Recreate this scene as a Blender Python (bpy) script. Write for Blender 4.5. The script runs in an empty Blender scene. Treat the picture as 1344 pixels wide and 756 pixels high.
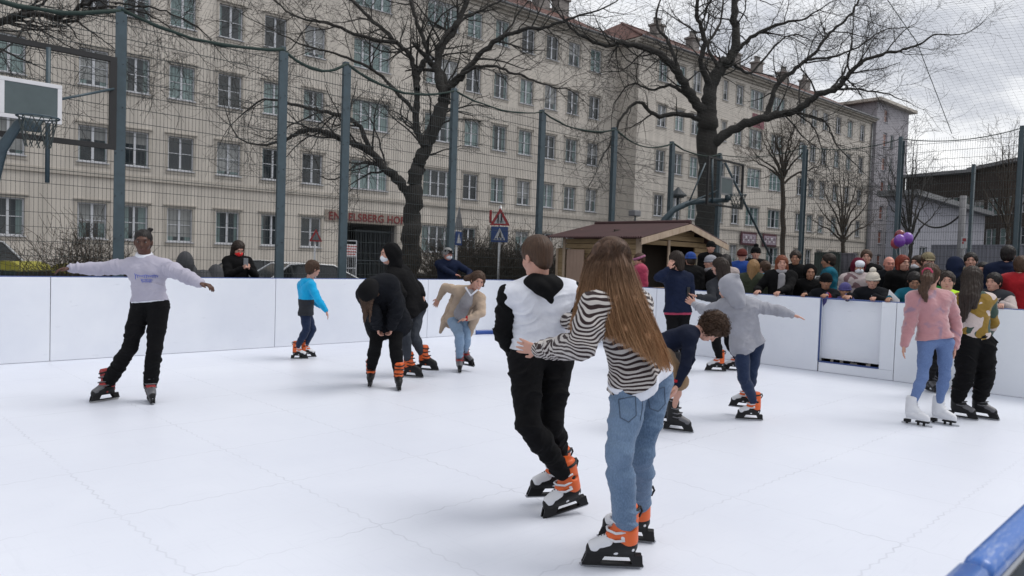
import bpy, bmesh, math, random
import numpy as np
from mathutils import Vector, Matrix, Euler
random.seed(7); RNG = np.random.default_rng(7)
SC = bpy.context.scene
COL = SC.collection
PI = math.pi
# ------------------------------------------------------------------ camera
CAMZ = 1.46; FPX = 965.74; W0, H0 = 1344, 756
_y, _p, _r = [math.radians(a) for a in (44.4786, -2.13695, 1.88178)]
_f = Vector((math.sin(_y)*math.cos(_p), math.cos(_y)*math.cos(_p), math.sin(_p)))
_rt = Vector((math.cos(_y), -math.sin(_y), 0)); _up = _rt.cross(_f)
CR = math.cos(_r)*_rt + math.sin(_r)*_up
CU = -math.sin(_r)*_rt + math.cos(_r)*_up
CF = _f
CPOS = Vector((0, 0, CAMZ))
cam = bpy.data.cameras.new('camera'); camo = bpy.data.objects.new('camera', cam); COL.objects.link(camo)
m = Matrix.Identity(4)
for i in range(3):
    m[i][0] = CR[i]; m[i][1] = CU[i]; m[i][2] = -CF[i]
m.translation = CPOS
camo.matrix_world = m
cam.sensor_width = 36; cam.lens = FPX/W0*36; cam.clip_end = 600; cam.clip_start = 0.05
cam.dof.use_dof = True; cam.dof.focus_distance = 5.2; cam.dof.aperture_fstop = 5.6
SC.camera = camo
def ray(px, py):
    return (CF*FPX + CR*(px-W0/2) - CU*(py-H0/2)).normalized()
def U(px, py, dep):                      # world point seen in that direction at that view depth
    d = CF + CR*((px-W0/2)/FPX) - CU*((py-H0/2)/FPX)
    return CPOS + d*dep
def G(px, py, z=0.0):
    d = ray(px, py); return CPOS + d*((z-CAMZ)/d.z)
def depth(p): return (Vector(p)-CPOS).dot(CF)
def on_x(px, py, X):
    d = ray(px, py); return CPOS + d*(X/d.x)
def on_y(px, py, Y):
    d = ray(px, py); return CPOS + d*(Y/d.y)
# ------------------------------------------------------------------ objects
def tag(o, label=None, cat=None, group=None, kind=None):
    if label: o['label'] = label
    if cat: o['category'] = cat
    if group: o['group'] = group
    if kind: o['kind'] = kind
    return o
def thing(name, label, cat, loc=(0, 0, 0), rz=0, group=None):
    o = bpy.data.objects.new(name, None); COL.objects.link(o)
    o.empty_display_size = .1
    o.location = loc; o.rotation_euler = (0, 0, rz)
    return tag(o, label, cat, group)
def link(name, me, parent=None, world=False):
    o = bpy.data.objects.new(name, me); COL.objects.link(o)
    if parent is not None:
        o.parent = parent
        if world:                        # mesh given in world coordinates
            o.matrix_parent_inverse = pw(parent).inverted()
    return o
def pw(o):                               # world matrix without a depsgraph update
    m = Matrix.Translation(o.location) @ o.rotation_euler.to_matrix().to_4x4() @ Matrix.Diagonal((*o.scale, 1))
    if o.parent is not None:
        m = pw(o.parent) @ o.matrix_parent_inverse @ m
    return m
class MB:                                # mesh collector
    def __init__(s): s.v = []; s.f = []; s.m = []
    def add(s, vs, fs, mi=0):
        b = len(s.v); s.v += [tuple(v) for v in vs]; s.f += [tuple(b+i for i in f) for f in fs]; s.m += [mi]*len(fs); return s
    def box(s, x0, x1, y0, y1, z0, z1, mi=0, M=None):
        vs = [Vector((x, y, z)) for z in (z0, z1) for y in (y0, y1) for x in (x0, x1)]
        if M is not None: vs = [M @ v for v in vs]
        return s.add(vs, [(0, 2, 3, 1), (4, 5, 7, 6), (0, 1, 5, 4), (2, 6, 7, 3), (0, 4, 6, 2), (1, 3, 7, 5)], mi)
    def bbox(s, x0, x1, y0, y1, z0, z1, b=.01, mi=0, M=None):   # bevelled box
        bm = bmesh.new()
        bmesh.ops.create_cube(bm, size=1)
        for v in bm.verts: v.co = Vector((x0+(v.co.x+.5)*(x1-x0), y0+(v.co.y+.5)*(y1-y0), z0+(v.co.z+.5)*(z1-z0)))
        bmesh.ops.bevel(bm, geom=bm.edges[:], offset=b, segments=2, affect='EDGES', profile=.5)
        bm.verts.index_update()
        vs = [(M @ v.co if M is not None else v.co.copy()) for v in bm.verts]
        s.add(vs, [[v.index for v in f.verts] for f in bm.faces], mi); bm.free(); return s
    def quad(s, a, b, c, d, mi=0): return s.add([a, b, c, d], [(0, 1, 2, 3)], mi)
    def poly(s, pts, mi=0): return s.add(pts, [tuple(range(len(pts)))], mi)
    def prism(s, pts2, y0, y1, mi=0, M=None):  # outline in xz extruded along y
        n = len(pts2)
        vs = [Vector((p[0], y0, p[1])) for p in pts2] + [Vector((p[0], y1, p[1])) for p in pts2]
        if M is not None: vs = [M @ v for v in vs]
        fs = [tuple(range(n)), tuple(range(2*n-1, n-1, -1))] + [(i, i+n, (i+1) % n+n, (i+1) % n) for i in range(n)]
        return s.add(vs, fs, mi)
    def tube(s, pts, rad, n=8, mi=0, cap=True, sq=1.0):
        pts = [Vector(p) for p in pts]
        if not hasattr(rad, '__len__'): rad = [rad]*len(pts)
        t = [(pts[min(i+1, len(pts)-1)]-pts[max(i-1, 0)]).normalized() for i in range(len(pts))]
        a = Vector((0, 0, 1)) if abs(t[0].z) < .9 else Vector((1, 0, 0))
        nx = t[0].cross(a).normalized(); vs = []
        for i, p in enumerate(pts):
            nx = (nx - t[i]*nx.dot(t[i])).normalized(); ny = t[i].cross(nx)
            for k in range(n):
                an = 2*PI*k/n
                vs.append(p + (nx*math.cos(an) + ny*math.sin(an)*sq)*rad[i])
        fs = []
        for i in range(len(pts)-1):
            for k in range(n):
                fs.append((i*n+k, i*n+(k+1) % n, (i+1)*n+(k+1) % n, (i+1)*n+k))
        if cap: fs += [tuple(range(n-1, -1, -1)), tuple((len(pts)-1)*n+k for k in range(n))]
        return s.add(vs, fs, mi)
    def ball(s, c, r, mi=0, nu=16, nv=10):
        c = Vector(c); r = Vector(r) if hasattr(r, '__len__') else Vector((r, r, r)); vs = []; fs = []
        for j in range(nv+1):
            th = PI*j/nv
            for i in range(nu):
                ph = 2*PI*i/nu
                vs.append(c+Vector((r.x*math.sin(th)*math.cos(ph), r.y*math.sin(th)*math.sin(ph), r.z*math.cos(th))))
        for j in range(nv):
            for i in range(nu):
                fs.append((j*nu+i, (j+1)*nu+i, (j+1)*nu+(i+1) % nu, j*nu+(i+1) % nu))
        return s.add(vs, fs, mi)
    def mesh(s, name, mats, smooth=False):
        me = bpy.data.meshes.new(name); me.from_pydata(s.v, [], s.f); 
        if not isinstance(mats, (list, tuple)): mats = [mats]
        for mm in mats: me.materials.append(mm)
        if len(mats) > 1: me.polygons.foreach_set('material_index', s.m)
        if smooth: me.polygons.foreach_set('use_smooth', [True]*len(me.polygons))
        me.update(); return me
    def obj(s, name, mats, parent=None, smooth=False, world=False):
        return link(name, s.mesh(name, mats, smooth), parent, world)
def npmesh(name, V, F, mats, mi=None, smooth=True):
    me = bpy.data.meshes.new(name); V = np.asarray(V, np.float32); F = np.asarray(F, np.int32)
    k = F.shape[1]
    me.vertices.add(len(V)); me.vertices.foreach_set('co', V.ravel())
    me.loops.add(F.size); me.loops.foreach_set('vertex_index', F.ravel())
    me.polygons.add(len(F)); me.polygons.foreach_set('loop_start', np.arange(0, F.size, k, dtype=np.int32))
    me.update(calc_edges=True)
    if not isinstance(mats, (list, tuple)): mats = [mats]
    for mm in mats: me.materials.append(mm)
    if mi is not None: me.polygons.foreach_set('material_index', np.asarray(mi, np.int32))
    if smooth: me.polygons.foreach_set('use_smooth', np.ones(len(F), bool))
    me.update(); return me
def copy_tree(o, parent=None):
    c = o.copy(); COL.objects.link(c)
    if parent is not None: c.parent = parent
    for ch in o.children: copy_tree(ch, c)
    return c
# ------------------------------------------------------------------ materials
def srgb(r, g, b):
    f = lambda c: (c/12.92 if c <= .04045 else ((c+.055)/1.055)**2.4)
    return tuple(f(x/255) for x in (r, g, b))
class NT:
    def __init__(s, mat): s.m = mat; s.t = mat.node_tree; s.n = s.t.nodes; s.l = s.t.links
    def new(s, typ, **kw):
        n = s.n.new(typ)
        for k, v in kw.items():
            if k in ('ins',):
                for a, b in v.items():
                    if isinstance(b, bpy.types.NodeSocket): s.l.new(b, n.inputs[a])
                    else: n.inputs[a].default_value = b
            else: setattr(n, k, v)
        return n
    def math(s, op, a, b=None, c=None, clamp=False):
        n = s.n.new('ShaderNodeMath'); n.operation = op; n.use_clamp = clamp
        for i, x in enumerate((a, b, c)):
            if x is None: continue
            if isinstance(x, bpy.types.NodeSocket): s.l.new(x, n.inputs[i])
            else: n.inputs[i].default_value = x
        return n.outputs[0]
    def mix(s, f, a, b):
        n = s.n.new('ShaderNodeMix'); n.data_type = 'RGBA'
        for i, x in ((0, f), (6, a), (7, b)):
            if isinstance(x, bpy.types.NodeSocket): s.l.new(x, n.inputs[i])
            else: n.inputs[i].default_value = x if i == 0 else (*x[:3], 1)
        return n.outputs[2]
    def ramp(s, f, stops):
        n = s.n.new('ShaderNodeValToRGB'); s.l.new(f, n.inputs[0]); e = n.color_ramp.elements
        while len(e) < len(stops): e.new(.5)
        for i, (p, c) in enumerate(stops): e[i].position = p; e[i].color = (*c[:3], 1) if hasattr(c, '__len__') else (c, c, c, 1)
        return n.outputs[0]
    def noise(s, scale=5, detail=4, rough=.5, vec=None, dist=0, dim='3D'):
        n = s.n.new('ShaderNodeTexNoise'); n.inputs['Scale'].default_value = scale; n.inputs['Detail'].default_value = detail
        n.inputs['Roughness'].default_value = rough; n.inputs['Distortion'].default_value = dist
        if vec is not None: s.l.new(vec, n.inputs['Vector'])
        return n.outputs[0]
    def coord(s, which='Object', scale=None, rot=None):
        c = s.n.new('ShaderNodeTexCoord').outputs[which]
        if scale is not None or rot is not None:
            mp = s.n.new('ShaderNodeMapping'); s.l.new(c, mp.inputs[0])
            if scale is not None: mp.inputs['Scale'].default_value = scale
            if rot is not None: mp.inputs['Rotation'].default_value = rot
            c = mp.outputs[0]
        return c
    def sep(s, v):
        n = s.n.new('ShaderNodeSeparateXYZ'); s.l.new(v, n.inputs[0]); return n.outputs
def mat(name, col=(.5, .5, .5), rough=.6, metal=0, var=.12, vs=6, bump=0, bs=60, bd=.01, spec=.5, fn=None, sheen=0, coat=0, rnd=0):
    m = bpy.data.materials.new(name); m.use_nodes = True; N = NT(m); b = N.n['Principled BSDF']
    b.inputs['Roughness'].default_value = rough; b.inputs['Metallic'].default_value = metal
    b.inputs['Specular IOR Level'].default_value = spec
    if sheen: b.inputs['Sheen Weight'].default_value = sheen; b.inputs['Sheen Roughness'].default_value = .5
    if coat: b.inputs['Coat Weight'].default_value = coat; b.inputs['Coat Roughness'].default_value = .08
    co = N.coord('Object')
    if fn: c = fn(N, co)
    else: c = None
    if var:
        nz = N.noise(vs, 5, .6, co); k = N.ramp(nz, [(.25, 1-var), (.75, 1+var)])
        mx = N.new('ShaderNodeMix', data_type='RGBA', blend_type='MULTIPLY'); mx.inputs[0].default_value = 1
        if c is None: mx.inputs[6].default_value = (*col, 1)
        else: N.l.new(c, mx.inputs[6])
        N.l.new(k, mx.inputs[7]); c = mx.outputs[2]
    if rnd:
        oi = N.n.new('ShaderNodeObjectInfo'); v = N.math('MULTIPLY_ADD', oi.outputs['Random'], 2*rnd, 1-rnd)
        hs = N.new('ShaderNodeHueSaturation'); N.l.new(v, hs.inputs['Value'])
        if c is None: hs.inputs['Color'].default_value = (*col, 1)
        else: N.l.new(c, hs.inputs['Color'])
        c = hs.outputs[0]
    if c is None: b.inputs['Base Color'].default_value = (*col, 1)
    else: N.l.new(c, b.inputs['Base Color'])
    if bump:
        bp = N.new('ShaderNodeBump'); bp.inputs['Strength'].default_value = bump; bp.inputs['Distance'].default_value = bd
        N.l.new(N.noise(bs, 4, .6, co), bp.inputs['Height']); N.l.new(bp.outputs[0], b.inputs['Normal'])
    return m
# ================================================================== world, sun
SUN_EL, SUN_AZ = math.radians(59), math.radians(125)
w = bpy.data.worlds.new('World'); SC.world = w; w.use_nodes = True
N = NT(w); bg = N.n['Background']
sky = N.new('ShaderNodeTexSky'); sky.sky_type = 'NISHITA'; sky.sun_disc = False
sky.sun_elevation = SUN_EL; sky.sun_rotation = SUN_AZ; sky.air_density = 1.5; sky.dust_density = 3
gc = N.coord('Generated')
sp = N.sep(gc)
# cloud sheet: project the direction on a plane overhead so the streaks flatten towards the horizon
zz = N.math('ADD', N.math('MAXIMUM', sp[2], 0.0), .16)
cx = N.math('DIVIDE', sp[0], zz); cy = N.math('DIVIDE', sp[1], zz)
cv = N.new('ShaderNodeCombineXYZ'); N.l.new(cx, cv.inputs[0]); N.l.new(cy, cv.inputs[1])
mp = N.new('ShaderNodeMapping'); N.l.new(cv.outputs[0], mp.inputs[0]); mp.inputs['Rotation'].default_value = (0, 0, .6); mp.inputs['Scale'].default_value = (1, 1.6, 1)
n1 = N.noise(.75, 6, .55, mp.outputs[0], .5); n2 = N.noise(2.6, 5, .6, mp.outputs[0], .3)
cl = N.math('MULTIPLY_ADD', n2, .35, N.math('MULTIPLY', n1, .75))
cc = N.ramp(cl, [(.36, (3.9, 4.05, 4.5)), (.47, (4.9, 5.05, 5.5)), (.55, (6.9, 7.0, 7.25)), (.66, (9.0, 8.95, 8.95))])
skm = N.mix(.93, sky.outputs[0], cc)
N.l.new(skm, bg.inputs[0]); bg.inputs[1].default_value = .1
sl = bpy.data.lights.new('sun', 'SUN'); sl.energy = 1.35; sl.angle = math.radians(32); sl.color = (1, .97, .93)
so = bpy.data.objects.new('sun', sl); COL.objects.link(so)
so.rotation_euler = Vector((-.42, .30, -.86)).to_track_quat('-Z', 'Y').to_euler()
SC.view_settings.view_transform = 'Standard'; SC.view_settings.look = 'None'; SC.view_settings.exposure = .43; SC.view_settings.gamma = 1
SC.render.engine = 'CYCLES'; SC.cycles.max_bounces = 5; SC.cycles.diffuse_bounces = 3; SC.cycles.glossy_bounces = 3; SC.cycles.transparent_max_bounces = 8

# ================================================================== materials
def brickfn(N, co): return None
M_plaster = None
def plaster_fn(base):
    def fn(N, co):
        s = N.sep(co)
        # streaks running down under sills, broad patches of older paint
        st = N.noise(1.0, 4, .6, N.coord('Object', (2.2, 2.2, .16)))
        pt = N.noise(.22, 4, .6, co)
        fine = N.noise(14, 3, .6, co)
        a = N.ramp(st, [(.3, .80), (.7, 1.08)]); b = N.ramp(pt, [(.3, .88), (.7, 1.08)]); c = N.ramp(fine, [(.2, .93), (.8, 1.05)])
        x = N.new('ShaderNodeMix', data_type='RGBA', blend_type='MULTIPLY'); x.inputs[0].default_value = 1; x.inputs[6].default_value = (*base, 1); N.l.new(a, x.inputs[7])
        y = N.new('ShaderNodeMix', data_type='RGBA', blend_type='MULTIPLY'); y.inputs[0].default_value = 1; N.l.new(x.outputs[2], y.inputs[6]); N.l.new(b, y.inputs[7])
        z = N.new('ShaderNodeMix', data_type='RGBA', blend_type='MULTIPLY'); z.inputs[0].default_value = 1; N.l.new(y.outputs[2], z.inputs[6]); N.l.new(c, z.inputs[7])
        return z.outputs[2]
    return fn
MT = {}
MT['plaster'] = mat('plaster', rough=.9, var=0, fn=plaster_fn((.54, .502, .455)), bump=.3, bs=25, bd=.02)
MT['plaster_grey'] = mat('plaster_grey', rough=.9, var=0, fn=plaster_fn((.33, .318, .345)), bump=.3, bs=25, bd=.02)
MT['trim'] = mat('trim', (.40, .37, .33), .85, vs=3)
MT['plinth'] = mat('plinth', (.13, .125, .125), .9, var=.2, vs=3)
MT['frame_white'] = mat('window_frame_paint', (.50, .52, .56), .5, var=.06)
MT['sill'] = mat('sill_metal', (.42, .43, .46), .5, var=.1)
def pane_fn(N, co):
    oi = N.n.new('ShaderNodeObjectInfo').outputs['Random']
    s = N.sep(co)
    fold = N.math('SINE', N.math('MULTIPLY', s[0], 55))
    fold = N.math('MULTIPLY_ADD', fold, .12, .88)
    cur = N.new('ShaderNodeMix', data_type='RGBA', blend_type='MULTIPLY'); cur.inputs[0].default_value = 1
    cur.inputs[6].default_value = (.13, .19, .19, 1)
    cb = N.new('ShaderNodeCombineXYZ'); [N.l.new(fold, cb.inputs[i]) for i in range(3)]; N.l.new(cb.outputs[0], cur.inputs[7])
    # drawn share of the curtain differs from window to window
    edge = N.math('ABSOLUTE', s[0])
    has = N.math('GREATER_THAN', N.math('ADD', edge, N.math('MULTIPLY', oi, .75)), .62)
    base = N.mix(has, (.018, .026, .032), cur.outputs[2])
    r2 = N.math('FRACT', N.math('MULTIPLY', oi, 7.31)); low = N.math('MULTIPLY_ADD', N.math('FRACT', N.math('MULTIPLY', oi, 13.7)), 1.1, .15)
    slat = N.math('MULTIPLY_ADD', N.math('SINE', N.math('MULTIPLY', s[2], 120)), .08, .9)
    bl = N.math('MULTIPLY', N.math('GREATER_THAN', r2, .68), N.math('GREATER_THAN', s[2], low))
    sb = N.new('ShaderNodeCombineXYZ'); [N.l.new(N.math('MULTIPLY', slat, k), sb.inputs[i]) for i, k in enumerate((.24, .25, .25))]
    return N.mix(bl, base, sb.outputs[0])
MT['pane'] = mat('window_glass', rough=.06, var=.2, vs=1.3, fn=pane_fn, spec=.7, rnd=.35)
MT['pane_red'] = mat('window_glass_curtain', (.22, .09, .07), .15, var=.3, vs=2, rnd=.3)
MT['roof'] = mat('roof_tiles', rough=.85, var=.25, vs=1.2, fn=lambda N, co: N.ramp(N.noise(9, 3, .7, co), [(.3, (.055, .017, .011)), (.55, (.085, .028, .019)), (.8, (.12, .045, .03))]))
MT['brick'] = mat('chimney_plaster', (.20, .185, .175), .9, var=.3, vs=2)
MT['gutter'] = mat('gutter_zinc', (.16, .165, .175), .5, var=.1)
MT['fence'] = mat('fence_steel', (.040, .066, .082), .45, var=.18, vs=9, spec=.5)
MT['fence_dark'] = mat('fence_steel_dark', (.018, .026, .034), .5, var=.2, vs=9)
MT['wire'] = mat('fence_wire', (.030, .040, .042), .5, var=.1)
MT['net'] = mat('net_cord', (.035, .045, .045), .8, var=.1)
MT['rope'] = mat('net_rope', (.018, .035, .030), .85, var=.3, vs=20)
def bark_fn(N, co):
    n = N.noise(3, 6, .7, N.coord('Object', (9, 9, 1.6)))
    return N.ramp(n, [(.3, (.013, .0122, .0115)), (.6, (.033, .030, .027)), (.8, (.056, .051, .044))])
MT['bark'] = mat('bark', rough=.95, var=.2, vs=1.5, fn=bark_fn, bump=.8, bs=18, bd=.03)
MT['bark_brown'] = mat('bark_brown', (.040, .030, .022), .95, var=.3, vs=3)
MT['asphalt'] = mat('asphalt', (.055, .056, .060), .9, var=.25, vs=.8, bump=.4, bs=80)
MT['court'] = mat('court_surface', (.09, .085, .08), .9, var=.25, vs=.8, bump=.4, bs=80)
MT['paving'] = mat('paving', (.20, .19, .18), .9, var=.2, vs=2)
MT['wood'] = mat('hut_planks', rough=.75, var=.15, vs=3, fn=lambda N, co: N.ramp(N.noise(6, 5, .65, N.coord('Object', (.6, .6, 9))), [(.3, (.24, .165, .085)), (.6, (.36, .26, .145)), (.8, (.42, .31, .18))]), bump=.2, bs=30)
MT['wood_light'] = mat('planed_wood', rough=.7, var=.12, vs=3, fn=lambda N, co: N.ramp(N.noise(5, 5, .65, N.coord('Object', (3, 3, .5))), [(.3, (.36, .27, .19)), (.7, (.50, .40, .31))]))
MT['door_wood'] = mat('door_wood', (.36, .255, .20), .7, var=.12, vs=3)
MT['hut_roof'] = mat('bitumen_sheet', (.044, .016, .017), .8, var=.25, vs=2)
MT['black'] = mat('black_paint', (.012, .012, .013), .6, var=.1)
MT['white_paint'] = mat('white_paint', (.62, .62, .64), .5, var=.06)
MT['steel'] = mat('brushed_steel', (.45, .46, .48), .35, metal=.9, var=.1)
# ================================================================== rink
def seam_fn(N, co):
    s = N.sep(co)
    def seam(a, b, off):
        tri = N.math('PINGPONG', N.math('MULTIPLY', b, 1.0), .055)        # interlocking puzzle teeth along the joint
        tooth = N.math('MULTIPLY', N.math('SUBTRACT', tri, .0275), .38)
        wob = N.math('MULTIPLY', N.math('SUBTRACT', N.noise(5, 2, .5, co), .5), .03)
        x = N.math('ADD', N.math('ADD', N.math('SUBTRACT', a, off), tooth), wob)
        d = N.math('ABSOLUTE', N.math('SUBTRACT', N.math('FRACT', N.math('ADD', x, .5)), .5))
        return N.math('SUBTRACT', 1, N.math('DIVIDE', d, .0085), clamp=True)
    l = N.math('MAXIMUM', seam(s[0], s[1], .28), seam(s[1], s[0], .29))
    brk = N.ramp(N.noise(1.7, 4, .7, co), [(.36, .05), (.66, .60)])
    l = N.math('MULTIPLY', l, brk)
    # skate marks: long fine arcs
    scr = N.noise(3.0, 2, .4, N.coord('Object', (1, 14, 1), (0, 0, .5)), 1.2)
    sc2 = N.noise(2.6, 2, .4, N.coord('Object', (15, 1, 1), (0, 0, .3)), 1.4)
    sm = N.math('MAXIMUM', N.ramp(scr, [(.62, 0), (.70, 1)]), N.ramp(sc2, [(.63, 0), (.71, 1)]))
    base = N.ramp(N.noise(.35, 4, .6, co), [(.3, (.61, .64, .725)), (.7, (.69, .72, .795))])
    spk = N.ramp(N.noise(60, 2, .5, co), [(.68, 0), (.74, 1)])
    c = N.mix(N.math('MULTIPLY', sm, .16), base, (.55, .58, .66))
    c = N.mix(N.math('MULTIPLY', spk, .06), c, (.3, .3, .32))
    return N.mix(l, c, (.38, .40, .46))
MT['ice'] = mat('rink_plastic', rough=.42, var=0, fn=seam_fn, spec=.45, bump=.10, bs=5, bd=.02)
def board_fn(N, co):
    n = N.noise(1.1, 4, .6, co); m2 = N.noise(.9, 5, .65, N.coord('Object', (1, 1, 3)))
    c = N.ramp(n, [(.3, (.66, .69, .76)), (.7, (.74, .765, .82))])
    scuff = N.ramp(N.noise(7, 4, .7, N.coord('Object', (.6, .6, 2.4))), [(.62, 0), (.76, .30)])
    return N.mix(scuff, c, (.38, .40, .46))
MT['board'] = mat('board_plastic', rough=.55, var=0, fn=board_fn, spec=.4)
MT['blue'] = mat('blue_plastic', (.016, .07, .30), .35, var=.12, vs=4, coat=.2)
MT['blue_dark'] = mat('blue_trim', (.035, .07, .22), .5, var=.1)
MT['seam'] = mat('panel_gap', (.05, .06, .075), .8, var=0)
XB, YA, BH = 10.64, 10.63, 1.075
# ground
mb = MB(); mb.quad((-120, -60, -.30), (260, -60, -.30), (260, 220, -.30), (-120, 220, -.30))
tag(mb.obj('ground', MT['asphalt']), kind='structure')
mb = MB(); mb.box(-8, 20.9, -4, 12.3, -.296, -.06); tag(mb.obj('court_ground', MT['court']), kind='structure')
mb = MB(); mb.box(-8.0, XB+.03, -3.0, YA+.03, -.056, 0); tag(mb.obj('rink_floor', MT['ice']), kind='structure')
# strip of pavement along the houses, with kerb
TH = -math.atan(.06); DB = 32.66/math.hypot(1, .06)
BLOC = Vector((.06/math.hypot(1, .06)*DB, 1/math.hypot(1, .06)*DB, 0))
MBD = Matrix.Translation(BLOC) @ Matrix.Rotation(TH, 4, 'Z')
mb = MB(); mb.box(-60, 110, -4.6, 0, -.296, -.16); o = mb.obj('pavement', MT['paving']); o.location = BLOC; o.rotation_euler = (0, 0, TH); tag(o, kind='structure')
mb = MB(); mb.box(-60, 110, -4.8, -4.604, -.296, -.15); o = mb.obj('kerb', MT['trim']); o.location = BLOC; o.rotation_euler = (0, 0, TH); tag(o, kind='structure')

def barrier(name, label, p0, p1, seams, group, rail=True, holes=None):
    p0 = Vector((*p0, 0)); p1 = Vector((*p1, 0)); L = (p1-p0).length; a = math.atan2((p1-p0).y, (p1-p0).x)
    t = thing(name, label, 'barrier', p0, a, group)
    cuts = [0]+sorted(seams)+[L]
    for i in range(len(cuts)-1):
        a0, a1 = cuts[i]+.004, cuts[i+1]-.004
        mb = MB()
        mb.bbox(a0, a1, 0, .03, .004, BH-.014, .004)
        mb.obj('panel', MT['board'], t)
    mb = MB(); mb.tube([(0, .02, BH-.012), (L, .02, BH-.012)], .014, 10, sq=.8)
    mb.obj('top_rail', MT['blue_dark'], t, True)
    mb = MB()
    for i in range(len(cuts)-1):
        mb.box(cuts[i]+.05, cuts[i]+.09, .034, .30, .0, .04); mb.box(cuts[i]+.05, cuts[i]+.09, .034, .07, .04, BH-.05)
        mb.tube([(cuts[i]+.07, .28, .04), (cuts[i]+.07, .06, BH*.7)], .015, 6)
    mb.obj('strut', MT['steel'], t)
    return t
# wall A (far left), local x runs along +x, inner face y=YA
RC = 1.15
barrier('rink_barrier', 'long white rink board with a blue top edge along the left fence', (-8, YA), (XB-RC, YA), [3.37, 6.4, 10.33, 13.37-.03, 16.3], None)
# rounded corner
t = thing('rink_corner_barrier', 'curved white corner board of the rink with a blue kick strip at its foot', 'barrier', (XB-RC, YA-RC, 0))
def arc(r, z0, z1, th, n=36):
    vs = []; fs = []
    for i in range(n+1):
        an = PI/2*i/n
        for rr in (r, r+th):
            for z in (z0, z1): vs.append((rr*math.cos(an), rr*math.sin(an), z))
    for i in range(n):
        b = 4*i
        fs += [(b, b+1, b+5, b+4), (b+2, b+6, b+7, b+3), (b+1, b+3, b+7, b+5), (b, b+4, b+6, b+2)]
    fs += [(0, 2, 3, 1), (4*n, 4*n+1, 4*n+3, 4*n+2)]
    return vs, fs
mb = MB(); mb.add(*arc(RC, .004, BH-.014, .03)); mb.obj('panel', MT['board'], t)
mb = MB(); mb.add(*arc(RC-.012, .0, .085, .0115)); mb.obj('kick_strip', MT['blue'], t, True)
mb = MB(); mb.tube([((RC+.02)*math.cos(PI/2*i/18), (RC+.02)*math.sin(PI/2*i/18), BH-.012) for i in range(19)], .014, 8, sq=.8); mb.obj('top_rail', MT['blue_dark'], t, True)
# wall B (right): from corner to beyond the right frame edge, with the hatch gate
t = thing('rink_barrier', 'white rink board on the right with spectators leaning on it and a recessed hatch', 'barrier', (XB, YA-RC, 0), -PI/2)
# local x = distance from (XB, 9.48) towards -y ; inner face is local y=0, outside is +y
LB = 11.5; yy = lambda y: YA-RC-y
h0, h1 = yy(4.46), yy(3.62); s1 = yy(3.43)
for a0, a1 in ((0, 2.2), (2.2, h0), (s1, yy(1.2)), (yy(1.2), LB)):
    mb = MB(); mb.bbox(a0+.004, a1-.004, 0, .03, .004, BH-.014, .004); mb.obj('panel', MT['board'], t)
mb = MB()
mb.bbox(h1, s1-.004, 0, .03, .14, BH-.014, .004); mb.bbox(h0+.014, s1-.004, 0, .03, .004, .138, .004)
mb.box(h0-.004, h0+.0015, .034, .13, .142, BH-.016)
mb.obj('gate_frame', MT['board'], t)
mb = MB(); mb.box(h0+.004, h1-.003, .10, .13, .19, BH-.016); mb.obj('gate_panel', MT['board'], t)
mb = MB(); mb.box(h0+.002, h0+.011, -.002, .034, .155, BH-.03, 0); mb.box(h0+.014, h1-.002, .034, .05, .140, .155); mb.box(h0+.014, h1-.02, -.003, .032, .139, .149)
mb.obj('gate_edging', MT['blue_dark'], t)
mb = MB(); mb.tube([(0, .02, BH-.012), (LB, .02, BH-.012)], .014, 10, sq=.8); mb.obj('top_rail', MT['blue_dark'], t, True)
mb = MB()
for c in (.05, 2.25, 4.2, s1+.05, 8.3):
    mb.box(c, c+.04, .16, .42, 0, .04); mb.box(c, c+.04, .16, .19, .04, BH-.05); 
mb.obj('strut', MT['steel'], t)
# near barrier beside the camera
t = thing('rink_barrier', 'near rink barrier with a scratched bright blue top rail, bottom right corner', 'barrier', (-1.0, .232, 0))
mb = MB(); mb.bbox(0, 5.5, .012, .034, .004, BH-.03, .004); mb.obj('panel', MT['board'], t)
def railfn(N, co):
    w_ = N.ramp(N.noise(30, 5, .75, N.coord('Object', (1, 6, 1))), [(.5, 0), (.62, .55)])
    w2 = N.ramp(N.noise(3, 4, .6, co), [(.45, 0), (.65, .8)])
    return N.mix(N.math('MULTIPLY', w_, w2), (.03, .125, .42), (.55, .58, .62))
MT['rail'] = mat('blue_rail_plastic', rough=.3, var=.1, fn=railfn, coat=.3)
for a0, a1 in ((0, 2.143), (2.149, 4.1), (4.106, 5.5)):
    mb = MB(); mb.bbox(a0, a1, .0, .040, BH-.040, BH-.0, .014); o = mb.obj('top_rail', MT['rail'], t, True)
mb = MB(); mb.box(0, 5.5, -.03, .009, .05, BH-.06); mb.obj('frame', MT['fence_dark'], t)
mb = MB(); mb.box(2.16, 2.20, -.16, -.031, BH-.16, BH-.13); mb.box(2.16, 2.2, -.16, -.14, .0, BH-.131); mb.obj('bracket', MT['steel'], t)

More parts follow.
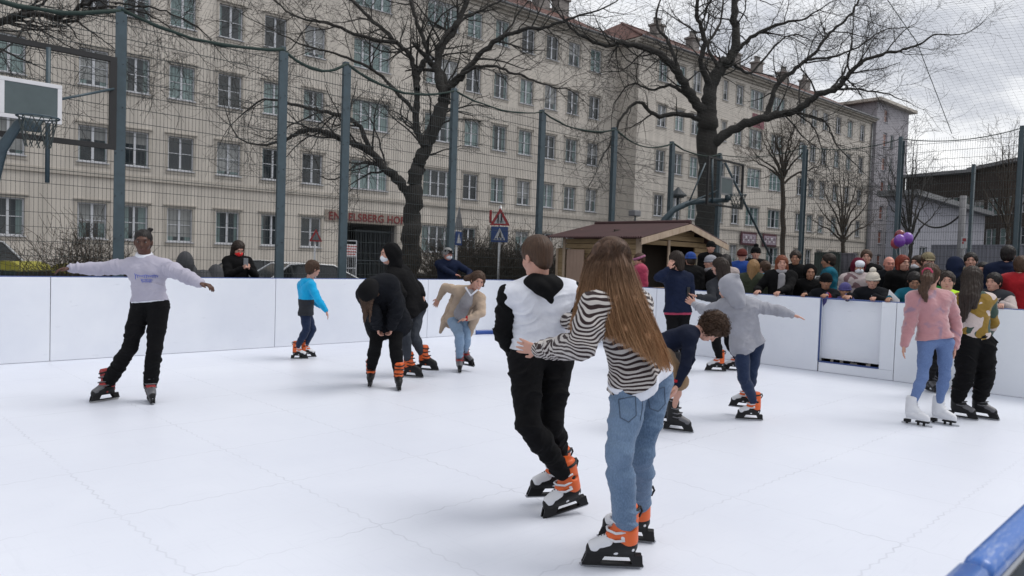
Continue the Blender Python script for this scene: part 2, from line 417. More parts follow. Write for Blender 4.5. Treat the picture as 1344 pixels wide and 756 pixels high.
# ================================================================== fence of the ball court
YF, XF, FH = 11.8, 20.3, 4.95
pxs = [-4.2, -1.65, .9, 3.43, 5.96, 7.19, 9.74, 12.37, 15.07, 17.7, 20.3]
pys = [9.15, 6.65, 4.05, 1.5, -1.1]
def mesh_panel(parent, L, z0=.06, z1=4.84):
    mb = MB(); n = int(L/.052); st = L/n
    r = .0020
    for i in range(1, n):
        x = i*st; mb.box(x-r, x+r, -r, r, z0, z1)
    z = z0+.05
    while z < z1:
        mb.box(0, L, -r-.009, -r-.001, z-.0030, z+.0030); mb.box(0, L, r+.001, r+.009, z-.0030, z+.0030)
        z += .2 if z > 2.0 else .2
    return mb.obj('mesh_panel', MT['wire'], parent)
def post(parent, x, y, rz=0, h=FH):
    Mx = Matrix.Translation((x, y, 0)) @ Matrix.Rotation(rz, 4, 'Z')
    mb = MB(); mb.bbox(-.042, .042, -.05, .06, -.06, h, .006, M=Mx); p = mb.obj('post', MT['fence'], parent)
    mb = MB(); mb.bbox(-.075, .075, -.066, -.052, .02, h-.10, .003, M=Mx); mb.obj('cover_bar', MT['fence'], p)
    mb = MB()
    z = .35
    while z < h-.2:
        mb.tube([Mx @ Vector((-.055, -.067, z)), Mx @ Vector((-.055, -.076, z))], .011, 6); mb.tube([Mx @ Vector((.03, -.067, z+.05)), Mx @ Vector((.03, -.076, z+.05))], .008, 6)
        z += .62
    mb.obj('bolt', MT['fence_dark'], p)
    return p
fa = thing('court_fence', 'tall dark steel mesh fence with bolted posts behind the left rink board', 'fence', (0, YF, 0))
for i, x in enumerate(pxs):
    post(fa, x, 0)
    if i < len(pxs)-1:
        p = mesh_panel(fa, pxs[i+1]-x-.09); p.location = (x+.045, 0, 0)
fb = thing('court_fence', 'tall dark steel mesh fence behind the crowd on the right', 'fence', (XF, YF, 0))
prev = 0
for y in pys:
    post(fb, 0, y-YF, PI/2)
    p = mesh_panel(fb, prev-(y-YF)-.09); p.location = (0, prev-.045, 0); p.rotation_euler = (0, 0, -PI/2); prev = y-YF
# safety net overhead with its sagging edge rope
nt = thing('safety_net', 'fine ball stop net hung over the court from sagging dark ropes', 'net', (0, 0, 4.9))
mb = MB()
def sag(a, b, s, n=10): 
    a = Vector(a); b = Vector(b); return [a.lerp(b, i/n)-Vector((0, 0, s*4*(i/n)*(1-i/n))) for i in range(n+1)]
for i in range(len(pxs)-1):
    big = .030 if pxs[i] < 9 else .020
    pts = sag((pxs[i], YF-.03, .0), (pxs[i+1], YF-.03, .0), .17+.05*((i*7) % 3))
    mb.tube([p+Vector((0, 0, random.uniform(-.012, .012))) for p in pts], [big*random.uniform(.7, 1.3) for _ in pts], 6)
pv = YF
for y in pys:
    mb.tube(sag((XF, pv, 0), (XF, y, 0), .16), .012, 5); pv = y
mb.obj('edge_rope', MT['rope'], nt, True)
def nz(x, y):
    d = min(YF-y, XF-x)
    return .02+1.5*(1-math.exp(-max(d, 0)/3.2))+.05*math.sin(x*1.3)+.05*math.sin(y*1.7+x*.4)
NV = []; NF = []
def netline(pts, r=.0021):
    P = np.array(pts); b = len(NV)//1
    off = np.array([[0, 0, r], [0, 0, -r]])
    return P
allV = []; allF = []; cnt = 0
def addline(P, r, side):
    global cnt
    n = len(P)
    o3 = np.array([np.array([0, 0, 1.])*r, side*r*.87-np.array([0, 0, .5])*r, -side*r*.87-np.array([0, 0, .5])*r])
    V = (P[:, None, :]+o3[None]).reshape(-1, 3)
    i = np.arange(n-1)[:, None]*3; k = np.arange(3)[None]; k2 = (k+1) % 3
    F = np.stack([i+k, i+k2, i+3+k2, i+3+k], -1).reshape(-1, 4)+cnt
    allV.append(V); allF.append(F); cnt += len(V)
sp_ = .135
for x in np.arange(1.0, XF, sp_):
    ys = np.linspace(0.5, YF-.02, 34); addline(np.array([[x, y, nz(x, y)] for y in ys]), .0014, np.array([1., 0, 0]))
for y in np.arange(.6, YF, sp_):
    xs = np.linspace(1.0, XF, 52); addline(np.array([[x, y, nz(x, y)] for x in xs]), .0014, np.array([0, 1., 0]))
o = link('netting', npmesh('netting', np.concatenate(allV), np.concatenate(allF), MT['net'], smooth=False), nt)
mb = MB(); mb.tube([(20.3, 5.5, .02), (16.5, 5.2, 1.3), (10, 4.5, 1.62), (4, 4, 1.5)], .008, 5); mb.obj('support_rope', MT['rope'], nt)

# ================================================================== apartment buildings
def wall_holes(t0, t1, z0, z1, holes, y=0.0, dep=.16, mb=None):
    mb = mb or MB()
    ts = sorted({t0, t1, *[h[0] for h in holes], *[h[1] for h in holes]}); zs = sorted({z0, z1, *[h[2] for h in holes], *[h[3] for h in holes]})
    for i in range(len(ts)-1):
        a, b = ts[i], ts[i+1]; m_ = (a+b)/2; run = None
        for j in range(len(zs)-1):
            c, d = zs[j], zs[j+1]; q = (c+d)/2
            if any(h[0] < m_ < h[1] and h[2] < q < h[3] for h in holes): continue
            mb.quad((a, y, c), (b, y, c), (b, y, d), (a, y, d))
    for a, b, c, d in holes:
        e = y+dep
        mb.quad((a, y, c), (a, e, c), (a, e, d), (a, y, d)); mb.quad((b, y, c), (b, y, d), (b, e, d), (b, e, c))
        mb.quad((a, y, c), (b, y, c), (b, e, c), (a, e, c)); mb.quad((a, y, d), (a, e, d), (b, e, d), (b, y, d))
    return mb
def window_proto(w_, h_, n, paned='pane', surround=True):
    f = MB(); b = .055
    x0, x1 = -w_/2+.002, w_/2-.002; ya, yb = .085, .135
    f.box(x0, x1, ya, yb, .002, b); f.box(x0, x1, ya, yb, h_-b, h_-.002); f.box(x0, x0+b, ya+.001, yb, b, h_-b); f.box(x1-b, x1, ya+.001, yb, b, h_-b)
    for i in range(1, n):
        xx = x0+(x1-x0)*i/n; f.box(xx-.045, xx+.045, ya-.012, yb, b, h_-b)
    for i in range(n):
        a = x0+(x1-x0)*i/n+(.045 if i else b); c = x0+(x1-x0)*(i+1)/n-(.045 if i < n-1 else b); f.box(a, c, ya+.012, yb, h_*.50, h_*.50+.028)
    fr = f.obj('window', MT['frame_white'])
    p = MB(); p.quad((x0, .120, 0), (x1, .120, 0), (x1, .120, h_), (x0, .120, h_)); p.obj('pane', MT[paned], fr)
    s_ = MB(); s_.bbox(-w_/2-.06, w_/2+.06, -.07, .084, -.045, -.003, .006); s_.obj('sill', MT['sill'], fr)
    if surround:
        s2 = MB(); k = .10
        s2.box(-w_/2-k, w_/2+k, -.028, -.002, h_+.003, h_+k); s2.box(-w_/2-k-.04, w_/2+k+.04, -.075, -.002, h_+k+.002, h_+k+.05)
        s2.box(-w_/2-k, -w_/2-.003, -.026, -.002, -.05, h_); s2.box(w_/2+.003, w_/2+k, -.026, -.002, -.05, h_)
        s2.box(-w_/2-k, w_/2+k, -.024, -.002, -.16, -.051)
        s2.obj('surround', MT['trim'], fr)
    return fr
def _letters(o, par):
    bm = bmesh.new(); bm.from_mesh(o.data); left = set(bm.verts); isl = []
    while left:
        st = [left.pop()]; g = set(st)
        while st:
            v = st.pop()
            for e in v.link_edges:
                w2 = e.other_vert(v)
                if w2 in left: left.remove(w2); g.add(w2); st.append(w2)
        isl.append(g)
    for g in sorted(isl, key=lambda g: min(v.co.x for v in g)):
        idx = {v: i for i, v in enumerate(g)}; fs = [[idx[v] for v in f.verts] for f in bm.faces if f.verts[0] in g]
        mb = MB(); mb.add([v.co.copy() for v in g], fs); mb.obj('letter', MT['letters'], par)
    bm.free(); bpy.data.objects.remove(o)
SILL = [1.78, 4.76, 7.71, 10.68, 13.66]; WH = 1.40
def place_win(proto, used, parent, t, z, y=0):
    o = copy_tree(proto, parent) if used[0] else proto
    if not used[0]: proto.parent = parent; used[0] = True
    o.location = (t, y, z)
    return o
B1 = thing('apartment_building', 'long beige apartment block with red lettering over its gateway and a tiled roof', 'building', BLOC, TH)
cols = [-12.2, -10.2, -7.6, -5.6, -3, -1, 1.75, 3.75, 6.5, 8.0, 9.76, 11.75, 13.75, 15.66, 25.07, 27.05, 29.03, 31.0, 32.9, 34.86]
quadc = [18.72, 22.95]
GATE = (17.35, 20.35, -.16, 3.05)
def rows(holes, cols, w_, skip=()):
    for r, z in enumerate(SILL):
        for c in cols:
            if (r, c) in skip: continue
            holes.append((c-w_/2, c+w_/2, z, z+WH))
holes = []; rows(holes, cols, 1.02); rows(holes, quadc, 2.06, {(0, 18.72)}); holes.append(GATE)
T0, T1, EA = -16, 37.1, 15.75
mb = wall_holes(T0, T1, -.16, EA, holes)
mb.quad((T1, 0, -.16), (T1, 11, -.16), (T1, 11, EA), (T1, 0, EA)); mb.quad((T0, 0, -.16), (T0, 0, EA), (T0, 11, EA), (T0, 11, -.16)); mb.quad((T0, 11, -.16), (T0, 11, EA), (T1, 11, EA), (T1, 11, -.16))
mb.obj('wall', MT['plaster'], B1)
mb = MB(); mb.box(T0, GATE[0]-.003, -.05, -.002, -.16, .62); mb.box(GATE[1]+.003, T1, -.05, -.002, -.16, .62); mb.obj('plinth', MT['plinth'], B1)
mb = MB(); mb.box(T0, T1, -.07, -.002, 4.20, 4.36); mb.box(T0, T1, -.035, -.002, 4.361, 4.41); mb.obj('string_course', MT['trim'], B1)
def cornice(t0, t1, ea, parent, ret=0):
    mb = MB(); mb.box(t0, t1, -.12, -.002, ea-.32, ea-.16); mb.box(t0, t1, -.34, -.002, ea-.159, ea-.02); mb.box(t0, t1, -.55, -.002, ea-.019, ea+.09); mb.obj('cornice', MT['trim'], parent)
    mb = MB(); mb.tube([(t0, -.60, ea+.13), (t1, -.60, ea+.13)], .075, 8); mb.obj('gutter', MT['gutter'], parent, True)
cornice(T0, T1, EA, B1)
def roof(parent, t0, t1, ea, dep, rise, hip0=0, hip1=0):
    mb = MB(); o = .55; y0, y1 = -o, dep+o; ym = dep/2
    a, b, c, d = Vector((t0, y0, ea+.12)), Vector((t1, y0, ea+.12)), Vector((t1, y1, ea+.12)), Vector((t0, y1, ea+.12)); e, f = Vector((t0+hip0, ym, ea+rise)), Vector((t1-hip1, ym, ea+rise))
    mb.add([a, b, c, d, e, f], [(0, 1, 5, 4), (2, 3, 4, 5), (1, 2, 5), (3, 0, 4), (0, 3, 2, 1)])
    rf = mb.obj('roof', MT['roof'], parent)
    r2 = MB(); r2.tube([e, f], .09, 6)
    if hip0: r2.tube([a+Vector((0, 0, .05)), e], .08, 6)
    if hip1: r2.tube([b+Vector((0, 0, .05)), f], .08, 6)
    r2.obj('ridge_tiles', MT['roof'], rf)
    return rf
def chimney(rf, t, y, z0, h, w_=1.1, pots=3):
    mb = MB(); mb.bbox(t-w_/2, t+w_/2, y-.35, y+.35, z0, z0+h, .02); mb.bbox(t-w_/2-.1, t+w_/2+.1, y-.45, y+.45, z0+h+.002, z0+h+.16, .02)
    c = mb.obj('chimney', MT['brick'], rf); mb = MB()
    for i in range(pots):
        x = t-w_/2+.2+i*(w_-.4)/max(pots-1, 1); mb.tube([(x, y, z0+h+.16), (x, y, z0+h+.55)], .12, 8); mb.tube([(x, y, z0+h+.60), (x, y, z0+h+.68)], [.2, .05], 8)
    mb.obj('chimney_pot', MT['brick'], c, True)
rf1 = roof(B1, T0, T1, EA, 11, 3.4)
for t_, p_ in ((20.5, 3), (33.8, 4), (35.6, 2)): chimney(rf1, t_, 4.2, 17.8, 1.5, 1.0, p_)
wp = window_proto(1.02, WH, 2); wu = [False]; wq = window_proto(2.06, WH, 4); qu = [False]
for r, z in enumerate(SILL):
    for c in cols: place_win(wp, wu, B1, c, z)
    for c in quadc:
        if (r, c) != (0, 18.72): place_win(wq, qu, B1, c, z)
# gateway: dark passage, jambs, half open gate leaf with a notice, lettering on the lintel
mb = MB(); g0, g1 = GATE[:2]
mb.quad((g0, .161, -.15), (g0, 6, -.15), (g0, 6, 3.04), (g0, .161, 3.04)); mb.quad((g1, .161, -.15), (g1, .161, 3.04), (g1, 6, 3.04), (g1, 6, -.15)); mb.quad((g0, 6, -.15), (g1, 6, -.15), (g1, 6, 3.04), (g0, 6, 3.04)); mb.quad((g0, .161, 3.04), (g0, 6, 3.04), (g1, 6, 3.04), (g1, .161, 3.04)); mb.quad((g0, .161, -.15), (g1, .161, -.15), (g1, 6, -.15), (g0, 6, -.15))
mb.obj('gateway_passage', MT['plinth'], B1)
mb = MB(); mb.box(g1+.02, g1+.34, -.08, -.051, -.16, 3.05); mb.obj('gate_jamb', MT['trim'], B1)
mb = MB()
for i in range(23):
    x = g0+.9+i*.09
    mb.box(x-.012, x+.012, .40, .425, -.1, 2.75)
for z in (.1, 1.2, 2.7): mb.box(g0+.85, g1-.05, .39, .435, z, z+.05)
mb.obj('gate_grille', MT['fence_dark'], B1)
mb = MB(); mb.box(g0+.02, g0+.06, .2, .24, -.1, 2.2); mb.box(g0+.84, g0+.88, .2, .24, -.1, 2.2)
for z in (0, 2.16, 1.36, .8): mb.box(g0+.061, g0+.839, .2, .24, z, z+.04)
for i in range(7): mb.box(g0+.15+i*.1, g0+.165+i*.1, .21, .23, .041, 1.359)
lf = mb.obj('gate_leaf', MT['frame_white'], B1)
mb = MB(); mb.box(g0+.062, g0+.838, .17, .198, 1.42, 2.0)
for r_ in range(4):
    x = g0+.12
    while x < g0+.76:
        wd = random.uniform(.05, .13); mb.box(x, x+wd, .160, .169, 1.87-r_*.13, 1.93-r_*.13, 1); x += wd+.03
mb.obj('notice', [MT['white_paint'], mat('notice_red', (.35, .03, .03), .7)], lf)
mb = MB(); mb.box(16.35, 21.0, -.045, -.003, 3.075, 3.62); mb.obj('lintel_panel', mat('lintel_stone', (.27, .235, .205), .9, vs=2), B1)
MT['letters'] = mat('letter_red', (.17, .018, .018), .6)
def text_mesh(s, size, ext, mt, name, parent, M, sx=1, align='LEFT', bold=0):
    cu = bpy.data.curves.new('txt', 'FONT'); cu.body = s; cu.size = size; cu.extrude = ext; cu.align_x = align; cu.offset = bold; cu.space_character = 1.08
    to = bpy.data.objects.new('txt', cu); COL.objects.link(to); bpy.context.view_layer.update()
    me = bpy.data.meshes.new_from_object(to.evaluated_get(bpy.context.evaluated_depsgraph_get())); bpy.data.objects.remove(to); 
    wd = max(v.co.x for v in me.vertices)-min(v.co.x for v in me.vertices)
    me.transform(Matrix.Diagonal((sx, 1, 1, 1))); me.transform(M)
    me.materials.clear(); me.materials.append(mt); o = link(name, me, parent); return o, wd*sx
Mt = Matrix.Translation((16.52, -.055, 3.16)) @ Matrix.Rotation(PI/2, 4, 'X')
o, wd = text_mesh('ENGELSBERG HOF', .52, .012, MT['letters'], 'lettering', B1, Matrix.Identity(4), bold=.012)
o.data.transform(Matrix.Diagonal((4.25/wd, 1, 1, 1))); o.data.transform(Mt); _letters(o, B1)

OFF = -1.7
def sub(parent_loc_y): pass
B2L = MBD @ Vector((0, OFF, 0))
B2 = thing('apartment_building', 'farther beige block stepping forward beyond the corner with two maroon sign panels', 'building', B2L, TH)
c1 = [39.6, 41.55, 43.4, 48.8, 58.3, 60.25, 62.2, 64.6, 66.9, 69.4]; c3 = [51.2, 54.4]; cs = [46.9]
holes = []; rows(holes, c1, .98); rows(holes, c3, 1.9); rows(holes, cs, .62)
S0, S1 = 37.1, 71.45
mb = wall_holes(S0, S1, -.16, EA, holes)
mb.quad((S0, 0, -.16), (S0, 0, EA), (S0, 12.7, EA), (S0, 12.7, -.16)); mb.quad((S1, 0, -.16), (S1, 12, -.16), (S1, 12, EA), (S1, 0, EA)); mb.quad((S0, 12.7, -.16), (S0, 12.7, EA), (S1, 12.7, EA), (S1, 12.7, -.16))
mb.obj('wall', MT['plaster'], B2)
mb = MB(); mb.box(S0, S1, -.05, -.002, -.16, .62); mb.obj('plinth', MT['plinth'], B2)
mb = MB(); mb.box(S0-.03, S1, -.07, -.002, 4.26, 4.40); mb.obj('string_course', MT['trim'], B2)
cornice(S0-.5, S1, EA+.02, B2)
mb = MB(); mb.box(S0-.5, S0-.003, .0, 1.7, EA-.0, EA+.1); mb.obj('cornice_return', MT['trim'], B2)
rf2 = roof(B2, S0-.55, S1+.2, EA+.02, 12, 3.6, hip0=5.5)
for t_, p_ in ((44.5, 4), (49, 3), (55, 3), (58.5, 3), (63, 3), (67, 3)): chimney(rf2, t_, 4.6, 18.0, 1.35, .9, p_)
w1 = window_proto(.98, WH, 2); u1 = [False]; w3 = window_proto(1.9, WH, 3); u3 = [False]; w0 = window_proto(.62, WH, 1); u0 = [False]
for r, z in enumerate(SILL):
    for c in c1: place_win(w1, u1, B2, c, z)
    for c in c3: place_win(w3, u3, B2, c, z)
    for c in cs: place_win(w0, u0, B2, c, z)
mb = MB(); mb.tube([(S1-.25, -.12, -.1), (S1-.25, -.12, EA)], .07, 8); mb.obj('drainpipe', MT['gutter'], B2, True)
MT['sign_maroon'] = mat('sign_maroon', (.075, .022, .032), .6, var=.2); MT['sign_pale'] = mat('sign_pale', (.30, .25, .30), .7, var=.2)
for k, (a, b) in enumerate(((49.55, 51.75), (52.65, 54.75))):
    mb = MB(); mb.bbox(a, b, -.16, -.075, 3.22, 4.22, .03, 0); mb.bbox(a+.18, b-.18, -.175, -.161, 3.38, 4.06, .005, 1)
    rs = random.Random(k+3)
    for i in range(5):
        x = a+.35+i*.32; mb.ball((x, -.18, 3.60+.22*(i % 2)), (rs.uniform(.07, .12), .02, rs.uniform(.06, .14)), 2, 8, 6)
        mb.box(x-.02, x+.02, -.19, -.176, 3.5, 3.92, 0)
    mb.obj('sign_panel', [MT['sign_maroon'], MT['sign_pale'], MT['white_paint']], B2)
mb = MB(); mb.bbox(50.6, 52.3, -.03, -.003, 12.2, 13.3, .01); mb.obj('painted_panel', mat('wall_painting', (.22, .09, .11), .8, var=.5, vs=3), B2)

TWL = MBD @ Vector((0, -2.05, 0))
TW = thing('stair_tower', 'taller lilac grey stair tower with flat roof at the end of the block', 'building', TWL, TH)
ts_ = [(15.9, 1.25), (13.6, 1.3), (11.3, 1.3), (9.0, 1.3), (6.6, 1.3), (4.25, 1.3), (1.9, 1.3)]
X0, X1 = 71.5, 78.9
holes = [(73.1, 74.0, z, z+h) for z, h in ts_]+[(74.75, 75.5, z, z+h) for z, h in ts_[1:]]
mb = wall_holes(X0, X1, -.16, 17.55, holes)
mb.quad((X0, 0, -.16), (X0, 0, 17.55), (X0, 9, 17.55), (X0, 9, -.16)); mb.quad((X1, 0, -.16), (X1, 9, -.16), (X1, 9, 17.55), (X1, 0, 17.55)); mb.quad((X0, 9, -.16), (X0, 9, 17.55), (X1, 9, 17.55), (X1, 9, -.16))
mb.obj('wall', MT['plaster_grey'], TW)
mb = MB(); mb.bbox(X0-.6, X1+.6, -.6, 9.6, 17.55, 17.85, .03); mb.obj('roof', MT['trim'], TW)
wt = window_proto(.9, 1.25, 1, 'pane_red', False); ut = [False]; wt2 = window_proto(.75, 1.3, 1, 'pane', False); ut2 = [False]
for z, h in ts_: place_win(wt, ut, TW, 73.55, z)
for z, h in ts_[1:]: place_win(wt2, ut2, TW, 75.125, z)
# ================================================================== far right: dark block, pale hall, wall, container
MT['dark_brick'] = mat('dark_brick', rough=.9, var=.2, vs=1, fn=lambda N, co: N.ramp(N.noise(2.2, 5, .7, N.coord('Object', (1, 1, 3))), [(.3, (.026, .021, .019)), (.7, (.052, .041, .036))]))
MT['pale_render'] = mat('pale_render', (.26, .265, .305), .85, var=.12, vs=1)
MT['sheet_grey'] = mat('grey_sheet', (.16, .165, .20), .6, var=.1, vs=2)
def facade(name, label, pa, pb, ztop_a, ztop_b, mt, depth_=10, rows_=(), ncol=0, wmt=None, zb=-.3):
    pa = Vector((pa.x, pa.y, 0)); pb = Vector((pb.x, pb.y, 0)); L = (pb-pa).length; a = math.atan2((pb-pa).y, (pb-pa).x)
    t = thing(name, label, 'building', pa, a)
    mb = MB(); D = depth_
    holes = []
    for z, h in rows_:
        for i in range(ncol):
            c = L*(i+.5)/ncol; holes.append((c-.75, c+.75, z, z+h))
    zt = min(ztop_a, ztop_b); mb = wall_holes(0, L, zb, zt, holes)
    mb.add([(0, 0, zt), (L, 0, zt), (L, 0, ztop_b), (0, 0, ztop_a)], [(0, 1, 2, 3)])
    mb.add([(0, 0, zb), (0, D, zb), (0, D, ztop_a), (0, 0, ztop_a)], [(0, 1, 2, 3)]); mb.add([(L, 0, zb), (L, D, zb), (L, D, ztop_b), (L, 0, ztop_b)], [(3, 2, 1, 0)])
    mb.add([(0, D, zb), (L, D, zb), (L, D, ztop_b), (0, D, ztop_a)], [(0, 1, 2, 3)]); mb.obj('wall', mt, t)
    mb = MB(); mb.add([(-.4, -.5, ztop_a), (L+.4, -.5, ztop_b), (L+.4, D+.5, ztop_b), (-.4, D+.5, ztop_a), (-.4, -.5, ztop_a+.3), (L+.4, -.5, ztop_b+.3), (L+.4, D+.5, ztop_b+.3), (-.4, D+.5, ztop_a+.3)], [(3, 2, 1, 0), (4, 5, 6, 7), (0, 1, 5, 4), (1, 2, 6, 5), (2, 3, 7, 6), (3, 0, 4, 7)])
    mb.obj('roof', MT['gutter'], t)
    if holes:
        pr = window_proto(1.5, rows_[0][1], 2, 'pane', False); us = [False]
        for h in holes: place_win(pr, us, t, (h[0]+h[1])/2, h[2])
    return t
PA, PB, PC = U(1186, 300, 74), U(1270, 300, 68.5), U(1420, 300, 55)
facade('brick_building', 'dark brown brick building on the far right seen behind the pale hall', PA, PB, 11.0, 11.0, MT['dark_brick'], 12, [(4.6, 1.5), (7.3, 1.5)], 4)
facade('brick_building', 'dark brick building at the right edge rising above the fence', PB+Vector((.3, -.2, 0)), PC, 11.2, 11.2, MT['dark_brick'], 12, [(4.2, 1.5), (6.9, 1.5)], 7)
HA, HB = U(1193, 300, 42), U(1292, 300, 54.4)
hall = facade('pale_hall', 'low pale lilac hall with a slab roof in front of the dark building', HA, HB, 5.9, 5.9, MT['pale_render'], 1.2, [(1.9, 1.2)], 3)
# grey corrugated site wall below
def corrugated(name, label, pa, pb, ztop, mt, zb=-.3, step=.18):
    pa = Vector((pa.x, pa.y, 0)); pb = Vector((pb.x, pb.y, 0)); L = (pb-pa).length; a = math.atan2((pb-pa).y, (pb-pa).x)
    mb = MB(); n = int(L/step); vs = []
    for i in range(n*4+1):
        x = i*step/4; y = (0, .04, .04, 0)[i % 4]; vs += [(x, y, zb), (x, y, ztop)]
    mb.add(vs, [(2*i, 2*i+2, 2*i+3, 2*i+1) for i in range(n*4)]); mb.box(0, n*step, .041, .10, zb, ztop-.02)
    mb.box(0, n*step, -.01, .11, ztop+.002, ztop+.06)
    o = mb.obj(name, mt); o.location = pa; o.rotation_euler = (0, 0, a); return tag(o, label, 'wall')
corrugated('site_wall', 'grey corrugated wall behind the crowd on the right', U(1222, 330, 38), U(1400, 330, 33), U(1300, 322, 35).z, MT['sheet_grey'])
corrugated('skip_container', 'dark green container standing behind the crowd beyond the fence', U(1069, 330, 36), U(1102, 330, 34), U(1080, 333, 36).z, mat('container_green', (.022, .04, .035), .6, var=.3), step=.25)
corrugated('site_wall', 'low mauve grey wall between the container and the green ivy', U(1102, 330, 35), U(1126, 330, 34), U(1110, 334, 35).z, mat('mauve_sheet', (.16, .15, .18), .7), step=.3)

# ================================================================== kiosk hut
hx0, hx1, hy0, hy1, hz, hr, hxm = 12.87, 15.70, 9.30, 11.44, 2.03, 2.28, 14.36
hut = thing('wooden_kiosk', 'small wooden plank kiosk with a maroon roof behind the rink corner', 'kiosk', (hxm, (hy0+hy1)/2, -.06))
def hw(mb, name, m, par=hut, smooth=False): return mb.obj(name, m, par, smooth, world=True)
d0, d1 = on_x(746, 340, hx0).y, on_x(733, 340, hx0).y
# side wall facing the rink, in courses of planks with a door opening
mb = MB(); z = -.055; k = 0
while z < hz-.02:
    e = min(z+.115, hz)
    for a, b in (((hy0, d0), (d1, hy1)) if z < 1.72 else ((hy0, hy1),)): mb.bbox(hx0, hx0+.045, a, b, z+.004, e-.004, .008)
    for a, b in (((hy0, hy1),)): mb.bbox(hx1-.045, hx1, a, b, z+.004, e-.004, .008); mb.bbox(hx0+.05, hx1-.05, hy1-.045, hy1, z+.004, e-.004, .008)
    z += .115
z = hz
while z < hr+.0:      # far gable
    fr = (z-hz)/(hr-hz+.1); mb.bbox(hx0+.1+(hxm-hx0)*fr, hx1-.1-(hx1-hxm)*fr, hy1-.045, hy1, z, min(z+.11, hr), .006); z += .115
mb2 = MB(); gx = [on_y(p, 340, hy0).x for p in (843, 875, 881, 905, 912)]
# front gable: counter opening left, panelled wall right with a small window
zc = .95
z = -.055
while z < hz-.02:
    e = z+.115
    if z < zc-.05: mb.bbox(hx0+.05, hx1-.05, hy0, hy0+.045, z+.004, e-.004, .008)
    elif z > 1.83: mb.bbox(hx0+.05, hx1-.05, hy0, hy0+.045, z+.004, min(e, hz)-.004, .008)
    else: mb.bbox(gx[4], hx1-.05, hy0, hy0+.045, z+.004, e-.004, .008)
    z += .115
z = hz
while z < hr-.02:
    fr = (z-hz+.05)/(hr-hz+.1); mb.bbox(hx0+.05+(hxm-hx0)*fr, hx1-.05-(hx1-hxm)*fr, hy0, hy0+.045, z+.002, min(z+.113, hr), .006); z += .115
hw(mb, 'wall', MT['wood'])
mb = MB()
for x in (hx0-.02, gx[1], hx1-.07): mb.bbox(x, x+.08, hy0-.035, hy0-.003, -.05, hz, .006)
for y in (d0-.06, d1): mb.bbox(hx0-.03, hx0-.003, y, y+.06, -.05, 1.78, .004)
mb.bbox(hx0-.03, hx0-.003, hy0-.03, hy0+.06, -.05, hz, .004); mb.bbox(hx0-.03, hx0-.003, hy1-.08, hy1, -.05, hz, .004)
hw(mb, 'corner_post', MT['wood_light'])
mb = MB(); mb.bbox(hx0+.1, gx[4], hy0-.28, hy0+.3, zc-.05, zc-.005, .006); hw(mb, 'counter', MT['wood_light'])
mb = MB(); mb.box(hx0+.05, hx1-.05, hy0+.05, hy1-.05, -.055, -.01); hw(mb, 'floor', MT['wood'])
mb = MB(); mb.bbox(hx1-.6, hx1-.2, hy0-.02, hy0-.005, 1.05, 1.7, .01); hw(mb, 'menu_board', mat('menu_board', (.16, .14, .11), .7, var=.4, vs=8))
# shelves, and added dark sheets that put the interior's shade into the colour
mb = MB(); mb.box(hx0+.3, hx1-.3, hy1-.45, hy1-.1, 1.15, 1.18); mb.box(hx0+.3, hx1-.3, hy1-.45, hy1-.1, .6, .63); mb.box(hx0+.25, hx1-.06, hy0+.85, hy0+.88, -.01, hz+.2); mb.box(hx0+.06, hx0+.09, hy0+.06, d0-.1, -.01, hz); mb.box(hx1-.09, hx1-.06, hy0+.06, hy0+.84, -.01, hz); mb.box(hx0+.1, hx1-.1, hy0+.06, hy0+.84, hz-.03, hz)
hw(mb, 'shelf_and_shade_lining', mat('dark_wood_and_shade', (.03, .022, .016), .8))
# open door leaf
da = Matrix.Translation((hx0-.01, d0-.0, 0)) @ Matrix.Rotation(math.radians(-100), 4, 'Z')
mb = MB()
for i in range(5): mb.bbox(.0+i*.115, .112+i*.115, -.03, 0, .0, 1.76, .005, M=Matrix.Translation((hx0-.035, d0, 0)) @ Matrix.Rotation(math.radians(-97), 4, 'Z'))
dr = hw(mb, 'door', MT['door_wood'])
mb = MB(); mb.box(0.02, .56, .001, .02, .3, .38, M=Matrix.Translation((hx0-.035, d0, 0)) @ Matrix.Rotation(math.radians(-97), 4, 'Z')); mb.box(0.02, .56, .001, .02, 1.4, 1.48, M=Matrix.Translation((hx0-.035, d0, 0)) @ Matrix.Rotation(math.radians(-97), 4, 'Z')); hw(mb, 'door_brace', MT['door_wood'], dr)
# corrugated roof, two slopes
mb = MB(); oy0, oy1 = hy0-.30, hy1+.28; n = 44
for sx, xe in ((-1, hx0-.32), (1, hx1+.32)):
    sl_ = (hr+.07-hz)/(hxm-hx0) if sx < 0 else (hr+.07-hz)/(hx1-hxm)
    vs = []
    for i in range(n*2+1):
        y = oy0+(oy1-oy0)*i/(n*2); dz = .018*(1 if i % 2 else -1)
        vs += [(hxm, y, hr+.15+dz), (xe, y, hr+.15-abs(xe-hxm)*sl_+dz), (xe, y, hr+.12-abs(xe-hxm)*sl_+dz)]
    mb.add(vs, [f for i in range(n*2) for f in ((3*i, 3*i+1, 3*i+4, 3*i+3), (3*i+1, 3*i+2, 3*i+5, 3*i+4))])
mb.tube([(hxm, oy0, hr+.17), (hxm, oy1, hr+.17)], .05, 8)
hw(mb, 'roof', MT['hut_roof'], smooth=False)
mb = MB()
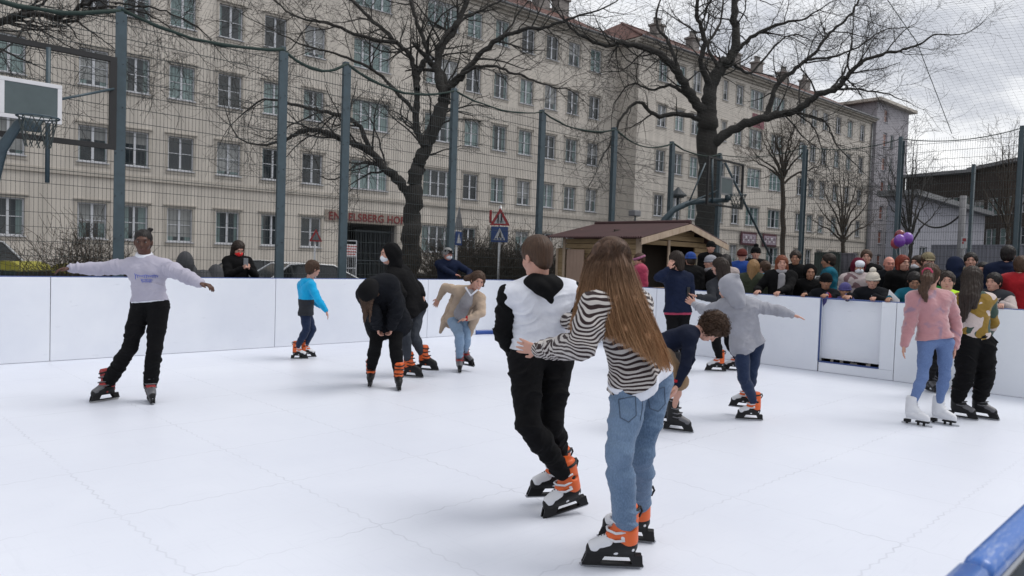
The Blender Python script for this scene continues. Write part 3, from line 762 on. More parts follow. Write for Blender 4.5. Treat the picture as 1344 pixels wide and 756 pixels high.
for xe in (hx0-.34, hx1+.34):
    sl_ = (hr+.07-hz)/(hxm-hx0) if xe < hxm else (hr+.07-hz)/(hx1-hxm)
    a = Vector((hxm, oy0-.02, hr+.12)); b = Vector((xe, oy0-.02, hr+.12-abs(xe-hxm)*sl_)); dn = Vector((0, 0, -.13)); yy_ = Vector((0, .028, 0))
    mb.add([a, b, b+dn, a+dn, a+yy_, b+yy_, b+dn+yy_, a+dn+yy_], [(0, 1, 2, 3), (7, 6, 5, 4), (0, 4, 5, 1), (1, 5, 6, 2), (2, 6, 7, 3), (3, 7, 4, 0)])
hw(mb, 'bargeboard', MT['wood_light'])

# ================================================================== basketball hoops
def hoop(label, base, bb, rimdir, frame=None, rimr=.225, back_m='white'):
    """base: pole foot; bb: centre of the backboard's lower half ; rimdir: unit vector out of the board"""
    t = thing('basketball_hoop', label, 'hoop', base, 0)
    P = Vector(bb); d = Vector(rimdir).normalized(); s = Vector((-d.y, d.x, 0)); up = Vector((0, 0, 1))
    M_ = Matrix((( s.x, d.x, 0, P.x), (s.y, d.y, 0, P.y), (0, 0, 1, P.z), (0, 0, 0, 1)))
    mb = MB(); w2, h = .335, .50
    mb.bbox(-w2, w2, -.02, .0, 0, .05, .004, M=M_); mb.bbox(-w2, w2, -.02, .0, h-.05, h, .004, M=M_); mb.bbox(-w2, -w2+.05, -.02, -.001, .051, h-.051, .003, M=M_); mb.bbox(w2-.05, w2, -.02, -.001, .051, h-.051, .003, M=M_)
    bo = mb.obj('backboard', MT['white_paint'] if back_m == 'white' else MT['gutter'], t, world=True)
    mb = MB(); mb.box(-w2+.051, w2-.051, -.016, -.006, .051, h-.051, M=M_); mb.obj('backboard_panel', mat('backboard_grey', (.07, .095, .10), .5), bo, world=True)
    mb = MB(); rc = Vector((0, rimr+.12, .0)); pts = [M_ @ (rc+Vector((rimr*math.cos(a), rimr*math.sin(a), 0))) for a in np.linspace(0, 2*PI, 29)]
    mb.tube(pts, .011, 6, cap=False); mb.tube([M_ @ Vector((-.08, 0, -.02)), M_ @ Vector((-.12, .13, 0))], .010, 5); mb.tube([M_ @ Vector((.08, 0, -.02)), M_ @ Vector((.12, .13, 0))], .010, 5); mb.box(-.09, .09, .0, .10, -.14, -.005, M=M_)
    ri = mb.obj('rim', MT['fence'], t, True, world=True)
    mb = MB()
    for k in range(12):
        a0 = 2*PI*k/12
        for sg in (1, -1):
            pts = [M_ @ (rc+Vector(((rimr-.02-.07*u)*math.cos(a0+sg*u*.9), (rimr-.02-.07*u)*math.sin(a0+sg*u*.9), -.36*u))) for u in np.linspace(0, 1, 6)]
            mb.tube(pts, .006, 4)
    mb.obj('hoop_net', MT['net'], ri, world=True)
    return t, M_
t, M_ = hoop('basketball hoop with a white edged backboard on a leaning pole at the left edge', (1.72, 11.35, -.06), (2.17, 10.93, 3.02), (0, -1, 0))
mb = MB(); mb.tube([(1.72, 11.35, -.06), (1.76, 11.33, 1.4), (1.80, 11.3, 2.1), (1.90, 11.2, 2.65), (2.06, 11.08, 2.98), (2.17, 10.98, 3.1)], [.085, .08, .078, .07, .055, .05], 12); mb.obj('pole', MT['fence'], t, True, world=True)
mb = MB(); mb.tube([(2.5, 10.97, 3.35), (3.3, 11.6, 3.72)], .018, 6); mb.tube([(2.47, 11.5, 2.3), (2.47, 11.5, 4.1)], .03, 6); mb.obj('brace', MT['fence'], t, True, world=True)
def rect_frame(x0, x1, y, z0, z1, par, b=.045):
    mb = MB(); mb.box(x0, x1, y-.03, y+.03, z0, z0+b*1.6); mb.box(x0, x1, y-.03, y+.03, z1-b*1.6, z1); mb.box(x0, x0+b*2, y-.03, y+.03, z0+b*1.6, z1-b*1.6); mb.box(x1-b*2, x1, y-.03, y+.03, z0+b*1.6, z1-b*1.6)
    return mb.obj('support_frame', MT['black'], par, world=True)
rect_frame(.4, 3.34, 11.62, 2.86, 4.17, t)
P2 = on_y(952, 246, 10.5); f0, f1 = on_y(928, 240, 10.6).x, on_y(975, 240, 10.6).x
t2, M_ = hoop('basketball hoop on a curved grey pole above the kiosk beside the big tree', (16.9, 11.4, -.06), (P2.x, 10.45, P2.z-.22), (0, -1, 0), back_m='grey')
mb = MB(); a_ = [on_y(865, 302, 11.4), on_y(872, 288, 11.3), on_y(885, 275, 11.1), on_y(905, 266, 10.9), on_y(930, 263, 10.7), on_y(955, 263, 10.5)]
mb.tube([(a_[0].x, 11.4, -.06)]+[tuple(p) for p in a_], [.09, .085, .085, .08, .075, .07, .06], 12); mb.obj('pole', MT['fence'], t2, True, world=True)
mb = MB(); mb.tube([on_y(952, 214, 10.6), on_y(1012, 338, 10.6)], .035, 6); mb.tube([on_y(905, 264, 10.8), on_y(926, 214, 10.6)], .022, 6); mb.tube([on_y(935, 207, 10.6), on_y(935, 268, 10.6)], .03, 6); mb.tube([on_y(900, 268, 10.8), on_y(942, 250, 10.6)], .022, 6); mb.obj('brace', MT['fence'], t2, True, world=True)
rect_frame(f0, f1, 10.6, on_y(952, 272, 10.6).z, on_y(952, 210, 10.6).z, t2, .03)

# ================================================================== trees
class Tw:
    def __init__(s): s.V = []; s.F = []; s.n = 0
    def tube(s, P, R, k=3):
        P = np.asarray(P, float); n = len(P); R = np.asarray(R, float)
        T = np.gradient(P, axis=0); T /= np.linalg.norm(T, axis=1, keepdims=True)+1e-9
        a = np.array([0, 0, 1.]) if abs(T[0, 2]) < .9 else np.array([1., 0, 0])
        X = np.cross(T, a); X /= np.linalg.norm(X, axis=1, keepdims=True)+1e-9; Y = np.cross(T, X)
        an = 2*np.pi*np.arange(k)/k
        V = P[:, None]+(X[:, None]*np.cos(an)[None, :, None]+Y[:, None]*np.sin(an)[None, :, None])*R[:, None, None]
        i = np.arange(n-1)[:, None]*k; j = np.arange(k)[None]; j2 = (j+1) % k
        s.V.append(V.reshape(-1, 3)); s.F.append(np.stack([i+j, i+j2, i+k+j2, i+k+j], -1).reshape(-1, 4)+s.n); s.n += n*k
    def obj(s, name, mt, par=None, smooth=True, world=True):
        return link(name, npmesh(name, np.concatenate(s.V), np.concatenate(s.F), mt, smooth=smooth), par, world)
def smooth_line(P, n=5):
    P = np.asarray(P, float); out = []
    Q = np.vstack([2*P[0]-P[1], P, 2*P[-1]-P[-2]])
    for i in range(1, len(Q)-2):
        for t in np.linspace(0, 1, n, endpoint=False):
            p0, p1, p2, p3 = Q[i-1:i+3]
            out.append(.5*((2*p1)+(-p0+p2)*t+(2*p0-5*p1+4*p2-p3)*t*t+(-p0+3*p1-3*p2+p3)*t**3))
    out.append(P[-1]); return np.array(out)
def grow(tw, big, p, d, L, r, lev, rg, nch, droop=0, maxlev=3, minr=.0035):
    n = max(4, int(L/.22)) if lev < 3 else 4
    P = [p]; dd = d/np.linalg.norm(d)
    for i in range(n):
        dd = dd+rg.normal(0, .20, 3)+np.array([0, 0, .05-droop*.09]); dd /= np.linalg.norm(dd)
        P.append(P[-1]+dd*L/n)
    P = np.array(P); R = r*(1-np.linspace(0, 1, n+1)*.72)
    R = np.maximum(R, minr)
    (big if lev == 0 else tw).tube(P, R, 5 if r > .03 else (4 if r > .012 else 3))
    if lev >= maxlev: return
    for c in range(nch[lev]):
        t = rg.uniform(.18, 1.0); i = min(int(t*n), n-1); q = P[i]+(P[i+1]-P[i])*(t*n-i)
        ax = P[i+1]-P[i]; ax /= np.linalg.norm(ax); v = rg.normal(0, 1, 3); v -= ax*v.dot(ax); v /= np.linalg.norm(v)+1e-9
        an = rg.uniform(.45, 1.15); nd = ax*math.cos(an)+v*math.sin(an)
        grow(tw, big, q, nd, L*rg.uniform(.38, .68), R[i]*rg.uniform(.42, .62), lev+1, rg, nch, droop, maxlev, minr)
def tree(name, label, base, limbs, dep, seed, group=None, nch=(6, 5, 4), dens=1.0, bark='bark', tw_len=1.7, minr=.0038, droop=.3, spread=1.4, cat='tree'):
    """limbs: list of (pixel polyline, r0, r1, depth drift)"""
    rg = np.random.default_rng(seed)
    t = thing(name, label, cat, (base.x, base.y, -.3), 0, group)
    big = Tw(); tw = Tw()
    for pl, r0, r1, dr in limbs:
        n = len(pl); P = []
        for i, (x, y) in enumerate(pl):
            P.append(U(x, y, dep+dr*(i/(n-1))**1.0))
        if pl is limbs[0][0]: P[0] = Vector((base.x, base.y, -.3))
        P = smooth_line([list(q) for q in P], 6); k = len(P)
        P[1:-1] += rg.normal(0, .02+.15*r0, (k-2, 3))*.5
        R = r0+(r1-r0)*np.linspace(0, 1, k)**.8; big.tube(P, R*(1+.07*rg.normal(0, 1, k)), 12 if r0 > .12 else 8)
        seg = np.linalg.norm(np.diff(P, axis=0), axis=1); L = seg.sum()
        if pl is limbs[0][0]: continue
        nb = int(L*2.6*dens)+2
        for b in range(nb):
            tt = rg.uniform(.12, 1.0)**.8; i = min(int(tt*(k-1)), k-2); q = P[i]+(P[i+1]-P[i])*rg.uniform()
            ax = P[i+1]-P[i]; ax /= np.linalg.norm(ax)+1e-9; v = rg.normal(0, 1, 3); v -= ax*v.dot(ax); v /= np.linalg.norm(v)
            an = rg.uniform(.5, 1.2); nd = ax*math.cos(an)+v*math.sin(an)
            grow(tw, big, q, nd, tw_len*rg.uniform(.5, 1.25), min(R[i]*rg.uniform(.3, .55), .032), 1, rg, (0,)+nch[1:], droop, 3, minr)
        grow(tw, big, P[-1], P[-1]-P[-2], tw_len, r1*.9, 1, rg, (0,)+nch[1:], droop, 3, minr)
    big.obj('trunk', MT[bark], t); tw.obj('crown', MT[bark], t)
    return t
b1 = U(541, 330, 19.2)
tree('bare_tree', 'big bare forked tree in front of the gateway left of centre', b1, [
 ([(541, 420), (540, 330), (541, 290), (543, 245)], .27, .22, 0),
 ([(541, 262), (520, 233), (506, 222), (487, 200), (454, 185), (424, 172), (398, 172), (380, 181), (352, 190)], .14, .03, -1.2),
 ([(487, 200), (469, 163), (435, 148), (398, 141), (350, 130), (318, 150)], .08, .02, 1.2),
 ([(541, 258), (548, 225), (561, 189), (580, 144), (584, 122)], .21, .16, .3),
 ([(583, 124), (574, 89), (580, 63), (591, 44), (608, 15), (620, -25)], .13, .06, .5),
 ([(584, 120), (598, 107), (617, 85), (654, 52), (680, 40), (720, 35), (760, 20)], .11, .03, -.8),
 ([(590, 112), (602, 100), (639, 85), (676, 96), (713, 111), (748, 118)], .06, .015, -1.2),
 ([(560, 192), (554, 185), (547, 167), (547, 111), (539, 74), (521, 56), (484, 22), (454, -6)], .12, .04, 1.2),
 ([(547, 118), (549, 95), (561, 67), (547, 30), (537, -10)], .09, .05, 1.6),
 ([(547, 150), (520, 120), (490, 92), (440, 70), (400, 60), (360, 40)], .06, .015, -1.0),
 ([(521, 56), (480, 50), (430, 30), (390, 22), (350, -8)], .06, .02, .6),
 ([(574, 60), (600, 30), (640, 10), (680, -12)], .05, .02, 1.0),
 ([(500, 215), (470, 215), (440, 235), (420, 232)], .035, .012, -1.5),
 ], 19.2, 11, 'bare street trees along the houses', nch=(6, 6, 4), dens=1.0, minr=.0032)
b2 = U(926, 330, 25)
tree('bare_tree', 'biggest bare tree with a thick trunk rising behind the kiosk and the second hoop', b2, [
 ([(920, 380), (924, 330), (929, 270), (929, 190), (928, 145)], .40, .33, 0),
 ([(929, 150), (934, 112), (948, 85), (959, 78), (966, 50), (965, 20), (966, -20)], .26, .10, .6),
 ([(928, 152), (905, 125), (896, 105), (870, 75), (840, 62), (815, 55), (795, 60), (760, 45), (735, 20)], .19, .03, -1.5),
 ([(927, 160), (896, 150), (862, 152), (840, 135), (818, 150), (800, 190), (788, 210)], .10, .02, -1.8),
 ([(905, 128), (880, 112), (856, 118), (828, 110), (806, 135)], .07, .02, .8),
 ([(890, 92), (880, 60), (862, 30), (868, -10)], .08, .03, 1),
 ([(934, 115), (920, 85), (925, 50), (915, 20), (918, -20)], .12, .05, -.8),
 ([(930, 200), (946, 180), (979, 163), (1013, 152), (1046, 145), (1069, 127), (1096, 117), (1109, 103), (1129, 83), (1163, 70), (1196, 63), (1229, 45)], .19, .025, -2.2),
 ([(1005, 153), (1010, 140), (1019, 113), (1039, 93), (1069, 70), (1089, 43), (1116, 20), (1132, -10)], .11, .03, .8),
 ([(1096, 117), (1129, 117), (1163, 123), (1196, 136)], .05, .012, -.8),
 ([(1046, 147), (1083, 160), (1096, 187), (1129, 222)], .045, .012, -.8),
 ([(1040, 146), (1066, 165), (1080, 200), (1085, 235)], .03, .010, .6),
 ([(966, 67), (996, 43), (1029, 30), (1056, 25), (1080, 10)], .08, .02, -1),
 ([(960, 82), (985, 95), (1015, 62), (1040, 45), (1062, 52)], .06, .015, 1.2),
 ([(1060, 78), (1090, 75), (1125, 62), (1160, 40), (1200, 35)], .05, .012, .6),
 ([(945, 90), (930, 60), (945, 30), (950, -10)], .07, .03, 1.5),
 ([(1090, 118), (1110, 90), (1118, 50), (1122, 5)], .045, .015, 1),
 ], 25, 12, 'bare street trees along the houses', nch=(6, 6, 4), dens=.9, minr=.0036)
b3 = U(-150, 330, 17)
tree('bare_tree', 'dark branches of a bare tree reaching in at the top left corner', b3, [
 ([(-150, 400), (-150, 250), (-140, 120), (-130, 60)], .26, .2, 0),
 ([(-130, 70), (-60, 40), (0, 28), (40, 18), (85, 22), (110, 8), (150, -10)], .12, .03, -.5),
 ([(0, 28), (30, 18), (55, 4), (75, -15)], .06, .02, .5),
 ([(60, 20), (95, 28), (120, 12), (160, 10), (200, 22), (240, 50)], .045, .012, .8),
 ([(100, 26), (125, 45), (150, 64)], .025, .010, .3),
 ([(-130, 90), (-60, 70), (-10, 62), (30, 78), (60, 92)], .05, .010, -.5),
 ([(150, 5), (190, 8), (230, 20), (265, 40), (290, 70)], .03, .010, .6),
 ], 17, 13, 'bare street trees along the houses', nch=(5, 5, 4), dens=1.3)
def small_tree(label, px, dep, top, trunk_top, spreadpx, seed, n=9, r=.10, nch=(5, 5, 3), bark='bark_brown', name='bare_tree', group='smaller bare trees beyond the fence', cat='tree', dens=.8):
    rg = random.Random(seed); b = U(px, 330, dep)
    L = [([(px, 360), (px, 330), (px+rg.uniform(-2, 2), trunk_top)], r, r*.75, 0)]
    for i in range(n):
        a = -1+2*(i+.5)/n+rg.uniform(-.1, .1); y1 = top+(trunk_top-top)*abs(a)**1.6*.75
        y0 = trunk_top-rg.uniform(0, .35)*(trunk_top-top)*(1-abs(a))
        L.append(([(px, y0+6), (px+a*spreadpx*.35, y0-(y0-y1)*.35), (px+a*spreadpx*.75, y0-(y0-y1)*.7), (px+a*spreadpx, y1)], r*.5, .014, rg.uniform(-1.5, 1.5)))
    return tree(name, label, b, L, dep, seed, group, nch, dens=dens, bark=bark, tw_len=1.15, minr=.0045, droop=.1, cat=cat)
small_tree('slender straight bare tree just right of the two maroon signs', 1028, 33, 165, 235, 48, 21, 11, .13)
small_tree('small rounded bare tree in front of the end of the beige block', 1106, 37, 222, 312, 42, 22, 11, .12, (5, 4, 2), dens=.6)
small_tree('bare tree behind the balloons at the corner of the stair tower', 1195, 32, 190, 318, 40, 23, 10, .10, (5, 4, 2), bark='bark', dens=.5)
small_tree('bare tree at the right edge in front of the dark brick building', 1322, 36, 185, 300, 38, 24, 9, .12, (5, 4, 2), dens=.6)

# leafless hedges and shrubs
def twig_mass(name, label, pa, pb, h, w_, n, seed, cat='hedge', mt='bark_brown', leaf=None, zb=-.3, lean=.25, group=None):
    rg = np.random.default_rng(seed); tw = Tw(); pa = np.array(pa); pb = np.array(pb)
    c = (pa+pb)/2; t = thing(name, label, cat, (c[0], c[1], zb), 0, group)
    leaves = []
    for i in range(n):
        q = pa+(pb-pa)*rg.uniform(); q = q+rg.normal(0, w_*.35, 3); q[2] = zb
        hh = h*rg.uniform(.75, 1.08); d = np.array([rg.normal(0, lean), rg.normal(0, lean), 1.])
        grow(tw, tw, q, d, hh, .016, 1, rg, (0, 6, 4), 0, 3, .0045)
    tw.obj('stems', MT[mt], t)
    if leaf:
        mt_, nl, zlo, zhi, s = leaf
        C = pa[None]+(pb-pa)[None]*rg.uniform(0, 1, (nl, 1))+rg.normal(0, w_*.42, (nl, 3)); C[:, 2] = zb+(zlo+(zhi-zlo)*rg.uniform(0, 1, nl)**.7)
        A = rg.normal(0, 1, (nl, 3)); A /= np.linalg.norm(A, axis=1, keepdims=True); B = np.cross(A, rg.normal(0, 1, (nl, 3))); B /= np.linalg.norm(B, axis=1, keepdims=True)
        ss = s*rg.uniform(.6, 1.3, (nl, 1)); V = np.stack([C-A*ss, C+B*ss*.5, C+A*ss, C-B*ss*.5], 1).reshape(-1, 3); F = np.arange(nl*4).reshape(-1, 4)
        link('leaves', npmesh('leaves', V, F, mt_, smooth=False), t, True)
    return t
def gp(px, dep): v = U(px, 330, dep); return (v.x, v.y, 0)
twig_mass('hedge', 'leafless brown hedge behind the man in the cap and below the crossing sign', gp(578, 18.6), gp(668, 20.4), 1.75, .45, 300, 31, lean=.16)
twig_mass('hedge', 'leafless brown hedge right of the sign post beside the kiosk', gp(673, 20.4), gp(724, 21.6), 1.7, .45, 170, 32, lean=.16)
MT['leaf_yellow'] = mat('blossom_yellow', (.38, .36, .03), .8, var=.3); MT['leaf_green'] = mat('leaf_green', (.020, .042, .018), .7, var=.4, vs=2)
twig_mass('shrub', 'bare twiggy shrub in front of the second ground floor window on the left', gp(82, 17), gp(98, 17), 1.75, .2, 20, 33, lean=.10)
twig_mass('shrub', 'bare twiggy shrub left of the arm of the girl in the lilac sweatshirt', gp(116, 17.5), gp(140, 17.5), 1.75, .2, 26, 34, lean=.10)
twig_mass('shrub', 'bare twiggy shrub right of the first fence post on the left', gp(164, 17.5), gp(178, 17.5), 1.45, .2, 14, 35, lean=.10)
twig_mass('ivy_bank', 'green ivy bank behind the cluster of balloons', gp(1126, 36), gp(1168, 34), 1.4, .5, 20, 36, 'plant', leaf=(MT['leaf_green'], 2600, .0, 1.62, .11))
twig_mass('ivy_bank', 'green ivy bank right of the balloons before the grey wall', gp(1176, 34), gp(1226, 36), 1.3, .5, 20, 37, 'plant', leaf=(MT['leaf_green'], 2600, .0, 1.5, .11))

# ================================================================== bins, cars, signs
MT['bin_green'] = mat('bin_green', (.010, .026, .022), .5); MT['bin_yellow'] = mat('bin_yellow', (.30, .28, .03), .5, var=.15)
def bin_(label, px, dep, w_=1.35, rz=0):
    v = U(px, 330, dep); t = thing('waste_bin', label, 'bin', (v.x, v.y, -.3), rz, 'dark waste bins with yellow lids')
    mb = MB(); mb.add([(-w_/2+.06, -.4, .12), (w_/2-.06, -.4, .12), (w_/2-.06, .4, .12), (-w_/2+.06, .4, .12), (-w_/2, -.5, 1.1), (w_/2, -.5, 1.1), (w_/2, .5, 1.1), (-w_/2, .5, 1.1)], [(3, 2, 1, 0), (4, 5, 6, 7), (0, 1, 5, 4), (1, 2, 6, 5), (2, 3, 7, 6), (3, 0, 4, 7)]); mb.box(-w_/2-.04, w_/2+.04, -.54, .54, 1.02, 1.10); 
    mb.obj('container', MT['bin_green'], t)
    mb = MB(); n = 8; vs = []
    for i in range(n+1):
        a = PI*i/n; vs += [(-w_/2-.02, -.53*math.cos(a), 1.105+.24*math.sin(a)**.7), (w_/2+.02, -.53*math.cos(a), 1.105+.24*math.sin(a)**.7)]
    mb.add(vs, [(2*i, 2*i+1, 2*i+3, 2*i+2) for i in range(n)]+[tuple(2*i for i in range(n+1)), tuple(2*i+1 for i in range(n, -1, -1))]); mb.obj('lid', MT['bin_yellow'], t)
    mb = MB()
    for x in (-w_/2+.15, w_/2-.15):
        for y in (-.3, .3): mb.tube([(x-.02, y, .08), (x+.02, y, .08)], .08, 10)
    mb.obj('castor', MT['black'], t); return t
bin_('dark green waste bin with a yellow lid at the left edge', 26, 18.5, .85, .5)
bin_('dark green waste bin with a yellow lid behind the bare shrubs', 112, 17.8, 1.0, .3)
MT['car_glass'] = mat('car_glass', (.015, .018, .02), .08, var=0, spec=.6); MT['tyre'] = mat('tyre', (.012, .012, .012), .85); MT['lampglass'] = mat('headlamp_glass', (.45, .46, .48), .15, var=0, coat=.5)
def car(label, px, dep, rz, paint, L=4.3, H=1.48, van=False):
    v = U(px, 330, dep); t = thing('parked_car', label, 'car', (v.x, v.y, -.3), rz, 'cars parked along the street')
    pm = mat('car_paint', paint, .3, var=.03, coat=.6); W2 = .88
    # outline (x along car, z)
    if van: low = [(-2.15, .3), (2.15, .3), (2.2, .75), (1.75, 1.02), (-2.1, 1.08), (-2.2, .8)]; top = [(1.6, 1.03), (.95, H), (-1.9, H+.02), (-2.08, 1.08)]
    else: low = [(-2.1, .28), (2.1, .28), (2.15, .62), (2.0, .80), (1.05, .95), (-1.9, 1.0), (-2.12, .85)]; top = [(1.08, .95), (.35, H-.04), (-.2, H), (-1.0, H-.04), (-1.85, 1.0)]
    bm = bmesh.new()
    def loft(o, ins, inset_top):
        vs = []
        for s in (-1, 1):
            vs.append([bm.verts.new((x, s*(W2-ins-(inset_top*max(0, z-.95)/.5)), z)) for x, z in o])
        n = len(o); bm.faces.new(vs[0]); bm.faces.new(vs[1][::-1])
        for i in range(n): bm.faces.new((vs[0][(i+1) % n], vs[0][i], vs[1][i], vs[1][(i+1) % n]))
    loft(low, 0, 0); bmesh.ops.recalc_face_normals(bm, faces=bm.faces[:]); bmesh.ops.bevel(bm, geom=bm.edges[:], offset=.06, segments=3, affect='EDGES'); bm.verts.index_update()
    mb = MB(); mb.add([q.co.copy() for q in bm.verts], [[q.index for q in f.verts] for f in bm.faces]); bm.free()
    # wheel arches as dark discs + roof shell
    bm = bmesh.new(); o = top
    n = len(top)
    tp = [(x, z) for x, z in top]
    roofi = [i for i, (x, z) in enumerate(tp) if z > H-.1]
    vs = {}
    for s in (-1, 1):
        for i, (x, z) in enumerate(tp): vs[s, i] = Vector((x, s*(W2-.04-.2*max(0, z-1.0)/.5), z))
    for i in range(n-1):
        a, b = vs[-1, i], vs[-1, i+1]; c, d = vs[1, i+1], vs[1, i]
        if i in roofi and i+1 in roofi: mb.quad(a+Vector((0, 0, .01)), b+Vector((0, 0, .01)), c+Vector((0, 0, .01)), d+Vector((0, 0, .01)))
    for s in (-1, 1):
        mb.tube([vs[s, i]+Vector((0, s*.012, 0)) for i in range(n)], .028, 6)
        xm = -.35; zt = H-.02; mb.tube([Vector((xm, s*(W2-.03), .96)), Vector((xm-.03, s*(W2-.2), zt))], .03, 5)
    body = mb.obj('body', pm, t, False)
    mb = MB()
    for s in (-1, 1): mb.add([vs[s, i]*1 for i in range(n)], [tuple(range(n))[::s]])
    for i in range(n-1): mb.quad(vs[-1, i], vs[-1, i+1], vs[1, i+1], vs[1, i])
    mb.obj('window', MT['car_glass'], t)
    for x in (-1.32, 1.32):
        for s in (-1, 1):
            mb = MB(); mb.tube([(x, s*(W2-.18), .32), (x, s*(W2+.012), .32)], .32, 20); wh = mb.obj('wheel', MT['tyre'], t, False)
            mb = MB(); mb.tube([(x, s*(W2+.0), .32), (x, s*(W2+.02), .32)], .2, 14); mb.obj('rim', MT['steel'], wh)
    for s in (-1, 1):
        mb = MB(); mb.ball((2.02, s*.62, .68), (.14, .2, .09)); mb.obj('headlight', MT['lampglass'], t, True)
        mb = MB(); mb.bbox(.72, .92, s*(W2+.10)-.09, s*(W2+.10)+.09, .98, 1.12, .03); mb.obj('wing_mirror', pm, t)
    return t
car('white car parked behind the yellow lidded bins at the left edge', -20, 19.5, TH, (.55, .57, .60), H=1.85)
car('silver car parked before the gateway behind the child in the blue jacket', 383, 21.5, TH+PI, (.42, .44, .47))
car('white van roof showing behind the woman in the maroon headscarf', 1122, 30, TH, (.62, .63, .66), H=1.5, van=True)
MT['tarp'] = mat('dark_tarp', (.05, .052, .06), .7, var=.2)
# dark hatchback and covered scooter left of the woman with the red mask
car('dark grey car behind the woman with the red mask', 322, 24, TH+PI, (.05, .055, .065), H=1.5)
v = U(262, 330, 20); t = thing('covered_scooter', 'rounded dark grey cover over a scooter left of the woman with the red mask', 'scooter', (v.x, v.y, -.3))
mb = MB()
for x, z, rx, rz_ in ((-.35, .75, .38, .75), (.1, .62, .45, .62), (.45, .7, .3, .7)): mb.ball((x, 0, z), (rx, .3, rz_))
mb.ball((-.38, 0, 1.35), (.22, .3, .38)); mb.obj('cover', MT['tarp'], t, True)

def sign_post(t, h, z0=0): 
    mb = MB(); mb.tube([(0, 0, z0), (0, 0, h)], .03, 8); mb.obj('pole', MT['steel'], t, True)
MT['sign_red'] = mat('sign_red', (.30, .015, .02), .5, var=.1); MT['sign_white'] = mat('sign_white', (.42, .43, .45), .5, var=.1); MT['sign_blue'] = mat('sign_blue', (.012, .045, .17), .5, var=.1); MT['sign_back'] = mat('sign_back', (.14, .15, .16), .5, var=.1)
def tri_pts(s): return [(-s/2, 0), (s/2, 0), (0, s*.87)]
def rounded_tri(s, y0, y1, mb, mi):
    mb.prism(tri_pts(s), y0, y1, mi)
dS = 17.5; v = U(655, 330, dS); zt = lambda py: U(655, py, dS).z+.3
t = thing('traffic_sign', 'red triangle children warning sign above a blue pedestrian crossing sign on one pole', 'sign', (v.x, v.y, -.3), -math.atan2(v.x, v.y))
sign_post(t, zt(270))
mb = MB(); s_ = .48; zb = zt(296)
M_ = Matrix.Translation((0, 0, zb)); mb.prism(tri_pts(s_), -.05, -.035, 0, M_); mb.prism([(-s_*.30, s_*.09), (s_*.30, s_*.09), (0, s_*.62)], -.055, -.0505, 1, M_)
for dx, h in ((-.045, .16), (.035, .19)):
    mb.ball((dx, -.058, zb+.075+h), (.018, .003, .018), 2, 8, 6); mb.box(dx-.018, dx+.018, -.061, -.0555, zb+.11, zb+.06+h, 2); mb.box(dx-.022, dx-.006, -.061, -.0555, zb+.055, zb+.11, 2); mb.box(dx+.006, dx+.022, -.061, -.0555, zb+.055, zb+.11, 2)
mb.obj('warning_triangle', [MT['sign_red'], MT['sign_white'], MT['black']], t)
mb = MB(); z1 = zt(297.5); z0 = zt(318); mb.bbox(-.20, .20, -.05, -.035, z0, z1, .01, 0); mb.prism([(-.14, z0+.05), (.14, z0+.05), (0, z1-.03)], -.055, -.0505, 1)
for k in range(3): mb.box(-.10+k*.075, -.06+k*.075, -.06, -.0555, z0+.06, z0+.10, 0)
mb.ball((.01, -.058, z0+.24), (.018, .003, .018), 2, 8, 6); mb.box(-.01, .03, -.061, -.0555, z0+.13, z0+.22, 2); mb.box(-.035, -.012, -.061, -.0555, z0+.10, z0+.15, 2); mb.box(.022, .045, -.061, -.0555, z0+.10, z0+.15, 2)
mb.obj('crossing_panel', [MT['sign_blue'], MT['sign_white'], MT['black']], t)
mb = MB(); mb.bbox(-.26, -.20, .05, .42, zt(292), zt(276), .01); mb.obj('side_panel', MT['sign_red'], t)
# crossing sign seen edge-on beside the fifth post
v = U(599, 330, 17); t = thing('traffic_sign', 'blue crossing sign seen at an angle beside the man in the cap', 'sign', (v.x, v.y, -.3), -math.atan2(v.x, v.y)+math.radians(70)); sign_post(t, 2.6)
zz_ = lambda py: U(603, py, 17).z+.3
mb = MB(); M_ = Matrix.Translation((0, 0, zz_(302))); mb.prism(tri_pts(.62), -.05, -.035, 0, M_); mb.obj('warning_triangle', MT['sign_back'], t)
mb = MB(); mb.bbox(-.23, .23, -.05, -.035, zz_(322), zz_(304), .01, 0); mb.prism([(-.15, zz_(322)+.05), (.15, zz_(322)+.05), (0, zz_(304)-.04)], -.055, -.0505, 1); mb.obj('crossing_panel', [MT['sign_blue'], MT['sign_white']], t)
v = U(413, 330, 20.5); t = thing('traffic_sign', 'small red edged warning triangle on a pole above the silver car', 'sign', (v.x, v.y, -.3), -math.atan2(v.x, v.y)+.5); sign_post(t, 2.4)
z_ = U(413, 317, 20.5).z+.3; mb = MB(); M_ = Matrix.Translation((0, 0, z_)); mb.prism(tri_pts(.40), -.05, -.035, 0, M_); mb.prism([(-.12, .045), (.12, .045), (0, .26)], -.055, -.0505, 1, M_); mb.obj('warning_triangle', [MT['sign_red'], MT['sign_back']], t)
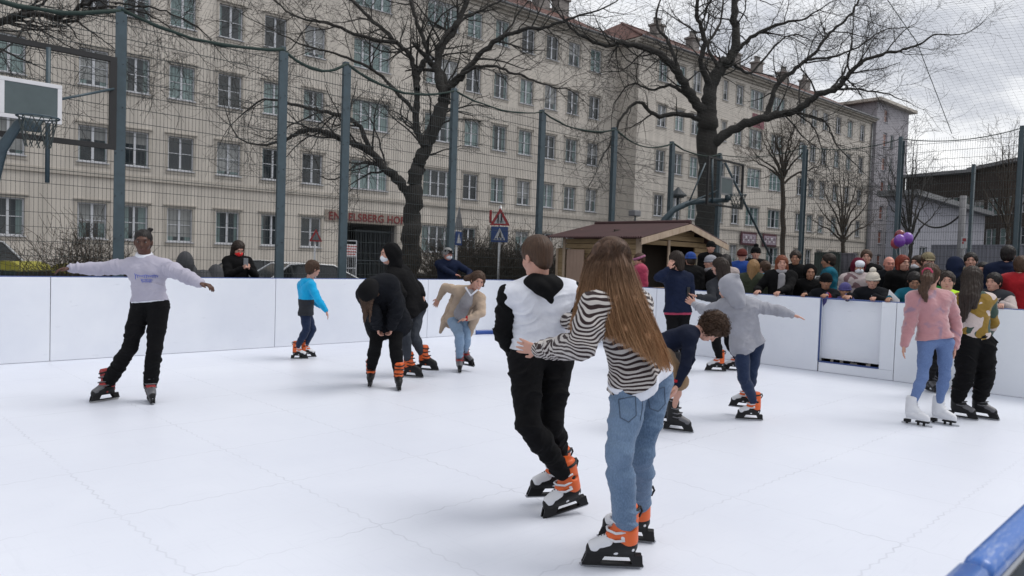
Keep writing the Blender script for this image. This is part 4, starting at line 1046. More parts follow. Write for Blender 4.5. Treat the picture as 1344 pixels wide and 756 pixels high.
# street lamp over the road, light pole on the right, box on a pole over the kiosk
v = U(888, 300, 23.5); t = thing('street_lamp', 'dark pyramid shaped street lamp seen over the kiosk roof', 'lamp', (v.x, v.y, -.3)); zl = U(888, 246, 23.5).z
mb = MB(); mb.tube([(0, 0, 0), (0, 0, zl+.22)], .035, 8); mb.obj('pole', MT['fence_dark'], t, True)
mb = MB(); mb.tube([(0, 0, zl+.02), (0, 0, zl+.06), (0, 0, zl+.22), (0, 0, zl+.30)], [.28, .27, .10, .03], 12); mb.tube([(0, 0, zl-.03), (0, 0, zl+.019)], [.2, .2], 12); mb.obj('lamp_head', MT['fence_dark'], t)
v = U(1262, 300, 30); t = thing('light_pole', 'grey pole with a sagging cable in front of the pale hall', 'pole', (v.x, v.y, -.3)); zl = U(1262, 257, 30).z+.3
mb = MB(); mb.tube([(0, 0, 0), (0, 0, zl)], .13, 10); mb.obj('pole', mat('weathered_pole', (.17, .17, .18), .8, var=.2), t, True)
mb = MB(); q1 = U(1256, 272, 30)-v+Vector((0, 0, 0)); pts = sag((0, 0, zl-.7), Vector(U(1195, 275, 33)-Vector((v.x, v.y, -.3))), .7); mb.tube(pts, .04, 5); mb.obj('cable', MT['black'], t)
v = U(1266, 330, 28); t = thing('notice_sign', 'small white notice with a red mark by the grey pole', 'sign', (v.x, v.y, -.3), -math.atan2(v.x, v.y)); a, b = U(1266, 326, 28).z+.3, U(1266, 311, 28).z+.3
mb = MB(); mb.bbox(-.13, .17, -.02, 0, a, b, .005, 0); mb.box(-.09, .03, -.024, -.0205, b-.17, b-.05, 1); mb.box(-.1, -.04, -.024, -.0205, b-.26, b-.19, 1); mb.obj('panel', [MT['sign_white'], MT['sign_red']], t); mb = MB(); mb.tube([(0, .02, 0), (0, .02, b)], .02, 6); mb.obj('pole', MT['steel'], t)
v = U(833, 300, 19); t = thing('camera_pole', 'small grey box on a thin pole above the kiosk roof', 'pole', (v.x, v.y, -.3)); zl = U(833, 283, 19).z+.3
mb = MB(); mb.tube([(0, 0, 0), (0, 0, zl)], .025, 6); mb.obj('pole', MT['fence'], t, True); mb = MB(); mb.bbox(-.16, .12, -.1, .1, zl-.02, zl+.13, .02); mb.obj('box', MT['gutter'], t)
v = U(1272, 330, 27); t = thing('fence_post', 'thin blue grey post standing beyond the right fence', 'post', (v.x, v.y, -.3)); zl = U(1272, 216, 27).z+.3; mb = MB(); mb.bbox(-.08, .08, -.05, .05, 0, zl, .01); mb.obj('post', MT['fence'], t)
# balloons
MT['bal'] = {}
for nm, c in (('maroon', (.16, .008, .02)), ('purple', (.16, .045, .33)), ('violet', (.17, .05, .36)), ('pink', (.36, .06, .09))):
    MT['bal'][nm] = mat('balloon_'+nm, c, .25, var=.04, coat=.3)
tie = U(1186, 345, 14.6)
for nm, px, py, r, lab in (('maroon', 1181, 309, .100, 'dark red balloon at the top of the bunch'), ('purple', 1181, 316, .112, 'purple balloon in the middle of the bunch'), ('violet', 1191, 313, .107, 'violet balloon on the right of the bunch'), ('pink', 1176, 319, .100, 'pinkish red balloon low on the left of the bunch')):
    c = U(px, py, 14.6+(.14 if nm in ('maroon', 'pink') else 0)); t = thing('balloon', lab, 'balloon', c, 0, 'bunch of balloons over the crowd')
    mb = MB(); mb.ball((0, 0, 0), (r, r, r*1.15), nu=24, nv=16); mb.tube([(0, 0, -r*1.13), (0, 0, -r*1.22)], [.01, .02], 8); mb.obj('skin', MT['bal'][nm], t, True)
    mb = MB(); mb.tube([(0, 0, -r*1.2), tuple(Vector((tie.x, tie.y, tie.z-.3))-c)], .002, 4); mb.obj('string', MT['white_paint'], t)
# ================================================================== figures: signed distance bodies meshed with surface nets
def nv(v): return np.array([float(v[0]), float(v[1]), float(v[2])])
def unit(v): v = np.asarray(v, float); return v/(np.linalg.norm(v)+1e-12)
class Sdf:
    def __init__(s, h=.008): s.h = h; s.p = []
    def cone(s, a, b, ra, rb, k=.02, fold=None, sub=False):
        s.p.append(('c', nv(a), nv(b), ra, rb, k, fold, sub)); return s
    def chain(s, pts, rad, k=.02, fold=None):
        for i in range(len(pts)-1): s.cone(pts[i], pts[i+1], rad[i], rad[i+1], k, fold)
        return s
    def ell(s, c, ax, r, k=.02, sub=False):
        s.p.append(('e', nv(c), np.asarray(ax, float), np.asarray(r, float), k, sub)); return s
    def plane(s, c, n): s.p.append(('p', nv(c), unit(nv(n)))); return s
    def mesh(s):
        h = s.h; lo = np.full(3, 1e9); hi = -lo; bb = []
        for p in s.p:
            if p[0] == 'p': bb.append((np.full(3, -1e6), np.full(3, 1e6))); continue
            if p[0] == 'c': m_ = max(p[3], p[4]); a = np.minimum(p[1], p[2])-m_; b = np.maximum(p[1], p[2])+m_; k = p[5]; sb = p[7]
            else: m_ = p[3].max(); a = p[1]-m_; b = p[1]+m_; k = p[4]; sb = p[5]
            bb.append((a-k-3*h, b+k+3*h))
            if not sb: lo = np.minimum(lo, a); hi = np.maximum(hi, b)
        lo -= 4*h; hi += 4*h; n = np.ceil((hi-lo)/h).astype(int)+1
        Fd = np.full(n, .08, np.float32)
        for p, (a, b) in zip(s.p, bb):
            if p[0] == 'p': a, b = lo, hi+h
            i0 = np.clip(np.floor((a-lo)/h).astype(int), 0, n-1); i1 = np.clip(np.ceil((b-lo)/h).astype(int)+1, 1, n)
            if (i1 <= i0).any(): continue
            X = (lo[0]+h*np.arange(i0[0], i1[0])).astype(np.float32)[:, None, None]; Y = (lo[1]+h*np.arange(i0[1], i1[1])).astype(np.float32)[None, :, None]; Z = (lo[2]+h*np.arange(i0[2], i1[2])).astype(np.float32)[None, None, :]
            if p[0] == 'p':
                c, n_ = p[1], p[2]; np.maximum(Fd, (X-c[0])*n_[0]+(Y-c[1])*n_[1]+(Z-c[2])*n_[2], out=Fd); continue
            if p[0] == 'c':
                _, A, B, ra, rb, k, fold, sub = p; ba = B-A; L = np.linalg.norm(ba)+1e-9; u = ba/L
                x, y, z = X-A[0], Y-A[1], Z-A[2]
                t = x*u[0]+y*u[1]+z*u[2]; tc = np.clip(t, 0, L)
                q2 = x*x+y*y+z*z; d = np.sqrt(np.maximum(q2-2*t*tc+tc*tc, 0))
                r = ra+(rb-ra)*(tc/L); r = r*(1-0)  
                d = d-r
                if fold:
                    am, wl = fold; ph = (A[0]*37+A[2]*53) % 6.28
                    wp_ = 2.6*np.sin(13*x-9*y+ph)+2.2*np.sin(11*y+8*z+ph*2)+1.3*np.sin(23*z+17*x-19*y)
                    mk = np.clip(.55+.6*np.sin(9*x+11*z-7*y+ph)*np.sin(14*z-6*x+8*y+2*ph), 0, 1)
                    rg_ = (1-np.abs(np.sin(3.1416*t/wl+ph+.5*wp_)))**2; r2_ = (1-np.abs(np.sin(3.1416*2.3*t/wl-ph+.8*wp_)))**2
                    d = d-am*mk*(1.5*rg_+.6*r2_-.55)
            else:
                _, c, ax, rr, k, sub = p; x, y, z = X-c[0], Y-c[1], Z-c[2]
                e0 = x*ax[0][0]+y*ax[0][1]+z*ax[0][2]; e1 = x*ax[1][0]+y*ax[1][1]+z*ax[1][2]; e2 = x*ax[2][0]+y*ax[2][1]+z*ax[2][2]
                k0 = np.sqrt((e0/rr[0])**2+(e1/rr[1])**2+(e2/rr[2])**2)+1e-6; k1 = np.sqrt((e0/rr[0]**2)**2+(e1/rr[1]**2)**2+(e2/rr[2]**2)**2)+1e-6
                d = k0*(k0-1)/k1
            sl_ = (slice(i0[0], i1[0]), slice(i0[1], i1[1]), slice(i0[2], i1[2])); F0 = Fd[sl_]
            if sub:
                g = np.maximum(k-np.abs(F0+d), 0)/k; Fd[sl_] = np.maximum(F0, -d)+g*g*k*.25
            else:
                g = np.maximum(k-np.abs(F0-d), 0)/k; Fd[sl_] = np.minimum(F0, d)-g*g*k*.25
        S = Fd < 0
        c8 = [S[dx:n[0]-1+dx, dy:n[1]-1+dy, dz:n[2]-1+dz] for dx in (0, 1) for dy in (0, 1) for dz in (0, 1)]
        an = c8[0].copy(); al = c8[0].copy()
        for c in c8[1:]: an |= c; al &= c
        act = an & ~al; I = np.argwhere(act); idx = np.full(act.shape, -1, np.int64); idx[act] = np.arange(len(I))
        off = np.array([(dx, dy, dz) for dx in (0, 1) for dy in (0, 1) for dz in (0, 1)])
        val = np.stack([Fd[I[:, 0]+o[0], I[:, 1]+o[1], I[:, 2]+o[2]] for o in off], 1)
        P = np.zeros((len(I), 3)); cn = np.zeros(len(I))
        for a in range(8):
            for b in range(a+1, 8):
                if abs(off[a]-off[b]).sum() != 1: continue
                cr = (val[:, a] < 0) != (val[:, b] < 0); t = val[:, a]/(val[:, a]-val[:, b]+1e-12)
                P[cr] += (off[a]+(off[b]-off[a])*t[cr, None]); cn[cr] += 1
        V = lo+h*(I+P/np.maximum(cn, 1)[:, None]); Q = []
        for ax in range(3):
            o = [0, 0, 0]; o[ax] = 1; m0 = [slice(1, n[i]-1) for i in range(3)]; m0[ax] = slice(0, n[ax]-1); m1 = list(m0); m1[ax] = slice(1, n[ax])
            A = S[tuple(m0)]; B = S[tuple(m1)]; ed = np.argwhere(A != B); 
            if not len(ed): continue
            st = A[ed[:, 0], ed[:, 1], ed[:, 2]]; base = ed+np.array([1 if i != ax else 0 for i in range(3)])
            u_, v_ = (ax+1) % 3, (ax+2) % 3; eu = np.zeros(3, int); eu[u_] = 1; ev = np.zeros(3, int); ev[v_] = 1
            c = [base-eu-ev, base-ev, base, base-eu]; q = np.stack([idx[k[:, 0], k[:, 1], k[:, 2]] for k in c], 1)
            q[~st] = q[~st][:, ::-1]; Q.append(q)
        Q = np.concatenate(Q); Q = Q[(Q >= 0).all(1)]
        # light smoothing
        return V, Q
def relax(V, Q, it=1, w=.5):
    for _ in range(it):
        A = np.zeros_like(V); c = np.zeros(len(V))
        for i in range(4):
            a, b = Q[:, i], Q[:, (i+1) % 4]
            np.add.at(A, a, V[b]); np.add.at(A, b, V[a]); np.add.at(c, a, 1); np.add.at(c, b, 1)
        V = V*(1-w)+w*A/np.maximum(c, 1)[:, None]
    return V
def wob(V, f, ph=0):
    x, y, z = V[:, 0]*f+ph, V[:, 1]*f-ph, V[:, 2]*f*1.2
    return (np.sin(x*1.1+2*np.sin(y*.7+z*.5))*np.sin(z*1.3+1.7*np.sin(x*.6-y*.4))+.7*np.sin(y*1.7-z*.9+1.5*np.sin(z*1.1+x*.3)))*.6
def stylish(V): return V
def crumple(V): return .0032*wob(V, 16, 1)+.0020*wob(V, 37, 2)+.0010*wob(V, 80, 4)
def vnorm(V, Q):
    Nn = np.cross(V[Q[:, 2]]-V[Q[:, 0]], V[Q[:, 3]]-V[Q[:, 1]]); A = np.zeros_like(V)
    for i in range(4): np.add.at(A, Q[:, i], Nn)
    return A/(np.linalg.norm(A, axis=1, keepdims=True)+1e-12)
def sdf_obj(s, name, mt, par, it=1, paint=None, disp=None):
    V, Q = s.mesh()
    if it: V = relax(V, Q, it)
    if disp: V = V+vnorm(V, Q)*disp(V)[:, None]
    mi = None
    if paint is not None: mi = paint(V[Q].mean(1))
    return link(name, npmesh(name, V, Q, mt, mi), par)
# ------------------------------------------------------------------ fabrics, skin, hair
def cloth(name, col, rough=.9, var=.2, vs=5, bump=.35, bs=30, bd=.008, sheen=None, fn=None):
    sheen = (.12 if max(col) > .15 else 0) if sheen is None else sheen
    return mat('cloth_'+name, col, rough, var=var, vs=vs, bump=bump, bs=bs, bd=bd, sheen=sheen, spec=.15, fn=fn)
CL = {k: cloth(k, c) for k, c in dict(black=(.0045, .0045, .0052), ink=(.006, .007, .010), navy=(.006, .009, .022), blue_navy=(.008, .013, .034), charcoal=(.030, .032, .038), grey=(.27, .275, .31), lilac=(.36, .345, .42), white=(.62, .64, .70), cream=(.50, .46, .40), beige=(.40, .31, .235), pink=(.42, .20, .215), hot_pink=(.34, .045, .09), turquoise=(.008, .32, .60), teal=(.01, .10, .15), olive=(.035, .042, .028), maroon=(.09, .008, .022), red=(.30, .012, .018), jeans_grey=(.040, .045, .055), tan=(.22, .145, .085), brown=(.045, .022, .014), violet=(.065, .06, .18), khaki=(.19, .16, .095), neon=(.45, .75, .03), green=(.02, .22, .04), royal=(.015, .05, .22), light_coat=(.42, .36, .35), scarf_grey=(.24, .235, .25), red_brown=(.11, .03, .025), headband=(.30, .12, .20), mask_red=(.75, .03, .03)).items()}
def denim(name, base, light):
    def fn(N, co):
        n = N.noise(2.2, 4, .6, co); f = N.noise(160, 2, .5, N.coord('Object', (1, 1, .5)))
        a = N.ramp(n, [(.3, base), (.68, light)])
        return N.mix(N.ramp(f, [(.35, 0), (.7, .35)]), a, tuple(x*1.5 for x in light))
    return cloth(name, base, fn=fn, var=0, bump=.3, bs=40, sheen=.1)
CL['denim'] = denim('denim', (.060, .105, .175), (.135, .195, .285)); CL['denim_light'] = denim('denim_light', (.15, .23, .34), (.24, .33, .45)); CL['denim_dark'] = denim('denim_dark', (.010, .017, .042), (.020, .032, .070)); CL['denim_blue'] = denim('denim_blue', (.085, .135, .27), (.12, .18, .34))
def zebra(N, co):
    s = N.sep(co); wv = N.noise(4.2, 1.5, .45, co, .4); w2 = N.noise(11, 1, .4, co)
    k = N.math('ADD', N.math('MULTIPLY', s[2], 300), N.math('ADD', N.math('MULTIPLY', wv, 62), N.math('MULTIPLY', w2, 9)))
    return N.ramp(N.math('SINE', k), [(.46, (.52, .49, .46)), (.60, (.028, .016, .018))]) if False else N.mix(N.math('GREATER_THAN', N.math('SINE', k), -.02), (.44, .415, .40), (.028, .017, .018))
CL['zebra'] = cloth('zebra', (.5, .5, .5), fn=zebra, var=.08, bump=.4, bs=120, bd=.003)
def camo_fn(N, co):
    a = N.noise(5.5, 1.5, .4, co, .5); b = N.noise(4.5, 1.5, .4, N.coord('Object', (1, 1, 1.4), (1, 2, .4)), .6)
    c = N.mix(N.math('GREATER_THAN', a, .50), (.045, .075, .062), (.23, .145, .03))
    return N.mix(N.math('GREATER_THAN', b, .53), c, (.50, .43, .41))
CL['camo'] = cloth('camo', (.5, .5, .5), fn=camo_fn, var=.08)
def tiedye(N, co):
    a = N.noise(6, 2, .5, co, .8); return N.mix(N.ramp(a, [(.58, 0), (.68, .6)]), (.40, .20, .215), (.16, .15, .24))
CL['pink_dye'] = cloth('pink_velour', (.4, .2, .2), fn=tiedye, var=.12, sheen=.6)
def sweat(N, co):
    return N.ramp(N.noise(3, 3, .5, co), [(.3, (.335, .325, .40)), (.7, (.40, .385, .46))])
CL['sweat'] = cloth('sweatshirt', (.36, .35, .43), fn=sweat, var=.06)
CL['pattern'] = cloth('patterned_coat', (.4, .35, .35), fn=lambda N, co: N.mix(N.math('GREATER_THAN', N.noise(9, 1, .4, co), .57), (.42, .36, .36), (.16, .10, .11)), var=.1)
def skin(name, col): 
    m = mat('skin_'+name, col, .5, var=.10, vs=9, bump=.08, bs=70, bd=.002, spec=.4); b = m.node_tree.nodes['Principled BSDF']; b.inputs['Subsurface Weight'].default_value = .08; b.inputs['Subsurface Radius'].default_value = (.02, .008, .004); return m
SK = {'fair': skin('fair', (.46, .25, .19)), 'tan': skin('tan', (.33, .17, .11)), 'dark': skin('dark', (.075, .032, .020)), 'red': skin('red', (.50, .22, .17))}
def hairm(name, a, b, tip=None, z0=0, z1=1):
    def fn(N, co):
        n = N.noise(5, 5, .65, N.coord('Object', (26, 26, 2.0))); c = N.ramp(n, [(.3, a), (.7, b)])
        if tip:
            s = N.sep(co); g = N.math('DIVIDE', N.math('SUBTRACT', z1, s[2]), z1-z0, clamp=True); g = N.math('MULTIPLY', g, N.math('MULTIPLY_ADD', n, .8, .65), clamp=True)
            c = N.mix(g, c, tip)
        return c
    return mat('hair_'+name, rough=.55, var=0, fn=fn, spec=.28, bump=.35, bs=90, bd=.003)
HR = {'black': hairm('black', (.006, .005, .005), (.015, .012, .012)), 'dark': hairm('dark', (.012, .008, .006), (.030, .019, .014)), 'brown': hairm('brown', (.030, .016, .010), (.075, .040, .023)), 'auburn': hairm('auburn', (.085, .022, .010), (.20, .055, .022)), 'blonde': hairm('blonde', (.15, .085, .035), (.30, .18, .08)), 'red': hairm('red', (.11, .015, .008), (.2, .03, .015)), 'grey': hairm('grey', (.15, .15, .15), (.3, .3, .3)),
      'ombre_light': hairm('ombre_light', (.045, .025, .016), (.13, .075, .047), (.55, .32, .16), .98, 1.50), 'ombre_dark': hairm('ombre_dark', (.024, .013, .009), (.07, .038, .024), (.32, .165, .075), 1.0, 1.50),
      'ombre': hairm('ombre', (.036, .019, .012), (.115, .062, .038), (.46, .25, .125), 1.0, 1.52)}
EYE = [mat('eye_white', (.26, .245, .24), .3, var=0), mat('eye_iris', (.02, .012, .008), .15, var=0)]
LIP = {'fair': mat('lips_fair', (.30, .10, .09), .45, var=.05), 'tan': mat('lips_tan', (.22, .075, .06), .45, var=.05), 'dark': mat('lips_dark', (.085, .028, .024), .4, var=.05), 'red': mat('lips_red', (.30, .09, .08), .45, var=.05)}
MASKW = mat('mask_white', (.62, .65, .70), .8, var=.06); MASKR = CL['mask_red']; MASKG = mat('mask_grey', (.30, .31, .35), .8, var=.06)
TEETH = mat('teeth', (.6, .58, .54), .3, var=0)
class Fr:                                # head frame
    def __init__(s, c, f, up=(0, 0, 1), sc=1.0):
        s.c = nv(c); s.f = unit(nv(f)); u = nv(up); u = unit(u-s.f*u.dot(s.f)); s.u = u; s.l = np.cross(u, s.f); s.s = sc; s.ax = np.stack([s.l, s.f, s.u])
    def P(s, l, f, u): return s.c+(s.l*l+s.f*f+s.u*u)*s.s
def add_head(S, H, neck, k=1.0):
    s = H.s; P = H.P; ax = H.ax; R = lambda *r: np.array(r)*s
    S.ell(P(0, -.012, .032), ax, R(.074, .094, .085), .01)
    S.ell(P(0, .020, -.02), ax, R(.057, .068, .082), .03*s)
    S.ell(P(0, .048, -.078), ax, R(.036, .034, .030), .035*s)
    for q in (-1, 1):
        S.ell(P(q*.036, .052, -.022), ax, R(.026, .026, .026), .02*s)
        S.ell(P(q*.030, .098, .014), ax, R(.017, .016, .010), .010*s, sub=True)
        S.ell(P(q*.076, -.008, -.005), ax, R(.009, .017, .030), .006*s)
    S.cone(P(0, .086, .018), P(0, .102, -.020), .007*s, .0125*s, .012*s)
    S.ell(P(0, .100, -.024), ax, R(.016, .010, .009), .008*s)
    S.ell(P(0, .084, -.050), ax, R(.024, .010, .008), .008*s); S.ell(P(0, .082, -.062), ax, R(.020, .010, .008), .008*s)
    S.ell(P(0, .078, .036), ax, R(.045, .018, .012), .012*s)
    S.cone(P(0, -.018, -.05), neck, .052*s, .056*s, .03*s)
def face(par, H, sk='fair', brow='dark', eyes=True, mouth=True, smile=False, mask=None, wide=False):
    s = H.s; P = H.P; M_ = lambda l, f, u: Matrix(((H.l[0], H.f[0], H.u[0], 0), (H.l[1], H.f[1], H.u[1], 0), (H.l[2], H.f[2], H.u[2], 0), (0, 0, 0, 1))) 
    A = Matrix((H.l*s, H.f*s, H.u*s)).transposed().to_4x4(); A.translation = Vector(H.c)
    if eyes:
        for q in (-1, 1):
            mb = MB(); mb.ball((q*.030, .0775, .011), (.0115, .0108, .0050), 0, 14, 8); mb.ball((q*.030, .0840, .011), (.0068, .0062, .0062), 1, 10, 6)
            mb.v = [A @ Vector(v) for v in mb.v]; mb.obj('eye', EYE, par, True)
            mb = MB(); mb.tube([A @ Vector((q*.014, .0905, .031)), A @ Vector((q*.032, .0885, .037)), A @ Vector((q*.048, .076, .031))], [.003*s, .0036*s, .002*s], 5); mb.obj('eyebrow', HR[brow], par, True)
    if mask:
        S = Sdf(.006); S.ell(P(0, .052, -.045), H.ax, np.array([.060, .058, .047])*s, .01); S.ell(P(0, .085, -.03), H.ax, np.array([.022, .026, .026])*s, .02)
        sdf_obj(S, 'face_mask', mask, par)
        mb = MB()
        for q in (-1, 1): mb.tube([A @ Vector((q*.055, .05, -.03)), A @ Vector((q*.080, -.005, .005))], .0018*s, 4)
        mb.obj('mask_strap', mask, par, True)
    elif mouth:
        mb = MB(); wdt = .024 if smile else .019
        mb.tube([A @ Vector((-wdt, .083, -.056+(.006 if smile else 0))), A @ Vector((-.008, .0925, -.056)), A @ Vector((.008, .0925, -.056)), A @ Vector((wdt, .083, -.056+(.006 if smile else 0)))], [.002*s, .0052*s, .0052*s, .002*s], 6)
        mb.obj('mouth', LIP[sk], par, True)
        if smile:
            mb = MB(); mb.tube([A @ Vector((-.015, .0935, -.0545)), A @ Vector((.015, .0935, -.0545))], .0035*s, 6); mb.obj('teeth', TEETH, par, True)
def hand(S, w, d, nrm, s=1.0, curl=.5, th=1, spread=.12, k=.004):
    """w wrist, d finger direction, nrm palm normal (fingers curl towards it), th +-1 thumb side"""
    d = unit(nv(d)); n_ = nv(nrm); n_ = unit(n_-d*n_.dot(d)); L = np.cross(d, n_); w = nv(w)
    for o in (-.024, -.008, .010, .026): S.cone(w+L*o*.55*s, w+(d*.078+L*o*1.05)*s, .0155*s, .0125*s, .008)
    for i, (o, ln) in enumerate(((-.030, .055), (-.010, .070), (.011, .074), (.031, .066))):
        b = w+(d*.078+L*o)*s; a1 = curl*.75; dd = unit(d+L*(o/.03)*spread)
        d1 = dd*math.cos(a1)+n_*math.sin(a1); d2 = dd*math.cos(a1*2.1)+n_*math.sin(a1*2.1)
        m_ = b+d1*ln*.52*s; S.cone(b, m_, .0098*s, .0086*s, k); S.cone(m_, m_+d2*ln*.48*s, .0086*s, .0068*s, k)
    b = w+(d*.022+L*th*.024)*s; d1 = unit(d*.75+L*th*.75+n_*.25); m_ = b+d1*.042*s; S.cone(b, m_, .0135*s, .0105*s, .008); S.cone(m_, m_+unit(d*1.0+L*th*.3+n_*.25)*.032*s, .0105*s, .0078*s, k)
def lp(a, b, t): return nv(a)*(1-t)+nv(b)*t
def torso_pts(J):
    C, P = nv(J['chest']), nv(J['pelvis']); W = lp(P, C, .45)+nv(J.get('waist_off', (0, 0, 0)))
    side = unit(nv(J['sh'][1])-nv(J['sh'][0])); hs = unit(nv(J['hip'][1])-nv(J['hip'][0])); wsd = unit(side+hs)
    return C, P, W, side, wsd
def add_torso(S, J, s, t, g=1.0, fold=None, hem=0, k=.04, bot=1.0):
    C, P, W, side, wsd = torso_pts(J)
    PB_ = lp(W, P, bot)
    for i, q in ((0, -1), (1, 1)):
        c = lp(C, J['sh'][i], .42); h_ = nv(J['hip'][i]); w_ = W+wsd*q*.060*s*g
        sh = nv(J['sh'][i])
        S.cone(c, w_, (.098*g)*s+t, (.086*g)*s+t, k, fold); S.cone(w_, lp(w_, lp(h_, P, .16), bot), (.086*g)*s+t, (.086+.010*bot)*g*s+t, k, fold)
        S.cone(lp(J['neck'], sh, .18), lp(J['neck'], sh, .93), .050*s+t, .052*s+t, k)
        S.cone(c, lp(c, sh, .75), .075*s+t, .055*s+t, k)
        if hem:
            dn = unit(P-C); S.cone(h_, h_+dn*hem, .098*s*g+t, .098*s*g+t*1.1, k, fold)
    S.cone(C, PB_, .088*s*g+t, .090*s*g+t, k)
def cut_hem(S, J, s, bot=1.0, hem=0):
    C, P, W, side, wsd = torso_pts(J); n_ = unit(P-W); S.plane(W+(P-W)*bot+n_*(hem+.045*s), n_)
def add_arm(S, J, i, s, t=0, g=1.0, fold=None, end=1.0, k=.02, cuff=0):
    sh, el, wr = nv(J['sh'][i]), nv(J['el'][i]), nv(J['wr'][i]); wr2 = lp(el, wr, end)
    S.cone(sh, lp(sh, el, .5), .050*s*g+t, .046*s*g+t, k, fold); S.cone(lp(sh, el, .5), el, .046*s*g+t, .038*s*g+t, k, fold)
    S.cone(el, lp(el, wr2, .35), .038*s*g+t, .036*s*g+t, k, fold); S.cone(lp(el, wr2, .35), wr2, .036*s*g+t, .0255*s*g+t*(.75+cuff), k, fold)
def add_leg(S, J, i, s, t=0, g=1.0, fold=None, end=1.0, k=.025, flare=0):
    h_, kn, an = nv(J['hip'][i]), nv(J['kn'][i]), nv(J['an'][i]); a2 = lp(kn, an, end)
    S.cone(h_, lp(h_, kn, .55), .086*s*g+t, .066*s*g+t, k, fold); S.cone(lp(h_, kn, .55), kn, .066*s*g+t, .050*s*g+t, k, fold)
    S.cone(kn, lp(kn, a2, .35), .050*s*g+t, .052*s*g+t, k, fold); S.cone(lp(kn, a2, .35), a2, .052*s*g+t, .036*s*g+t+flare, k, fold)
def hairshell(par, H, mt, kind='short', extra=None, h=.007, t=.012, strand=.0022, name='hair', fringe=0):
    s = H.s; P = H.P; ax = H.ax; S = Sdf(h)
    if kind == 'crop':
        S.ell(P(0, -.013, .032), ax, np.array([.0775, .0965, .0885])*s, .01); S.ell(P(0, -.006, .055), ax, np.array([.079, .097, .082])*s, .03); S.ell(P(0, -.052, -.020), ax, np.array([.060, .048, .060])*s, .02)
    else: S.ell(P(0, -.016, .036), ax, np.array([.076+t, .095+t, .086+t])*s, .01)
    if kind not in ('cap', 'crop'): S.ell(P(0, -.050, -.030), ax, np.array([.066+t*.6, .050+t*.6, .060])*s, .02)
    if kind == 'long' or kind == 'bob':
        for q in (-1, 1): S.cone(P(q*.066, -.02, .02), P(q*.074, .0, -.10), .030*s, .024*s, .02)
        S.cone(P(0, -.07, .02), P(0, -.075, -.10), .055*s, .05*s, .03)
    if extra:
        for e in extra: S.cone(*e)
    hl = .030 if not fringe else .005
    S.ell(P(0, .107, -.022), ax, np.array([.066, .060, .090+.0*hl])*s, .010, sub=True)
    if fringe:
        S.ell(P(0, .062, .068), ax, np.array([.062, .034, .030])*s, .01)
    def disp(V):
        d = V-H.c; a = np.arctan2(d@H.l, d@H.f); rr = np.hypot(d@H.l, d@H.f); 
        return strand*(np.sin(a*47+3*np.sin(V[:, 2]*9))+.6*np.sin(a*23+V[:, 2]*30+1))+strand*.6*np.sin(V[:, 0]*160+V[:, 1]*130)+strand*.8*wob(V, 45, 3)
    return sdf_obj(S, name, mt, par, disp=disp if strand else None)
def beanie(par, H, mt, pom=None, slouch=0, fur=0):
    s = H.s; P = H.P; ax = H.ax; S = Sdf(.008)
    S.ell(P(0, -.014, .048), ax, np.array([.090, .110, .092])*s, .01)
    if slouch: S.ell(P(0, -.05, .10), ax, np.array([.06, .07, .05])*s, .04)
    S.ell(P(0, .03, -.085), ax, np.array([.2, .2, .095])*s, .006, sub=True)
    o = sdf_obj(S, 'beanie', mt, par, disp=lambda V: .0022*np.sin(np.arctan2((V-H.c)@H.l, (V-H.c)@H.f)*38))
    mb = MB(); pts = [Vector(P(.089*math.cos(a), -.012+.108*math.sin(a), .030)) for a in np.linspace(0, 2*PI, 25)]; mb.tube(pts, .014*s, 6, cap=False); mb.obj('beanie_cuff', mt, o, True)
    if pom:
        S = Sdf(.007); S.ell(P(0, -.02, .155), ax, np.array([.044, .044, .040])*s, .01); sdf_obj(S, 'pompom', pom, o, disp=lambda V: .004*np.sin(V[:, 0]*190)*np.sin(V[:, 1]*170)*np.sin(V[:, 2]*180))
    return o
def capbrim(par, H, mt, flat=False):
    s = H.s; P = H.P; S = Sdf(.007)
    S.ell(P(0, -.014, .050), H.ax, np.array([.088, .106, .074 if flat else .085])*s, .01); S.ell(P(0, .0, -.06), H.ax, np.array([.2, .2, .095])*s, .006, sub=True); 
    o = sdf_obj(S, 'cap', mt, par)
    S = Sdf(.005); S.ell(P(0, .105, .036), H.ax, np.array([.066, .055, .008])*s, .01); sdf_obj(S, 'brim', mt, o); return o
def hood_up(par, H, mt, fur=None, tail=.0):
    s = H.s; P = H.P; S = Sdf(.008)
    S.ell(P(0, -.030, .026), H.ax, np.array([.108, .118, .122])*s, .01); S.cone(P(0, -.07, -.02), P(0, -.06, -.13), .085*s, .09*s, .04)
    if tail: S.cone(P(0, -.08, .09), P(0, -.14, .11), .05*s, .02*s, .04)
    S.ell(P(0, .118, -.012), H.ax, np.array([.078, .100, .100])*s, .012, sub=True); return sdf_obj(S, 'hood', mt, par, disp=lambda V: .003*np.sin(V[:, 2]*45+3*np.sin(V[:, 0]*20)))
